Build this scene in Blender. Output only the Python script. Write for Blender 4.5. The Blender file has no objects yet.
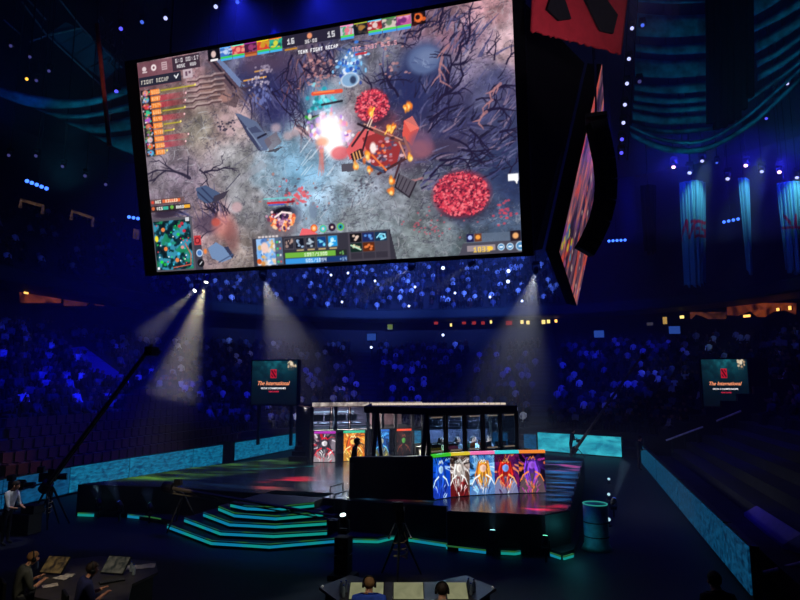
import bpy, bmesh, math, random
import numpy as np
from mathutils import Vector, Matrix
random.seed(8); RNG = np.random.default_rng(8)
PI = math.pi
scene = bpy.context.scene
COL = scene.collection
V = Vector

# ------------------------------------------------------------------ camera
FPX = 600.0; PSI = math.radians(16.3); PITCH = math.radians(8.06); EYE = V((0, 0, 4.5))
FW = V((-math.sin(PSI)*math.cos(PITCH), math.cos(PSI)*math.cos(PITCH), math.sin(PITCH)))
RT = V((math.cos(PSI), math.sin(PSI), 0)); UP = RT.cross(FW)
cam = bpy.data.objects.new('camera', bpy.data.cameras.new('camera')); COL.objects.link(cam)
m3 = Matrix((RT, UP, -FW)).transposed()
cam.matrix_world = Matrix.Translation(EYE) @ m3.to_4x4()
cam.data.sensor_width = 36; cam.data.lens = 36*FPX/800; cam.data.clip_end = 500; cam.data.clip_start = .05
scene.camera = cam
vs = scene.view_settings
vs.view_transform = 'Standard'; vs.look = 'None'; vs.gamma = 1; vs.exposure = 0; vs.use_curve_mapping = False
scene.cycles.max_bounces = 5; scene.cycles.diffuse_bounces = 2; scene.cycles.glossy_bounces = 3
scene.cycles.volume_bounces = 0; scene.cycles.use_denoising = True
scene.cycles.sample_clamp_indirect = 4

def ray(x, y): return FW + RT*((x-400)/FPX) - UP*((y-300)/FPX)
def at_z(x, y, z):
    d = ray(x, y); return EYE + d*((z-EYE.z)/d.z)
def at_y(x, y, Y):
    d = ray(x, y); return EYE + d*((Y-EYE.y)/d.y)
def at_d(x, y, D): return EYE + ray(x, y)*D
def proj(p):
    v = V(p)-EYE; z = v.dot(FW); return (400+FPX*v.dot(RT)/z, 300-FPX*v.dot(UP)/z, z)

# ------------------------------------------------------------------ materials
MC = {}
def srgb(r, g, b):
    return tuple((c/255/12.92 if c/255 <= .04045 else ((c/255+.055)/1.055)**2.4) for c in (r, g, b))
def _new(name):
    m = bpy.data.materials.new(name); m.use_nodes = True
    return m, m.node_tree, m.node_tree.nodes['Principled BSDF']
def mat(name, rgb, rough=.7, metal=0, vary=.25, scale=6, spec=.3):
    """painted or woven surface: sRGB colour broken up by noise"""
    if name in MC: return MC[name]
    m, nt, b = _new(name); c = srgb(*rgb)
    n = nt.nodes.new('ShaderNodeTexNoise'); n.inputs['Scale'].default_value = scale
    tc = nt.nodes.new('ShaderNodeTexCoord'); nt.links.new(tc.outputs['Object'], n.inputs['Vector'])
    r = nt.nodes.new('ShaderNodeValToRGB')
    r.color_ramp.elements[0].position = .3; r.color_ramp.elements[1].position = .7
    r.color_ramp.elements[0].color = tuple(x*(1-vary) for x in c)+(1,)
    r.color_ramp.elements[1].color = tuple(min(1, x*(1+vary)) for x in c)+(1,)
    nt.links.new(n.outputs['Fac'], r.inputs['Fac']); nt.links.new(r.outputs['Color'], b.inputs['Base Color'])
    b.inputs['Roughness'].default_value = rough; b.inputs['Metallic'].default_value = metal
    b.inputs['Specular IOR Level'].default_value = spec
    MC[name] = m; return m
def emit(name, rgb, strength=1, light=True):
    if name in MC: return MC[name]
    m, nt, b = _new(name)
    b.inputs['Base Color'].default_value = (.01, .01, .01, 1)
    b.inputs['Emission Color'].default_value = srgb(*rgb)+(1,); b.inputs['Emission Strength'].default_value = strength
    if not light: m.cycles.emission_sampling = 'NONE'
    MC[name] = m; return m
def emit_noise(name, rgb1, rgb2, strength=1, scale=2, stretch=(1, 1, 1), detail=4, lo=.35, hi=.65):
    """LED surface showing a moving two-colour pattern"""
    if name in MC: return MC[name]
    m, nt, b = _new(name)
    tc = nt.nodes.new('ShaderNodeTexCoord'); mp = nt.nodes.new('ShaderNodeMapping'); mp.inputs['Scale'].default_value = stretch
    n = nt.nodes.new('ShaderNodeTexNoise'); n.inputs['Scale'].default_value = scale; n.inputs['Detail'].default_value = detail
    n.inputs['Distortion'].default_value = .6
    r = nt.nodes.new('ShaderNodeValToRGB')
    r.color_ramp.elements[0].position = lo; r.color_ramp.elements[1].position = hi
    r.color_ramp.elements[0].color = srgb(*rgb1)+(1,); r.color_ramp.elements[1].color = srgb(*rgb2)+(1,)
    nt.links.new(tc.outputs['Object'], mp.inputs['Vector']); nt.links.new(mp.outputs['Vector'], n.inputs['Vector'])
    nt.links.new(n.outputs['Fac'], r.inputs['Fac']); nt.links.new(r.outputs['Color'], b.inputs['Emission Color'])
    b.inputs['Emission Strength'].default_value = strength; b.inputs['Base Color'].default_value = (.01, .01, .01, 1)
    MC[name] = m; return m
def attr_emit(name, strength=1, rough=.5, spec=.2, light=True):
    """LED wall: the picture it displays sits in the colour attribute"""
    if name in MC: return MC[name]
    m, nt, b = _new(name)
    a = nt.nodes.new('ShaderNodeAttribute'); a.attribute_name = 'Col'
    nt.links.new(a.outputs['Color'], b.inputs['Emission Color'])
    b.inputs['Emission Strength'].default_value = strength; b.inputs['Base Color'].default_value = (.008, .008, .01, 1)
    b.inputs['Roughness'].default_value = rough; b.inputs['Specular IOR Level'].default_value = spec
    if not light: m.cycles.emission_sampling = 'NONE'
    MC[name] = m; return m
def attr_mat(name, rough=.8):
    if name in MC: return MC[name]
    m, nt, b = _new(name)
    a = nt.nodes.new('ShaderNodeAttribute'); a.attribute_name = 'Col'
    nt.links.new(a.outputs['Color'], b.inputs['Base Color']); b.inputs['Roughness'].default_value = rough
    b.inputs['Specular IOR Level'].default_value = .1
    MC[name] = m; return m
def random_mat(name, stops, rough=.8):
    """clothes: each copy picks its own colour"""
    if name in MC: return MC[name]
    m, nt, b = _new(name)
    o = nt.nodes.new('ShaderNodeObjectInfo'); r = nt.nodes.new('ShaderNodeValToRGB'); r.color_ramp.interpolation = 'CONSTANT'
    e = r.color_ramp.elements
    while len(e) < len(stops): e.new(.5)
    for k, (p, c) in enumerate(stops): e[k].position = p; e[k].color = srgb(*c)+(1,)
    nt.links.new(o.outputs['Random'], r.inputs['Fac']); nt.links.new(r.outputs['Color'], b.inputs['Base Color'])
    b.inputs['Roughness'].default_value = rough; b.inputs['Specular IOR Level'].default_value = .1
    MC[name] = m; return m
def glass(name, rgb=(170, 190, 210)):
    if name in MC: return MC[name]
    m, nt, b = _new(name)
    out = nt.nodes['Material Output']
    t = nt.nodes.new('ShaderNodeBsdfTransparent'); t.inputs['Color'].default_value = srgb(*rgb)+(1,)
    g = nt.nodes.new('ShaderNodeBsdfGlossy'); g.inputs['Roughness'].default_value = .03
    f = nt.nodes.new('ShaderNodeFresnel'); f.inputs['IOR'].default_value = 1.35
    x = nt.nodes.new('ShaderNodeMixShader')
    nt.links.new(f.outputs[0], x.inputs[0]); nt.links.new(t.outputs[0], x.inputs[1]); nt.links.new(g.outputs[0], x.inputs[2])
    nt.links.new(x.outputs[0], out.inputs['Surface'])
    MC[name] = m; return m
def haze_mat(name, density, rgb=(255, 255, 255), aniso=.2):
    if name in MC: return MC[name]
    m = bpy.data.materials.new(name); m.use_nodes = True; nt = m.node_tree
    nt.nodes.remove(nt.nodes['Principled BSDF'])
    s = nt.nodes.new('ShaderNodeVolumeScatter'); s.inputs['Density'].default_value = density
    s.inputs['Color'].default_value = srgb(*rgb)+(1,); s.inputs['Anisotropy'].default_value = aniso
    nt.links.new(s.outputs[0], nt.nodes['Material Output'].inputs['Volume'])
    MC[name] = m; return m

# ------------------------------------------------------------------ mesh builder
class MB:
    def __init__(s): s.v = []; s.f = []; s.m = []
    def add(s, vs_, fs, mi=0):
        n = len(s.v); s.v += [tuple(p) for p in vs_]; s.f += [tuple(i+n for i in f) for f in fs]; s.m += [mi]*len(fs); return s
    def box(s, c, sz, rz=0, mi=0, M=None, taper=1):
        x, y, z = (a/2 for a in sz); t = taper
        p = [V((-x, -y, -z)), V((x, -y, -z)), V((x, y, -z)), V((-x, y, -z)), V((-x*t, -y*t, z)), V((x*t, -y*t, z)), V((x*t, y*t, z)), V((-x*t, y*t, z))]
        R = M if M else Matrix.Rotation(rz, 3, 'Z')
        return s.add([R @ q + V(c) for q in p], [(3, 2, 1, 0), (4, 5, 6, 7), (0, 1, 5, 4), (1, 2, 6, 5), (2, 3, 7, 6), (3, 0, 4, 7)], mi)
    def prism(s, poly, z0, z1, mi=0):
        n = len(poly); a = sum(poly[i][0]*poly[(i+1) % n][1]-poly[(i+1) % n][0]*poly[i][1] for i in range(n))
        if a < 0: poly = poly[::-1]
        return s.add([(p[0], p[1], z0) for p in poly]+[(p[0], p[1], z1) for p in poly],
                     [tuple(range(n))[::-1], tuple(range(n, 2*n))]+[(i, (i+1) % n, n+(i+1) % n, n+i) for i in range(n)], mi)
    def hexa(s, P, mi=0):   # 8 points: 4 near-face, 4 far-face in the same order
        return s.add(P, [(3, 2, 1, 0), (4, 5, 6, 7), (0, 1, 5, 4), (1, 2, 6, 5), (2, 3, 7, 6), (3, 0, 4, 7)], mi)
    def slab(s, quad, thick, mi=0):
        q = [V(p) for p in quad]; n = (q[1]-q[0]).cross(q[3]-q[0]).normalized()*thick
        return s.hexa(q+[p+n for p in q], mi)
    def tube(s, pts, r, n=8, mi=0, cap=True):
        pts = [V(p) for p in pts]; k = len(pts); rr = r if isinstance(r, (list, tuple)) else [r]*k
        base = len(s.v); ref = None
        for i, p in enumerate(pts):
            t = (pts[min(i+1, k-1)]-pts[max(i-1, 0)]).normalized()
            if ref is None: ref = t.orthogonal().normalized()
            a = (ref-t*ref.dot(t)).normalized(); b = t.cross(a); ref = a
            for j in range(n):
                w = 2*PI*j/n; s.v.append(tuple(p+(a*math.cos(w)+b*math.sin(w))*rr[i]))
        for i in range(k-1):
            for j in range(n):
                s.f.append((base+i*n+j, base+i*n+(j+1) % n, base+(i+1)*n+(j+1) % n, base+(i+1)*n+j)); s.m.append(mi)
        if cap:
            s.f.append(tuple(base+j for j in range(n))[::-1]); s.f.append(tuple(base+(k-1)*n+j for j in range(n))); s.m += [mi, mi]
        return s
    def lathe(s, prof, o=(0, 0, 0), n=20, mi=0):
        base = len(s.v); o = V(o); k = len(prof)
        for r, z in prof:
            for j in range(n):
                w = 2*PI*j/n; s.v.append((o.x+r*math.cos(w), o.y+r*math.sin(w), o.z+z))
        for i in range(k-1):
            for j in range(n):
                s.f.append((base+i*n+j, base+i*n+(j+1) % n, base+(i+1)*n+(j+1) % n, base+(i+1)*n+j)); s.m.append(mi)
        s.f.append(tuple(base+j for j in range(n))[::-1]); s.f.append(tuple(base+(k-1)*n+j for j in range(n))); s.m += [mi, mi]
        return s
    def ball(s, c, r, n=10, k=6, mi=0):
        r = V((r, r, r)) if not isinstance(r, (tuple, list, Vector)) else V(r); c = V(c); base = len(s.v)
        for i in range(k+1):
            t = PI*(i*.94/k+.03)
            for j in range(n):
                w = 2*PI*j/n; s.v.append((c.x+r.x*math.sin(t)*math.cos(w), c.y+r.y*math.sin(t)*math.sin(w), c.z-r.z*math.cos(t)))
        for i in range(k):
            for j in range(n):
                s.f.append((base+i*n+j, base+i*n+(j+1) % n, base+(i+1)*n+(j+1) % n, base+(i+1)*n+j)); s.m.append(mi)
        s.f.append(tuple(base+j for j in range(n))[::-1]); s.f.append(tuple(base+k*n+j for j in range(n))); s.m += [mi, mi]
        return s
    def build(s, name, mats, parent=None, smooth=False, loc=None, bevel=0):
        me = bpy.data.meshes.new(name); me.from_pydata(s.v, [], s.f)
        for m in (mats if isinstance(mats, (list, tuple)) else [mats]): me.materials.append(m)
        if len(set(s.m)) > 1 or (s.m and s.m[0]): me.polygons.foreach_set('material_index', s.m)
        if smooth: me.polygons.foreach_set('use_smooth', [True]*len(me.polygons))
        me.update()
        o = bpy.data.objects.new(name, me); COL.objects.link(o)
        if parent: o.parent = parent
        if loc is not None: o.location = loc
        if bevel:
            b = o.modifiers.new('bevel', 'BEVEL'); b.width = bevel; b.segments = 2; b.limit_method = 'ANGLE'
        return o
def frame(z, x=None):
    """3x3 whose local z is the given direction"""
    z = V(z).normalized(); x = V(x) if x is not None else (V((0, 0, 1)).cross(z) if abs(z.z) < .98 else V((1, 0, 0)))
    x = (x-z*x.dot(z)).normalized(); y = z.cross(x)
    return Matrix((x, y, z)).transposed()

def tag(o, label=None, cat=None, group=None, kind=None):
    if label: o['label'] = label
    if cat: o['category'] = cat
    if group: o['group'] = group
    if kind: o['kind'] = kind
    return o
def struct(o, label=None, cat=None):
    o['kind'] = 'structure'
    if label: o['label'] = label
    if cat: o['category'] = cat
    return o
def thing(name, label, cat, loc=(0, 0, 0), rz=0, group=None):
    o = bpy.data.objects.new(name, None); COL.objects.link(o); o.empty_display_size = .2
    o.location = loc; o.rotation_euler = (0, 0, rz)
    return tag(o, label, cat, group)
def copy_tree(o, parent=None):
    kids = KIDS.get(o.name, [c for c in COL.objects if c.parent == o]); KIDS[o.name] = kids
    c = o.copy(); COL.objects.link(c); c.parent = parent
    for k in kids: copy_tree(k, c)
    return c
KIDS = {}
def lamp(name, kind, loc, power, rgb=(1, 1, 1), target=None, size=.1, angle=30, blend=.5, parent=None, shape=None):
    l = bpy.data.lights.new(name, kind); l.energy = power; l.color = rgb
    if kind == 'SPOT': l.spot_size = math.radians(angle); l.spot_blend = blend; l.shadow_soft_size = size
    elif kind == 'AREA':
        l.shape = 'RECTANGLE'; l.size, l.size_y = shape
    else: l.shadow_soft_size = size
    o = bpy.data.objects.new(name, l); COL.objects.link(o); o.location = loc
    if target is not None: o.rotation_euler = (V(target)-V(loc)).to_track_quat('-Z', 'Y').to_euler()
    return o

# ------------------------------------------------------------------ picture painter (for the LED walls)
class Canvas:
    """an RGB picture in sRGB 0..1; coordinates in its own pixels"""
    def __init__(s, w, h, rgb=(0, 0, 0)):
        s.w, s.h = w, h; s.a = np.zeros((h, w, 3)); s.a[:] = np.array(rgb)/255.
        s.X, s.Y = np.meshgrid(np.arange(w)+.5, np.arange(h)+.5)
        s.T = lambda x, y: (x, y); s.k = 1.
    def mix(s, msk, rgb):
        c = np.array(rgb)/255. if not isinstance(rgb, np.ndarray) else rgb
        s.a += (c-s.a)*msk[..., None]
    def _sub(s, x0, y0, x1, y1):
        return slice(max(0, int(y0)), min(s.h, int(y1)+2)), slice(max(0, int(x0)), min(s.w, int(x1)+2))
    def blob(s, x, y, rx, ry, rgb, al=1, soft=.5, rot=0, raw=False):
        if not raw: x, y = s.T(x, y); rx *= s.k; ry *= s.k
        R = max(rx, ry)*(1+soft)+2; sl = s._sub(x-R, y-R, x+R, y+R); X, Y = s.X[sl]-x, s.Y[sl]-y
        if X.size == 0: return
        c, n = math.cos(rot), math.sin(rot)
        d = np.hypot((X*c+Y*n)/rx, (-X*n+Y*c)/ry)
        m = np.clip((1+soft*.5-d)/max(soft, 1e-3), 0, 1)*al
        s.a[sl] += (np.array(rgb)/255.-s.a[sl])*m[..., None]
    def line(s, pts, w, rgb, al=1, raw=False, w1=None):
        if not raw: pts = [s.T(*p) for p in pts]; w = w*s.k; w1 = w1*s.k if w1 is not None else None
        n = len(pts)-1
        for i in range(n):
            (x0, y0), (x1, y1) = pts[i], pts[i+1]
            wa = w if w1 is None else w+(w1-w)*i/n; wb = w if w1 is None else w+(w1-w)*(i+1)/n
            R = max(wa, wb)+1; sl = s._sub(min(x0, x1)-R, min(y0, y1)-R, max(x0, x1)+R, max(y0, y1)+R)
            X, Y = s.X[sl], s.Y[sl]
            if X.size == 0: continue
            dx, dy = x1-x0, y1-y0; L = dx*dx+dy*dy+1e-9
            t = np.clip(((X-x0)*dx+(Y-y0)*dy)/L, 0, 1); d = np.hypot(X-x0-t*dx, Y-y0-t*dy)
            m = np.clip((wa+(wb-wa)*t)/2-d+.5, 0, 1)*al
            s.a[sl] += (np.array(rgb)/255.-s.a[sl])*m[..., None]
    def poly(s, pts, rgb, al=1, raw=False):
        if not raw: pts = [s.T(*p) for p in pts]
        xs = [p[0] for p in pts]; ys = [p[1] for p in pts]; sl = s._sub(min(xs)-1, min(ys)-1, max(xs)+1, max(ys)+1)
        X, Y = s.X[sl], s.Y[sl]
        if X.size == 0: return
        ins = np.zeros(X.shape, bool); n = len(pts)
        for i in range(n):
            (x0, y0), (x1, y1) = pts[i], pts[(i+1) % n]
            if y0 == y1: continue
            c = ((y0 > Y) != (y1 > Y)) & (X < (x1-x0)*(Y-y0)/(y1-y0)+x0); ins ^= c
        s.a[sl] += (np.array(rgb)/255.-s.a[sl])*(ins*al)[..., None]
    def rect(s, x0, y0, x1, y1, rgb, al=1):     # raw, axis aligned, anti-aliased
        m = np.clip(s.X-x0+.5, 0, 1)*np.clip(x1-s.X+.5, 0, 1)*np.clip(s.Y-y0+.5, 0, 1)*np.clip(y1-s.Y+.5, 0, 1)
        s.mix(m*al, rgb)
    def text(s, x, y, size, txt, rgb, al=1):    # raw; size = letter height
        p = size/5.
        for ch in txt:
            g = FONT.get(ch)
            if g:
                for j, row in enumerate(g):
                    for i, b in enumerate(row):
                        if b == '1': s.rect(x+i*p, y+j*p, x+(i+1)*p, y+(j+1)*p, rgb, al)
            x += p*4
    def noise(s, cell, octaves=4, seed=0, stretch=(1, 1)):
        r = np.random.default_rng(seed); out = np.zeros((s.h, s.w)); amp, tot = 1., 0
        for o in range(octaves):
            cx, cy = max(1., cell*stretch[0]/2**o), max(1., cell*stretch[1]/2**o)
            g = r.random((int(s.h/cy)+3, int(s.w/cx)+3))
            u, v = s.X/cx, s.Y/cy; i, j = u.astype(int), v.astype(int); fu, fv = u-i, v-j
            fu = fu*fu*(3-2*fu); fv = fv*fv*(3-2*fv)
            out += amp*((g[j, i]*(1-fu)+g[j, i+1]*fu)*(1-fv)+(g[j+1, i]*(1-fu)+g[j+1, i+1]*fu)*fv); tot += amp; amp *= .55
        return out/tot
FONT = {k: v.split('/') for k, v in {
 '0': '111/101/101/101/111', '1': '010/110/010/010/111', '2': '111/001/111/100/111', '3': '111/001/111/001/111', '4': '101/101/111/001/001',
 '5': '111/100/111/001/111', '6': '111/100/111/101/111', '7': '111/001/010/010/010', '8': '111/101/111/101/111', '9': '111/101/111/001/111',
 'A': '010/101/111/101/101', 'B': '110/101/110/101/110', 'C': '111/100/100/100/111', 'D': '110/101/101/101/110', 'E': '111/100/110/100/111',
 'F': '111/100/110/100/100', 'G': '111/100/101/101/111', 'H': '101/101/111/101/101', 'I': '111/010/010/010/111', 'K': '101/110/100/110/101',
 'L': '100/100/100/100/111', 'M': '101/111/111/101/101', 'N': '110/101/101/101/101', 'O': '111/101/101/101/111', 'P': '111/101/111/100/100',
 'R': '110/101/110/101/101', 'S': '111/100/111/001/111', 'T': '111/010/010/010/010', 'U': '101/101/101/101/111', 'V': '101/101/101/101/010',
 'W': '101/101/111/111/101', ':': '000/010/000/010/000', '/': '001/001/010/100/100', '.': '000/000/000/000/010', '+': '000/010/111/010/000'}.items()}
def to_lin(a):
    a = np.clip(a, 0, 1); return np.where(a <= .04045, a/12.92, ((a+.055)/1.055)**2.4)
def grid_mesh(name, P, rgb_srgb, material, parent=None, gain=1.):
    """P: h x w x 3 points, rgb: h x w x 3 -> one sheet carrying its picture in the attribute Col"""
    h, w, _ = P.shape
    me = bpy.data.meshes.new(name); me.vertices.add(h*w); me.vertices.foreach_set('co', P.reshape(-1).astype('f'))
    i, j = np.meshgrid(np.arange(h-1), np.arange(w-1), indexing='ij'); a = (i*w+j).ravel()
    q = np.stack([a+w, a+w+1, a+1, a], 1).ravel(); n = len(a)
    me.loops.add(4*n); me.polygons.add(n)
    me.polygons.foreach_set('loop_start', np.arange(0, 4*n, 4)); me.polygons.foreach_set('loop_total', np.full(n, 4))
    me.loops.foreach_set('vertex_index', q.astype('i'))
    ca = me.color_attributes.new('Col', 'FLOAT_COLOR', 'POINT')
    c = np.ones((h*w, 4), 'f'); c[:, :3] = to_lin(rgb_srgb).reshape(-1, 3)*gain; ca.data.foreach_set('color', c.ravel())
    me.materials.append(material); me.update(calc_edges=True); me.validate()
    o = bpy.data.objects.new(name, me); COL.objects.link(o)
    if parent: o.parent = parent
    return o
def bilinear(q, w, h):
    TL, TR, BR, BL = (np.array(p) for p in q)
    u = np.linspace(0, 1, w)[None, :, None]; v = np.linspace(0, 1, h)[:, None, None]
    return (TL*(1-u)+TR*u)*(1-v)+(BL*(1-u)+BR*u)*v
def homography(src, dst):
    A = []
    for (x, y), (u, v) in zip(src, dst):
        A.append([x, y, 1, 0, 0, 0, -u*x, -u*y, -u]); A.append([0, 0, 0, x, y, 1, -v*x, -v*y, -v])
    return np.linalg.svd(np.array(A, float))[2][-1].reshape(3, 3)
# ------------------------------------------------------------------ common surfaces
BLACK = mat('black paint', (14, 15, 18), .6); MATTE = mat('black drape cloth', (9, 10, 14), .95, spec=.05)
METAL = mat('dark metal', (40, 42, 48), .35, .8); GREY = mat('grey plastic', (70, 72, 78), .5); STEEL = mat('steel', (150, 152, 158), .3, .9)
CONC = mat('dark concrete', (34, 34, 44), .9, scale=2); SKIN = mat('skin', (196, 140, 112), .6, vary=.08)
HAIRD = mat('dark hair', (40, 28, 22), .7); HAIRB = mat('brown hair', (128, 92, 58), .7)

# ------------------------------------------------------------------ the bowl: an ice rink's rounded plan
UL, UR, YF, RL, RR = -20.0, 3.4, 44.4, 8.4, 6.4
def rail_samples(step=1.0):
    out = []
    n = int(36/step)
    for i in range(n): out.append((UL, YF-RL-36+36*i/n, -1, 0))
    for i in range(17):
        a = PI-(PI/2)*i/16; out.append((UL+RL+RL*math.cos(a), YF-RL+RL*math.sin(a), math.cos(a), math.sin(a)))
    for i in range(1, 9): out.append((UL+RL+(UR-RR-UL-RL)*i/9, YF, 0, 1))
    for i in range(13):
        a = PI/2-(PI/2)*i/12; out.append((UR-RR+RR*math.cos(a), YF-RR+RR*math.sin(a), math.cos(a), math.sin(a)))
    n = int(34/step)
    for i in range(1, n+1): out.append((UR, YF-RR-34*i/n, 1, 0))
    return out
SAMP = rail_samples()
def offset(u, Y):
    if u < UL+RL and Y > YF-RL: return math.hypot(u-UL-RL, Y-YF+RL)-RL
    if u > UR-RR and Y > YF-RR: return math.hypot(u-UR+RR, Y-YF+RR)-RR
    return max(UL-u, u-UR, Y-YF)
ROW, RISE, D0, Z0 = .85, .41, .8, .45
UROW, URISE, UD0, UZ0, NLOW, NUP = .85, .5, 15.6, 12.0, 20, 22
def z_low(d): return 0 if d < D0 else Z0+RISE*min(NLOW-1, int((d-D0)/ROW))
def march(px, py, test, t0=8., t1=110., st=.06):
    r = ray(px, py); t = t0
    while t < t1:
        p = EYE+r*t
        if test(p): return p
        t += st
    return EYE+r*t1
def on_stand(px, py): return march(px, py, lambda p: (lambda d: d > .3 and d < 18 and p.z < z_low(d))(offset(p.x, p.y)))
def on_ring(px, py, dw): return march(px, py, lambda p: offset(p.x, p.y) > dw)
def normal_at(p):
    e = .05; n = V((offset(p.x+e, p.y)-offset(p.x-e, p.y), offset(p.x, p.y+e)-offset(p.x, p.y-e), 0)); return n.normalized()
def sweep(name, prof, material, samp=SAMP, smooth=False):
    mb = MB(); k = len(prof); vs_ = []
    for (u, Y, nx, ny) in samp:
        for d, z in prof: vs_.append((u+nx*d, Y+ny*d, z))
    fs = []
    for i in range(len(samp)-1):
        for j in range(k-1): fs.append((i*k+j, (i+1)*k+j, (i+1)*k+j+1, i*k+j+1))
    mb.add(vs_, fs); return mb.build(name, material, smooth=smooth)

struct(MB().box((-8, 28, -.1), (62, 66, .2)).build('floor', mat('dark arena floor', (20, 22, 32), .6, vary=.15, scale=.8)), 'dark arena floor around the stage', 'floor')
low = [(.25, 0), (D0, 0), (D0, Z0)]
for k in range(NLOW):
    z = Z0+RISE*k; low.append((D0+ROW*(k+1), z))
    if k < NLOW-1: low.append((D0+ROW*(k+1), z+RISE))
zt = Z0+RISE*(NLOW-1)
low += [(18.8, zt)]
NR = len(SAMP)
struct(sweep('terrace_lower', low, CONC), 'stepped concrete lower terrace of the arena bowl', 'terrace')
struct(sweep('wall_concourse', [(18.8, zt), (18.8, 11.2)], mat('concourse wall', (36, 32, 40), .9)), 'dark concourse wall under the upper deck', 'wall')
struct(sweep('trim_fascia', [(18.9, 11.2), (15.2, 11.2), (15.1, 11.35), (15.1, 12.05), (15.2, 12.2), (15.4, 12.2)], mat('fascia panel', (20, 34, 40), .7)), 'pale curved edge of the upper deck', 'trim')
up_ = [(15.4, 12.2), (15.4, 11.9), (UD0, UZ0)]
for k in range(NUP):
    z = UZ0+URISE*k; up_ += [(UD0+UROW*(k+1), z), (UD0+UROW*(k+1), z+URISE)]
struct(sweep('terrace_upper', up_, CONC), 'stepped concrete upper terrace of the arena bowl', 'terrace')
zt2 = UZ0+URISE*NUP; dw2 = UD0+UROW*NUP
struct(sweep('wall_back', [(dw2, zt2), (dw2+2, zt2), (dw2+2, 31)], mat('back wall', (44, 46, 60), .9)), 'dark outer wall above the upper terrace', 'wall')
struct(MB().box((-8, 24, 31.2), (110, 130, .4)).build('ceiling', mat('dark roof deck', (40, 44, 60), .9)), 'dark arena roof deck', 'ceiling')

# ------------------------------------------------------------------ LED boards round the rink
def board(p0, p1, label, m, group='teal LED boards round the rink', h=1.12):
    a, b = V(p0), V(p1); t = (b-a).normalized(); n = V((-t.y, t.x, 0))
    if offset((a+n*.5).x, (a+n*.5).y) < offset(a.x, a.y): n = -n
    L = (b-a).length-.05
    o = thing('led_board', label, 'led board', (a+b)/2, math.atan2(t.y, t.x), group)
    s = 1 if (Matrix.Rotation(o.rotation_euler.z, 3, 'Z') @ V((0, 1, 0))).dot(n) > 0 else -1
    MB().box((0, s*.1, h/2), (L, .18, h)).build('housing', BLACK, o)
    f = MB(); f.box((0, -s*.02, h/2+.03), (L-.02, .04, h-.1)); f.build('display', m, o)
    return o
LB = emit_noise('board teal', (3, 50, 88), (18, 122, 160), .95, 3.2, (1, 1, 3), 5)
LBD = emit_noise('board deep teal', (2, 40, 78), (10, 86, 130), .9, 3.2, (1, 1, 3), 5)
LBF = emit_noise('board bright teal', (16, 120, 150), (52, 186, 204), 1, 1.1, (1, 1, 2.2), 5)
LBR = emit_noise('board blue teal', (1, 28, 54), (12, 78, 116), .8, 5.5, (1, 1, 1.4), 6)
cuts = [(-60, 528), (0, 511.5), (68, 495), (128, 482.5), (192, 470.3), (222, 464.5), (231, 462.5), (268, 455), (307, 447)]
pts = [at_z(x, y, 0) for x, y in cuts]
names = ['teal board behind the camera crew by the frame edge', 'deep teal board behind the white-shirted person', 'teal board behind the black box riser', 'teal board past the black riser, beside the green stage floor',
         'short teal board before the dark gap post', None, 'teal board just past the dark gap post', 'teal board running up to the far booth']
for i in range(8):
    if names[i]: board(pts[i], pts[i+1], names[i], LBD if i < 2 else LB)
gp = MB().box((0, 0, .6), (.9, .5, 1.25)); gp = gp.build('gap_post', MATTE, loc=(pts[5]+pts[6])/2+V((-.1, 0, 0)))
tag(gp, 'black padded post in the gap between two teal boards', 'post')
# far corner: the run hidden by the booths, then the bright piece beside them
arc = [(u, Y, 0) for (u, Y, nx, ny) in SAMP if Y > 41.5 and u < -4.2]
for i in range(0, len(arc)-3, 3):
    q = arc[i:i+4]; tag(board(q[0], q[-1], 'teal board of the far curve behind the booths', LB), group='boards of the far curve behind the booths')
board(at_z(524, 450.3, 0), at_z(537, 451.2, 0), 'narrow dim teal board next to the bright far board', LBD)
board(at_z(538, 451.4, 0), at_z(622.5, 458.3, 0), 'bright turquoise board at the far corner behind the crane', LBF, h=1.3)
rc = [(649, 464.5), (663, 483.5), (682, 510.5), (720.5, 567), (745.8, 600)]
rn = ['farthest of the receding boards, beside the small blue light', 'short receding blue-teal board second from the tunnel', 'long receding blue-teal board along the dark stand', 'nearest receding blue-teal board ending at the black corner']
rp = [at_z(x, y, 0) for x, y in rc]
for i in range(4):
    a, b = rp[i], rp[i+1]; board((UR, a.y, 0), (UR, b.y+.05, 0), rn[i], LBR, h=1.08)

# tunnel wall that closes the end of the dark stand, with its handrails
mb = MB()
for i in range(16):
    d0, d1 = .2+ROW*i, .2+ROW*(i+1); mb.box((UR+(d0+d1)/2, 38.6, (z_low(d1)+1.1)/2), (d1-d0, .35, z_low(d1)+1.1))
struct(mb.build('wall_tunnel', mat('tunnel wall', (24, 28, 40), .9)), 'black sloping wall closing the end of the dark stand', 'wall')
def handrail(a, b, label, r=.05, posts=3):
    o = thing('handrail', label, 'handrail', a); d = V(b)-V(a)
    MB().tube([V((0, 0, 0)), d], r, 8).build('rail', mat('pale rail paint', (200, 204, 212), .5), o)
    for k in range(posts):
        p = d*(k+.5)/posts; MB().tube([p, p-V((0, 0, .75))], r*.7, 6).build('post', METAL, o)
    return o
for (a, b, lab) in (((666, 440.5), (703, 427), 'long pale handrail sloping up along the tunnel wall'), ((716.5, 421), (741, 411), 'short pale handrail higher up the tunnel wall')):
    handrail(at_y(*a, 36.5), at_y(*b, 36.5), lab)
handrail(at_d(763, 573, 13.6), at_d(806, 562, 13.6), 'grey handrail low in the dark stand near the frame corner')
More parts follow.
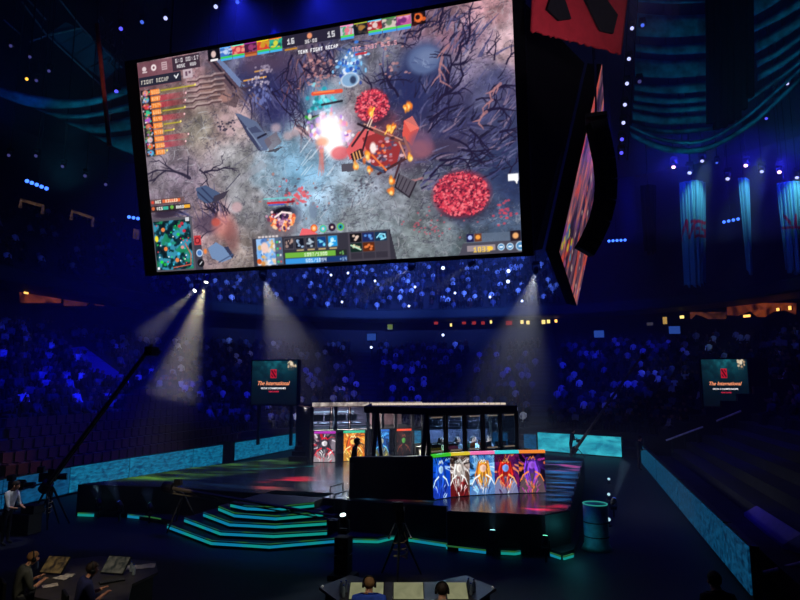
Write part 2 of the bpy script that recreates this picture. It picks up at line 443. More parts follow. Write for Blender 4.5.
# half walls in the stands
def half_wall(px, label, h, m):
    P = [on_stand(*p) for p in px]
    mb = MB(); mb.add([p+V((0, 0, h)) for p in P]+[p-V((0, 0, .3)) for p in P], [(0, 1, 2, 3), (7, 6, 5, 4)]+[(i, i+4, (i+1) % 4+4, (i+1) % 4) for i in range(4)])
    return struct(mb.build('wall_vomitory', m), label, 'wall')
TARP = mat('smooth blue-grey covers', (90, 70, 150), .7, vary=.1)
half_wall([(66, 350), (84, 348), (119, 374), (106, 385)], 'smooth covered entry wall in the blue-lit stand', .12, TARP)
half_wall([(744, 516), (757, 509), (802, 538), (783, 549)], 'smooth covered entry wall in the dark stand', .1, TARP)
# aisles
AIS = [(373, 370), (546, 385), (470, 380), (640, 380), (300, 380), (180, 375), (60, 400), (120, 330)]
AISP = [on_stand(*a) for a in AIS]
def angle_key(p):
    """where along the rink's edge a point of the bowl belongs"""
    best = min(range(NR), key=lambda i: (lambda s: (p.x-s[0]-s[2]*offset(p.x, p.y))**2+(p.y-s[1]-s[3]*offset(p.x, p.y))**2)(SAMP[i])); return best
AKEY = [angle_key(p) for p in AISP]
STEP = mat('aisle steps', (46, 48, 62), .9)
for q, i in enumerate(AKEY[:3]):
    u, Y, nx, ny = SAMP[i]; mb = MB(); rz = math.atan2(ny, nx)
    for k in range(NLOW-1):
        for j in range(2):
            d = D0+ROW*(k+.25+.5*j); mb.box((u+nx*d, Y+ny*d, Z0+RISE*k+.01+.1*j), (ROW*.5, 1.3, .02+.2*j), rz)
    struct(mb.build('trim_aisle_%d' % (q+1), STEP), ['pale aisle steps behind the far booth', 'pale aisle steps above the bright far board', 'pale aisle steps behind the near booth'][q], 'aisle steps')

# ------------------------------------------------------------------ people
def skin_person(name, J, B, mats, face_mat, sub=1, root=0):
    """one continuous body grown round joints J = {key: (pos, radius)} and bones B; face_mat(face centre, normal) -> slot"""
    me = bpy.data.meshes.new(name); keys = list(J); ix = {k: i for i, k in enumerate(keys)}
    me.from_pydata([J[k][0] for k in keys], [(ix[a], ix[b]) for a, b in B], [])
    o = bpy.data.objects.new(name+' source', me); COL.objects.link(o)
    sk = o.modifiers.new('skin', 'SKIN'); sk.use_smooth_shade = True
    for k in keys:
        d = me.skin_vertices[0].data[ix[k]]; r = J[k][1]; d.radius = r if isinstance(r, tuple) else (r, r); d.use_root = ix[k] == root
    if sub: s = o.modifiers.new('sub', 'SUBSURF'); s.levels = s.render_levels = sub
    dg = bpy.context.evaluated_depsgraph_get(); dg.update()
    out = bpy.data.meshes.new_from_object(o.evaluated_get(dg)); out.name = name
    bpy.data.objects.remove(o); bpy.data.meshes.remove(me)
    out.materials.clear()
    for m in mats: out.materials.append(m)
    for p in out.polygons: p.material_index = face_mat(p.center, p.normal)
    out.polygons.foreach_set('use_smooth', [True]*len(out.polygons))
    return out
def person_joints(seat=True, hands=((-.17, .36, .66), (.17, .36, .66)), lean=.05, head=(0, .05), h=1., fingers=False, stride=0, bulk=1.):
    """seated (seat height .46) or standing body facing +Y; the origin is the floor under the pelvis"""
    zp = .55 if seat else .93
    J = {'pelvis': ((0, 0, zp), (.15*bulk, .12*bulk)), 'waist': ((0, lean*.4, zp+.2), (.14*bulk, .105*bulk)), 'chest': ((0, lean, zp+.42), (.165*bulk, .115*bulk)),
         'collar': ((0, lean+.01, zp+.555), (.09, .075)), 'neck': ((0, lean+.02+head[1]*.4, zp+.60), .058), 'jaw': ((head[0]*.5, lean+.045+head[1]*.8, zp+.645), (.062, .075)),
         'skull': ((head[0], lean+.035+head[1], zp+.73), (.076, .093)), 'crown': ((head[0], lean+.025+head[1], zp+.805), (.055, .066)),
         'nose': ((head[0], lean+.14+head[1], zp+.70), .014)}
    B = [('pelvis', 'waist'), ('waist', 'chest'), ('chest', 'collar'), ('collar', 'neck'), ('neck', 'jaw'), ('jaw', 'skull'), ('skull', 'crown'), ('jaw', 'nose')]
    for s, sd in ((-1, 'l'), (1, 'r')):
        sh = V((s*.205*bulk, lean, zp+.49)); hd = V(hands[0 if s < 0 else 1])
        if not seat: hd = hd+V((0, 0, 0))
        mid = (sh+hd)/2; d = (hd-sh); L = max(0, .56**2-d.length**2); el = mid+V((s*.35, -.25, -1)).normalized()*math.sqrt(L)/2
        J['sh'+sd] = (tuple(sh), .082*bulk); J['el'+sd] = (tuple(el), .047*bulk); J['wr'+sd] = (tuple(hd), .03)
        f = (hd-el).normalized(); J['pa'+sd] = (tuple(hd+f*.075), (.04, .022))
        B += [('chest', 'sh'+sd), ('sh'+sd, 'el'+sd), ('el'+sd, 'wr'+sd), ('wr'+sd, 'pa'+sd)]
        if fingers:
            side = f.cross(V((0, 0, 1))).normalized(); dn = V((0, 0, -1))
            for q, (a, ln) in enumerate(((-.033, .055), (-.011, .068), (.011, .072), (.033, .064))):
                b0 = hd+f*.085+side*(a*-s*-1); b1 = b0+f*ln*.6+side*a*.2; b2 = b1+f*ln*.45+dn*.022
                J['f%s%da' % (sd, q)] = (tuple(b1), .009); J['f%s%db' % (sd, q)] = (tuple(b2), .0075)
                B += [('pa'+sd, 'f%s%da' % (sd, q)), ('f%s%da' % (sd, q), 'f%s%db' % (sd, q))]
            th = hd+f*.03-side*s*.055*1+dn*.01; J['t%sa' % sd] = (tuple(th), .011); J['t%sb' % sd] = (tuple(th+f*.045+dn*.012), .009)
            B += [('wr'+sd, 't%sa' % sd), ('t%sa' % sd, 't%sb' % sd)]
        if seat:
            J['hp'+sd] = ((s*.1, .04, zp-.01), .095); J['kn'+sd] = ((s*.13, .47, zp), .065); J['an'+sd] = ((s*.13, .45, .1), .043); J['to'+sd] = ((s*.14, .6, .04), (.042, .035))
        else:
            J['hp'+sd] = ((s*.095, 0, zp-.06), .09); J['kn'+sd] = ((s*.11, .02+s*stride*.5, .5), .06); J['an'+sd] = ((s*.12, s*stride, .09), .042); J['to'+sd] = ((s*.14, .14+s*stride, .035), (.042, .033))
        B += [('pelvis', 'hp'+sd), ('hp'+sd, 'kn'+sd), ('kn'+sd, 'an'+sd), ('an'+sd, 'to'+sd)]
    if h != 1: J = {k: (tuple(c*h for c in p), r) for k, (p, r) in J.items()}
    return J, B
SHIRTS = [(0, (18, 18, 24)), (.2, (30, 32, 48)), (.36, (14, 14, 18)), (.5, (50, 54, 82)), (.62, (56, 30, 34)), (.67, (84, 88, 120)), (.77, (130, 134, 160)), (.86, (190, 194, 210)), (.92, (40, 60, 80)), (.95, (225, 228, 235))]
CLOTH = random_mat('spectator clothes', SHIRTS)
SKINR = random_mat('spectator skin', [(0, (120, 88, 74)), (.4, (100, 72, 58)), (.7, (70, 48, 38)), (.85, (140, 106, 90))])
HAIRR = random_mat('spectator hair', [(0, (30, 22, 18)), (.45, (70, 48, 34)), (.7, (20, 20, 22)), (.88, (150, 116, 72))])
TROUS = random_mat('spectator trousers', [(0, (30, 34, 46)), (.5, (20, 20, 24)), (.8, (80, 78, 74))])
def spect_slots(zn, zh, hy, zp):
    def fm(c, n):
        if c.z > zh or (c.z > zn+.04 and c.y < hy): return 2
        if c.z > zn: return 1
        if c.z < zp: return 3
        return 0
    return fm
SPECT = []
for q, hands in enumerate((((-.15, .36, .62), (.15, .36, .62)), ((-.06, .3, .78), (.06, .32, .8)), ((-.26, .2, 1.36), (.24, .22, 1.4)), ((-.05, .2, .98), (.16, .36, .62)))):
    J, B = person_joints(True, hands, [.05, .16, .02, .1][q], [(0, .02), (.02, .06), (0, .0), (-.02, .04)][q])
    me = skin_person('spectator', J, B, [CLOTH, SKINR, HAIRR, TROUS], spect_slots(1.165, 1.36, .06+[.05, .16, .02, .1][q]*.6, .66), 0); SPECT.append(me)

# every taken seat of the bowl
def row_positions(d, spacing):
    P = [(u+nx*d, Y+ny*d, nx, ny, i) for i, (u, Y, nx, ny) in enumerate(SAMP)]; out = []; carry = 0.
    for a, b in zip(P, P[1:]):
        L = math.hypot(b[0]-a[0], b[1]-a[1]); t = carry
        while t < L:
            f = t/L; out.append((a[0]+(b[0]-a[0])*f, a[1]+(b[1]-a[1])*f, a[2]+(b[2]-a[2])*f, a[3]+(b[3]-a[3])*f, a[4]+f)); t += spacing
        carry = t-L
    return out
def in_poly(x, y, g, m):
    cx = sum(a for a, b in g)/4; cy = sum(b for a, b in g)/4; ins = False
    for (a, b), (c, d) in zip(g, g[1:]+g[:1]):
        a, b, c, d = cx+(a-cx)*1.3, cy+(b-cy)*1.3-2, cx+(c-cx)*1.3, cy+(d-cy)*1.3-2
        if (b > y) != (d > y) and x < (c-a)*(y-b)/(d-b)+a: ins = not ins
    return ins
VOM = [[(66, 350), (84, 348), (119, 374), (106, 385)], [(744, 516), (757, 509), (802, 538), (783, 549)]]
RS = random.Random(4)
lower, upper, empties = [], [], []
for k in range(NLOW-1):
    d = D0+ROW*(k+1)+.12
    for (x, y, nx, ny, i) in row_positions(d, .56):
        if y < 6 or any(abs(i-a)*1.0 < (.75 if a < 36 or a > 73 else .6) for a in AKEY[:3]): continue
        p = V((x, y, Z0+RISE*k)); px, py, z = proj(p+V((0, 0, .9)))
        if z < 3 or px < -12 or px > 812 or py > 615: continue
        left = i < 36; right = i > 73
        if any(in_poly(px, proj(p)[1]-4, g, 9) for g in VOM) or (p.x > UR and abs(p.y-38.6) < .75): continue
        if left and y < 38 and k < 6+(y-20)*.08 and 120 < px < 330 or (left and k < 5):
            empties.append((p, nx, ny, z, px)); continue
        if right:
            if k < 5 or y < 19 or RS.random() > .2: continue
        elif left: 
            if RS.random() > .62: continue
        else:
            if k < 2 or RS.random() > .66: continue
        if px > 690 and not right and px < 775 and RS.random() < .6: continue
        lower.append((p, nx, ny, z, 'right' if right else 'left' if left else 'far'))
for k in range(NUP-1):
    d = UD0+UROW*(k+1)+.12
    for (x, y, nx, ny, i) in row_positions(d, .58):
        if y < 4: continue
        p = V((x, y, UZ0+URISE*k)); px, py, z = proj(p+V((0, 0, .9)))
        if z < 3 or px < -10 or px > 560: continue
        occ = .62 if px > 150 else .16
        if px > 150 and py < 225: continue
        if RS.random() < occ: upper.append((p, nx, ny, z, 'upper'))
lower.sort(key=lambda s: s[3])
IND = lower[:300]; REST = lower[300:]+upper
LAB = {'left': ('spectator seated in the blue-lit stand above the empty dark red seats', 'crowd in the blue-lit side stand'),
       'right': ('spectator seated in the dark stand above the receding boards', 'crowd in the dark side stand'),
       'far': ('spectator seated in the curved far stand behind the booths', 'crowd in the far stand')}
for (p, nx, ny, z, side) in IND:
    o = bpy.data.objects.new('spectator', SPECT[RS.choice((0, 0, 0, 1, 1, 2, 3, 3))]); COL.objects.link(o)
    o.location = p; o.rotation_euler.z = math.atan2(-ny, -nx)-PI/2+RS.uniform(-.25, .25); s = RS.uniform(.93, 1.05); o.scale = (s, s, s)
    tag(o, LAB[side][0], 'person', LAB[side][1])
# the rest of the crowd: more people than could be counted
base = MB()
base.lathe([(.13, .4), (.17, .55), (.15, .75), (.2, 1.0), (.17, 1.08), (.06, 1.14)], (0, .03, 0), 6, 0)
base.ball((0, .07, 1.28), (.085, .1, .125), 6, 4, 1)
for s in (-1, 1):
    base.tube([(s*.1, .05, .52), (s*.13, .46, .54), (s*.13, .44, .04)], [.09, .065, .045], 5, 3)
    base.tube([(s*.2, .03, 1.03), (s*.24, .1, .8), (s*.13, .36, .66)], [.06, .05, .035], 5, 0)
bv = np.array(base.v); bf = base.f
lens = np.array([len(f) for f in bf]); flat = np.concatenate([np.array(f) for f in bf]); fm_ = np.array(base.m)
def crowd(name, seats, label, seed, bright=1.):
    r = np.random.default_rng(seed); n = len(seats); nv = len(bv)
    P = np.array([tuple(s[0]) for s in seats]); ang = np.array([math.atan2(-s[2], -s[1])-PI/2 for s in seats])+r.uniform(-.3, .3, n); sc = r.uniform(.9, 1.06, n)
    c, s_ = np.cos(ang), np.sin(ang)
    X = bv[None, :, :]*sc[:, None, None]; co = np.stack([X[..., 0]*c[:, None]-X[..., 1]*s_[:, None], X[..., 0]*s_[:, None]+X[..., 1]*c[:, None], X[..., 2]], -1)+P[:, None, :]
    me = bpy.data.meshes.new(name); me.vertices.add(n*nv); me.vertices.foreach_set('co', co.reshape(-1).astype('f'))
    nl = len(flat); idx = (flat[None, :]+np.arange(n)[:, None]*nv).ravel()
    me.loops.add(n*nl); me.polygons.add(n*len(lens))
    starts = np.concatenate([[0], np.cumsum(lens)[:-1]])
    me.polygons.foreach_set('loop_start', (starts[None, :]+np.arange(n)[:, None]*nl).ravel().astype('i'))
    me.polygons.foreach_set('loop_total', np.tile(lens, n).astype('i')); me.loops.foreach_set('vertex_index', idx.astype('i'))
    shirts = np.array([srgb(*c) for p_, c in SHIRTS]); cuts_ = np.array([p_ for p_, c in SHIRTS]+[1.])
    pick = lambda: shirts[np.clip(np.searchsorted(cuts_, r.random(n), side='right')-1, 0, len(shirts)-1)]
    cols = np.zeros((n, nv, 3), 'f'); vmat = np.zeros(nv, int)
    for f, m in zip(bf, fm_): vmat[list(f)] = m
    skin = np.array([srgb(110, 80, 66)])*r.uniform(.5, 1.1, (n, 1)); tr = np.array([srgb(36, 38, 48)])*r.uniform(.5, 1.8, (n, 1)); hair = np.array([srgb(50, 36, 28)])*r.uniform(.4, 2., (n, 1))
    sh = pick()
    cols[:, vmat == 0] = sh[:, None]; cols[:, vmat == 1] = skin[:, None]; cols[:, vmat == 3] = tr[:, None]
    hm = (vmat == 1) & ((bv[:, 2] > 1.34) | ((bv[:, 1] < .05) & (bv[:, 2] > 1.22))); cols[:, hm] = hair[:, None]
    ca = me.color_attributes.new('Col', 'FLOAT_COLOR', 'POINT'); cc = np.ones((n*nv, 4), 'f'); cc[:, :3] = cols.reshape(-1, 3)*bright; ca.data.foreach_set('color', cc.ravel())
    me.materials.append(attr_mat('crowd clothes')); me.update(calc_edges=True)
    me.polygons.foreach_set('use_smooth', [True]*len(me.polygons))
    o = bpy.data.objects.new(name, me); COL.objects.link(o); tag(o, label, 'crowd', kind='stuff'); return o
crowd('seated_crowd', [s for s in REST if s[4] != 'upper'], 'crowd filling the more distant rows of the lower bowl', 1)
crowd('upper_crowd', [s for s in REST if s[4] == 'upper'], 'crowd in the upper deck beneath the big screen', 2)
# empty seats
sm = MB(); sm.box((0, .02, .42), (.44, .4, .06)); sm.box((0, -.2, .66), (.44, .05, .5)); sm.box((0, -.02, .2), (.06, .08, .4))
for s in (-1, 1): sm.box((s*.24, 0, .5), (.04, .36, .04))
SEAT = sm.build('folding_seat', mat('dark red seat plastic', (78, 20, 36), .6))
empties = [e for e in empties if 0 < e[4] < 330]
empties.sort(key=lambda e: e[3]); first = True
for (p, nx, ny, z, px) in empties[:300]:
    o = SEAT if first else SEAT.copy()
    if not first: COL.objects.link(o)
    first = False
    o.location = p+V((-nx*.42, -ny*.42, 0)); o.rotation_euler.z = math.atan2(-ny, -nx)-PI/2
    tag(o, 'empty dark red folding seat in the lower rows above the teal boards', 'seat', 'empty red seats above the boards')
if len(empties) > 300:
    mb = MB()
    for (p, nx, ny, z, px) in empties[300:]:
        q = p+V((-nx*.42, -ny*.42, 0)); rz = math.atan2(-ny, -nx)-PI/2; R = Matrix.Rotation(rz, 3, 'Z')
        mb.box(q+V((0, 0, .42)), (.44, .4, .06), rz); mb.box(q+R @ V((0, -.2, .66)), (.44, .05, .5), rz)
    tag(mb.build('distant_seating', SEAT.data.materials[0]), 'remaining rows of empty dark red seats', 'seating', kind='stuff')
# ------------------------------------------------------------------ the big hanging screen
QPX = [(137, 63), (512, -5), (522, 252), (157, 272)]
QD = [19.386, 15.814, 16.443, 20.015]
Q3 = [at_d(x, y, d) for (x, y), d in zip(QPX, QD)]
CW, CH = 592, 334
HM = homography(QPX, [(0, 0), (CW, 0), (CW, CH), (0, CH)])
def topx(x, y):
    v = HM @ np.array([x, y, 1.]); return v[0]/v[2], v[1]/v[2]
cv = Canvas(CW, CH); cv.T = topx; cv.k = CW/375
# ground colours of the picture, spread from control points
GC = [(142, 75, 120, 84, 92), (190, 66, 160, 122, 128), (216, 90, 156, 118, 112), (160, 165, 142, 130, 142), (180, 180, 140, 124, 142), (200, 128, 156, 146, 136), (216, 122, 172, 146, 146),
 (232, 112, 196, 164, 168), (236, 128, 180, 160, 160), (240, 76, 66, 66, 108), (262, 92, 60, 62, 106), (276, 104, 58, 58, 108), (292, 84, 86, 74, 112), (312, 70, 110, 84, 104), (240, 162, 158, 156, 160), (262, 182, 150, 168, 184),
 (285, 150, 132, 168, 196), (300, 178, 130, 172, 204), (300, 140, 140, 158, 180), (212, 240, 158, 132, 136), (236, 246, 150, 136, 132), (250, 204, 148, 146, 152), (245, 185, 152, 152, 158), (330, 190, 150, 172, 192), (310, 195, 150, 180, 204),
 (352, 222, 156, 166, 176), (345, 180, 160, 176, 192), (380, 232, 130, 142, 150), (420, 242, 128, 138, 142), (400, 205, 136, 142, 152), (460, 258, 112, 128, 136), (440, 230, 120, 130, 138), (502, 225, 72, 88, 114), (512, 180, 46, 58, 96), (485, 150, 58, 66, 104), (480, 225, 84, 98, 122),
 (512, 120, 72, 74, 110), (505, 90, 112, 90, 116), (452, 120, 58, 58, 94), (424, 62, 84, 94, 130), (402, 90, 44, 48, 92), (382, 60, 116, 116, 134), (352, 50, 108, 96, 112), (420, 30, 136, 104, 122), (450, 32, 150, 112, 130),
 (488, 14, 196, 146, 154), (502, 40, 204, 170, 178), (478, 40, 180, 150, 166), (470, 62, 128, 116, 146), (490, 82, 84, 84, 122), (340, 30, 64, 64, 92), (306, 52, 92, 78, 98), (274, 50, 76, 66, 96), (250, 58, 84, 66, 92), (230, 70, 110, 110, 140), (345, 100, 150, 140, 150),
 (385, 130, 120, 70, 90), (420, 140, 90, 70, 100), (440, 165, 76, 80, 108), (425, 190, 110, 112, 124), (350, 130, 150, 130, 144), (168, 215, 110, 96, 112), (185, 205, 132, 116, 130), (215, 215, 180, 150, 158), (165, 120, 128, 100, 98), (180, 110, 132, 112, 108)]
pts_ = np.array([topx(g[0], g[1]) for g in GC]); cols_ = np.array([g[2:] for g in GC])/255.
num = np.zeros((CH, CW, 3)); den = np.zeros((CH, CW))
wx = (cv.noise(40, 4, 1)-.5)*46; wy = (cv.noise(40, 4, 2)-.5)*46
for (x, y), c in zip(pts_, cols_):
    w = 1/((cv.X+wx-x)**2+(cv.Y+wy-y)**2+60)**1.9; num += w[..., None]*c; den += w
cv.a = num/den[..., None]
n1 = cv.noise(26, 5, 3); n2 = cv.noise(7, 3, 4); n3 = cv.noise(16, 4, 5, (1.6, .8))
cv.a *= (.92*(1+(n1-.5)*.9+(n2-.5)*.45))[..., None]
ck = np.exp(-((n3-.5)/.014)**2); cv.mix(np.clip(ck, 0, 1)*.5, (46, 42, 62))
n4 = cv.noise(11, 4, 15, (1.3, .8)); ck = np.exp(-((n4-.47)/.012)**2); cv.mix(np.clip(ck, 0, 1)*.42, (58, 54, 70)); ck = np.exp(-((n4-.56)/.010)**2); cv.mix(np.clip(ck, 0, 1)*.3, (196, 192, 200))
ck = np.exp(-((cv.noise(34, 4, 6)-.5)/.01)**2); cv.mix(np.clip(ck, 0, 1)*.3, (206, 206, 216))
R2 = random.Random(5)
def branch(x, y, a, L, w, rgb, depth=3, bend=.5, al=.95):
    p = [(x, y)]
    for k in range(4):
        a += R2.uniform(-bend, bend); x += math.cos(a)*L/4; y += math.sin(a)*L/4; p.append((x, y))
        if depth and R2.random() < .62: branch(x, y, a+R2.choice((-1, 1))*R2.uniform(.4, 1.), L*.55, w*.6, rgb, depth-1, bend, al)
    cv.line(p, w, rgb, al, w1=w*.35)
# dark cliffs and thickets
for (x, y, rx, ry, c, al) in ((258, 84, 26, 16, (44, 46, 88), .8), (276, 106, 16, 22, (44, 44, 90), .75), (290, 70, 14, 14, (66, 56, 92), .6), (262, 66, 22, 8, (84, 64, 88), .6), (422, 84, 26, 30, (44, 50, 96), .75), (424, 60, 18, 15, (76, 92, 134), .8), (414, 92, 10, 26, (36, 40, 84), .6),
    (452, 112, 22, 24, (52, 50, 88), .6), (498, 110, 22, 30, (64, 68, 108), .6), (506, 160, 18, 34, (44, 54, 92), .65), (462, 40, 20, 8, (120, 84, 108), .5), (220, 74, 9, 14, (58, 50, 62), .55), (236, 90, 10, 8, (120, 100, 108), .7), (466, 140, 30, 12, (70, 62, 92), .5), (440, 150, 22, 8, (60, 48, 72), .6)):
    cv.blob(x, y, rx, ry, c, al, .8)
cv.poly([(206, 60), (214, 58), (240, 88), (232, 92)], (86, 66, 78), .9); cv.poly([(214, 58), (219, 57), (246, 86), (240, 88)], (112, 132, 176), .85); cv.poly([(212, 62), (214, 61), (238, 90), (236, 91)], (34, 28, 44), .9)
cv.poly([(217, 92), (240, 96), (236, 108), (224, 104)], (70, 54, 62), .7); cv.blob(225, 98, 8, 4, (190, 140, 130), .7)
for k in range(6):
    yy = 78+k*5.4; x0_ = 186+R2.uniform(-8, 8)-k*1.5; zz = [(x0_, yy+4), (x0_+9, yy+3.4), (x0_+12, yy+1), (x0_+24, yy-.5), (x0_+27, yy-2.4), (x0_+36, yy-3.4)]
    cv.line([(a, b-1.6) for a, b in zz], 2, (186, 160, 160), .6); cv.line(zz, 1.5, (84, 60, 66), .9)
for k in range(0): cv.line([(180+R2.uniform(-4, 4), 82+k*6), (196, 81+k*6+R2.uniform(-1, 1)), (208, 78+k*6), (220, 79+k*6)], 1.3, (92, 66, 74), .9)
def thicket(cx, cy, rx, ry, n, ang, spread_, cols, L=(8, 22), w=(.8, 2.2), al=.75):
    for k in range(int(n*.72)):
        x, y = R2.gauss(cx, rx*.5), R2.gauss(cy, ry*.5); a = ang+R2.gauss(0, spread_); l = R2.uniform(*L); b = R2.uniform(-.5, .5); p = [(x, y)]
        for q in range(4): x += math.cos(a)*l/4; y += math.sin(a)*l/4; a += b/3; p.append((x, y))
        cv.line(p, R2.uniform(*w), R2.choice(cols), al, w1=.4)
NAVY = [(34, 30, 60), (48, 46, 86), (30, 26, 50), (70, 70, 114), (86, 86, 128)]; NAVH = NAVY+[(104, 104, 142), (130, 110, 136)]
for (cx, cy, rx, ry, n, ang, cols) in ((440, 92, 26, 30, 70, -1.0, NAVY), (424, 84, 26, 34, 60, -1.2, NAVH), (446, 120, 30, 20, 60, -.9, NAVH), (492, 104, 24, 24, 70, -.75, NAVH), (500, 140, 20, 26, 60, -.7, NAVH), (470, 140, 34, 16, 60, -.4, NAVY), (464, 46, 26, 18, 60, -1.0, NAVH), (400, 34, 26, 10, 40, -.9, NAVH), (440, 24, 26, 10, 50, -1.0, NAVH), (450, 160, 30, 12, 50, -.3, NAVH), (482, 168, 26, 16, 40, -.4, NAVY), (430, 180, 16, 10, 30, -.6, NAVH),
    (266, 90, 26, 20, 70, 1.2, NAVY+[(80, 78, 124)]), (290, 90, 12, 26, 50, 1.5, NAVY+[(110, 70, 80)]), (306, 70, 18, 26, 70, 1.5, NAVY+[(116, 76, 84), (150, 104, 104)]), (312, 112, 8, 14, 24, 1.4, NAVY+[(120, 70, 70)]), (330, 48, 14, 10, 30, 1.3, NAVH), (352, 46, 26, 8, 30, .2, NAVH), (384, 84, 8, 14, 20, -1.6, NAVY), (218, 216, 16, 10, 36, -1.9, NAVY), (236, 92, 14, 8, 30, .6, [(84, 66, 74), (120, 96, 100), (56, 44, 58)]), (170, 212, 14, 4, 24, .1, NAVY), (300, 128, 12, 8, 24, 1.2, [(120, 86, 92), (70, 54, 70), (206, 170, 174)])):
    thicket(cx, cy, rx, ry, n, ang, .35, cols)
for (cx, cy, rx, ry, n) in ((330, 232, 60, 26, 60), (270, 185, 36, 20, 40), (400, 226, 40, 24, 40), (185, 165, 26, 22, 40), (205, 125, 24, 16, 30), (360, 200, 30, 20, 30)):
    thicket(cx, cy, rx, ry, n, R2.uniform(-.6, .6), 1.2, [(78, 74, 90), (196, 196, 206), (96, 90, 102)], (5, 14), (.6, 1.1), .5)
cv.blob(423, 64, 17, 15, (40, 44, 82), .6, .5); cv.blob(424, 60, 15, 12, (88, 104, 146), .95, .35); cv.blob(427, 57, 9, 6, (120, 134, 170), .6, .9); thicket(424, 62, 16, 10, 16, .8, .6, [(62, 72, 116), (130, 144, 180)], (5, 12), (.6, 1.2), .6); cv.blob(484, 100, 10, 8, (110, 110, 146), .5, .9); cv.blob(424, 148, 9, 8, (140, 86, 106), .7, .5)
for (x, y, a, L, w) in ((398, 96, -1.9, 34, 3), (372, 92, -1.7, 36, 2.4), (380, 84, -.5, 26, 2), (436, 104, -1.0, 50, 4.4), (446, 92, -.9, 46, 4.4), (430, 120, -1.1, 46, 4), (456, 60, -1.1, 34, 3), (466, 44, -1.0, 40, 3), (470, 30, -1.2, 26, 2), (404, 34, -.9, 24, 2.6), (420, 26, -1.0, 26, 2.6), (440, 22, -1.1, 26, 2.6),
    (484, 112, -.7, 40, 4), (492, 92, -.8, 36, 3.4), (500, 132, -.6, 30, 3), (470, 130, .3, 34, 3), (450, 138, .5, 44, 3.2), (440, 160, -.4, 40, 3.4), (462, 150, -.3, 44, 3), (430, 176, -.5, 34, 2.6), (300, 62, 1.4, 40, 3), (292, 56, 1.9, 40, 3), (314, 60, 1.2, 36, 2.6), (268, 86, 1.2, 40, 2.6), (282, 92, 1.0, 30, 2.2),
    (250, 100, 1.1, 30, 2), (312, 46, 1.6, 30, 2.6), (322, 44, 1.4, 30, 2.2), (330, 50, 1.7, 22, 1.8), (396, 44, -.6, 22, 1.8), (372, 36, -1., 16, 1.6), (346, 26, .2, 24, 1.6), (300, 104, 1.5, 30, 2), (476, 100, -.5, 30, 2.2), (428, 132, -1.2, 30, 2.4), (506, 64, -1.1, 26, 2.2), (494, 60, -1., 22, 2.0), (508, 176, -.9, 24, 2)):
    branch(x, y, a, L*.8, w*.75, (32, 26, 54), 2)
for (x, y, a, L, w) in ((442, 58, 2.0, 34, 4), (448, 46, 2.2, 24, 3), (500, 84, 2.5, 20, 4), (486, 112, 2.4, 20, 4), (492, 100, 2.6, 18, 3), (316, 80, 1.5, 30, 2), (422, 178, 2.8, 18, 3)):
    branch(x, y, a, L*.7, w*.7, (170, 118, 124), 1, .25, .8)
branch(190, 178, -2.6, 34, 3.4, (46, 40, 60), 3, .25); branch(205, 172, -.4, 26, 2.4, (46, 40, 60), 3); branch(188, 178, -1.2, 22, 2, (46, 40, 60), 2); branch(200, 170, .9, 16, 2, (46, 40, 60), 2)
branch(216, 214, -2.2, 18, 2.2, (40, 32, 50), 3); branch(214, 220, -.6, 22, 2.2, (40, 32, 50), 3); branch(222, 224, 2.4, 22, 2.2, (40, 32, 50), 2)
cv.blob(208, 224, 16, 10, (66, 52, 76), .7); cv.blob(224, 226, 12, 12, (214, 130, 122), .7, .9); cv.blob(232, 238, 8, 14, (120, 72, 74), .6, .8); cv.blob(216, 222, 5, 4, (190, 80, 70), .8)
cv.blob(166, 214, 14, 4, (50, 40, 58), .9); cv.blob(237, 207, 6, 5, (196, 160, 166), .8)
# rim of rocks
for (x, y) in ((226, 118), (234, 124), (222, 128), (246, 118), (240, 124), (230, 132), (288, 136), (296, 132), (276, 128)): cv.blob(x, y, 5, 4, (206, 172, 178), .6, .8)
for k in range(26): cv.blob(R2.uniform(217, 236), R2.uniform(120, 131), 1.2, .9, (52, 48, 66), .8)
# stone slabs
cv.poly([(235, 113), (240, 114), (257, 122), (272, 143), (266, 151), (258, 149), (248, 136)], (92, 104, 136)); cv.poly([(235, 113), (248, 136), (258, 150), (262, 152), (250, 131)], (58, 62, 92)); cv.poly([(256, 126), (262, 132), (250, 134), (247, 129)], (64, 70, 102), .9); cv.line([(258, 138), (266, 134)], 2, (34, 34, 54)); cv.line([(247, 128), (262, 148)], 1, (130, 144, 172))
cv.poly([(264, 140), (276, 132), (282, 142), (270, 152)], (112, 96, 104), .7); cv.poly([(264, 152), (284, 146), (276, 152)], (60, 52, 60), .9)
cv.poly([(196, 188), (206, 185), (222, 194), (214, 202), (206, 203), (198, 198)], (72, 88, 122)); cv.poly([(214, 196), (229, 190), (224, 198), (212, 204)], (62, 56, 72)); cv.line([(198, 192), (210, 203)], 1.5, (40, 46, 76)); cv.line([(202, 188), (214, 200)], 1.5, (44, 52, 84))
cv.poly([(208, 248), (216, 242), (226, 248), (232, 258), (222, 262), (212, 258)], (112, 138, 178)); cv.poly([(224, 247), (232, 258), (234, 256), (228, 246)], (50, 56, 84)); cv.line([(219, 262), (233, 254)], 1.2, (70, 86, 122))
cv.poly([(226, 188), (262, 160), (268, 166), (236, 186)], (150, 148, 158), .6); cv.line([(226, 190), (240, 174)], .8, (60, 60, 80)); cv.line([(234, 166), (262, 146)], .8, (90, 90, 110), .6)
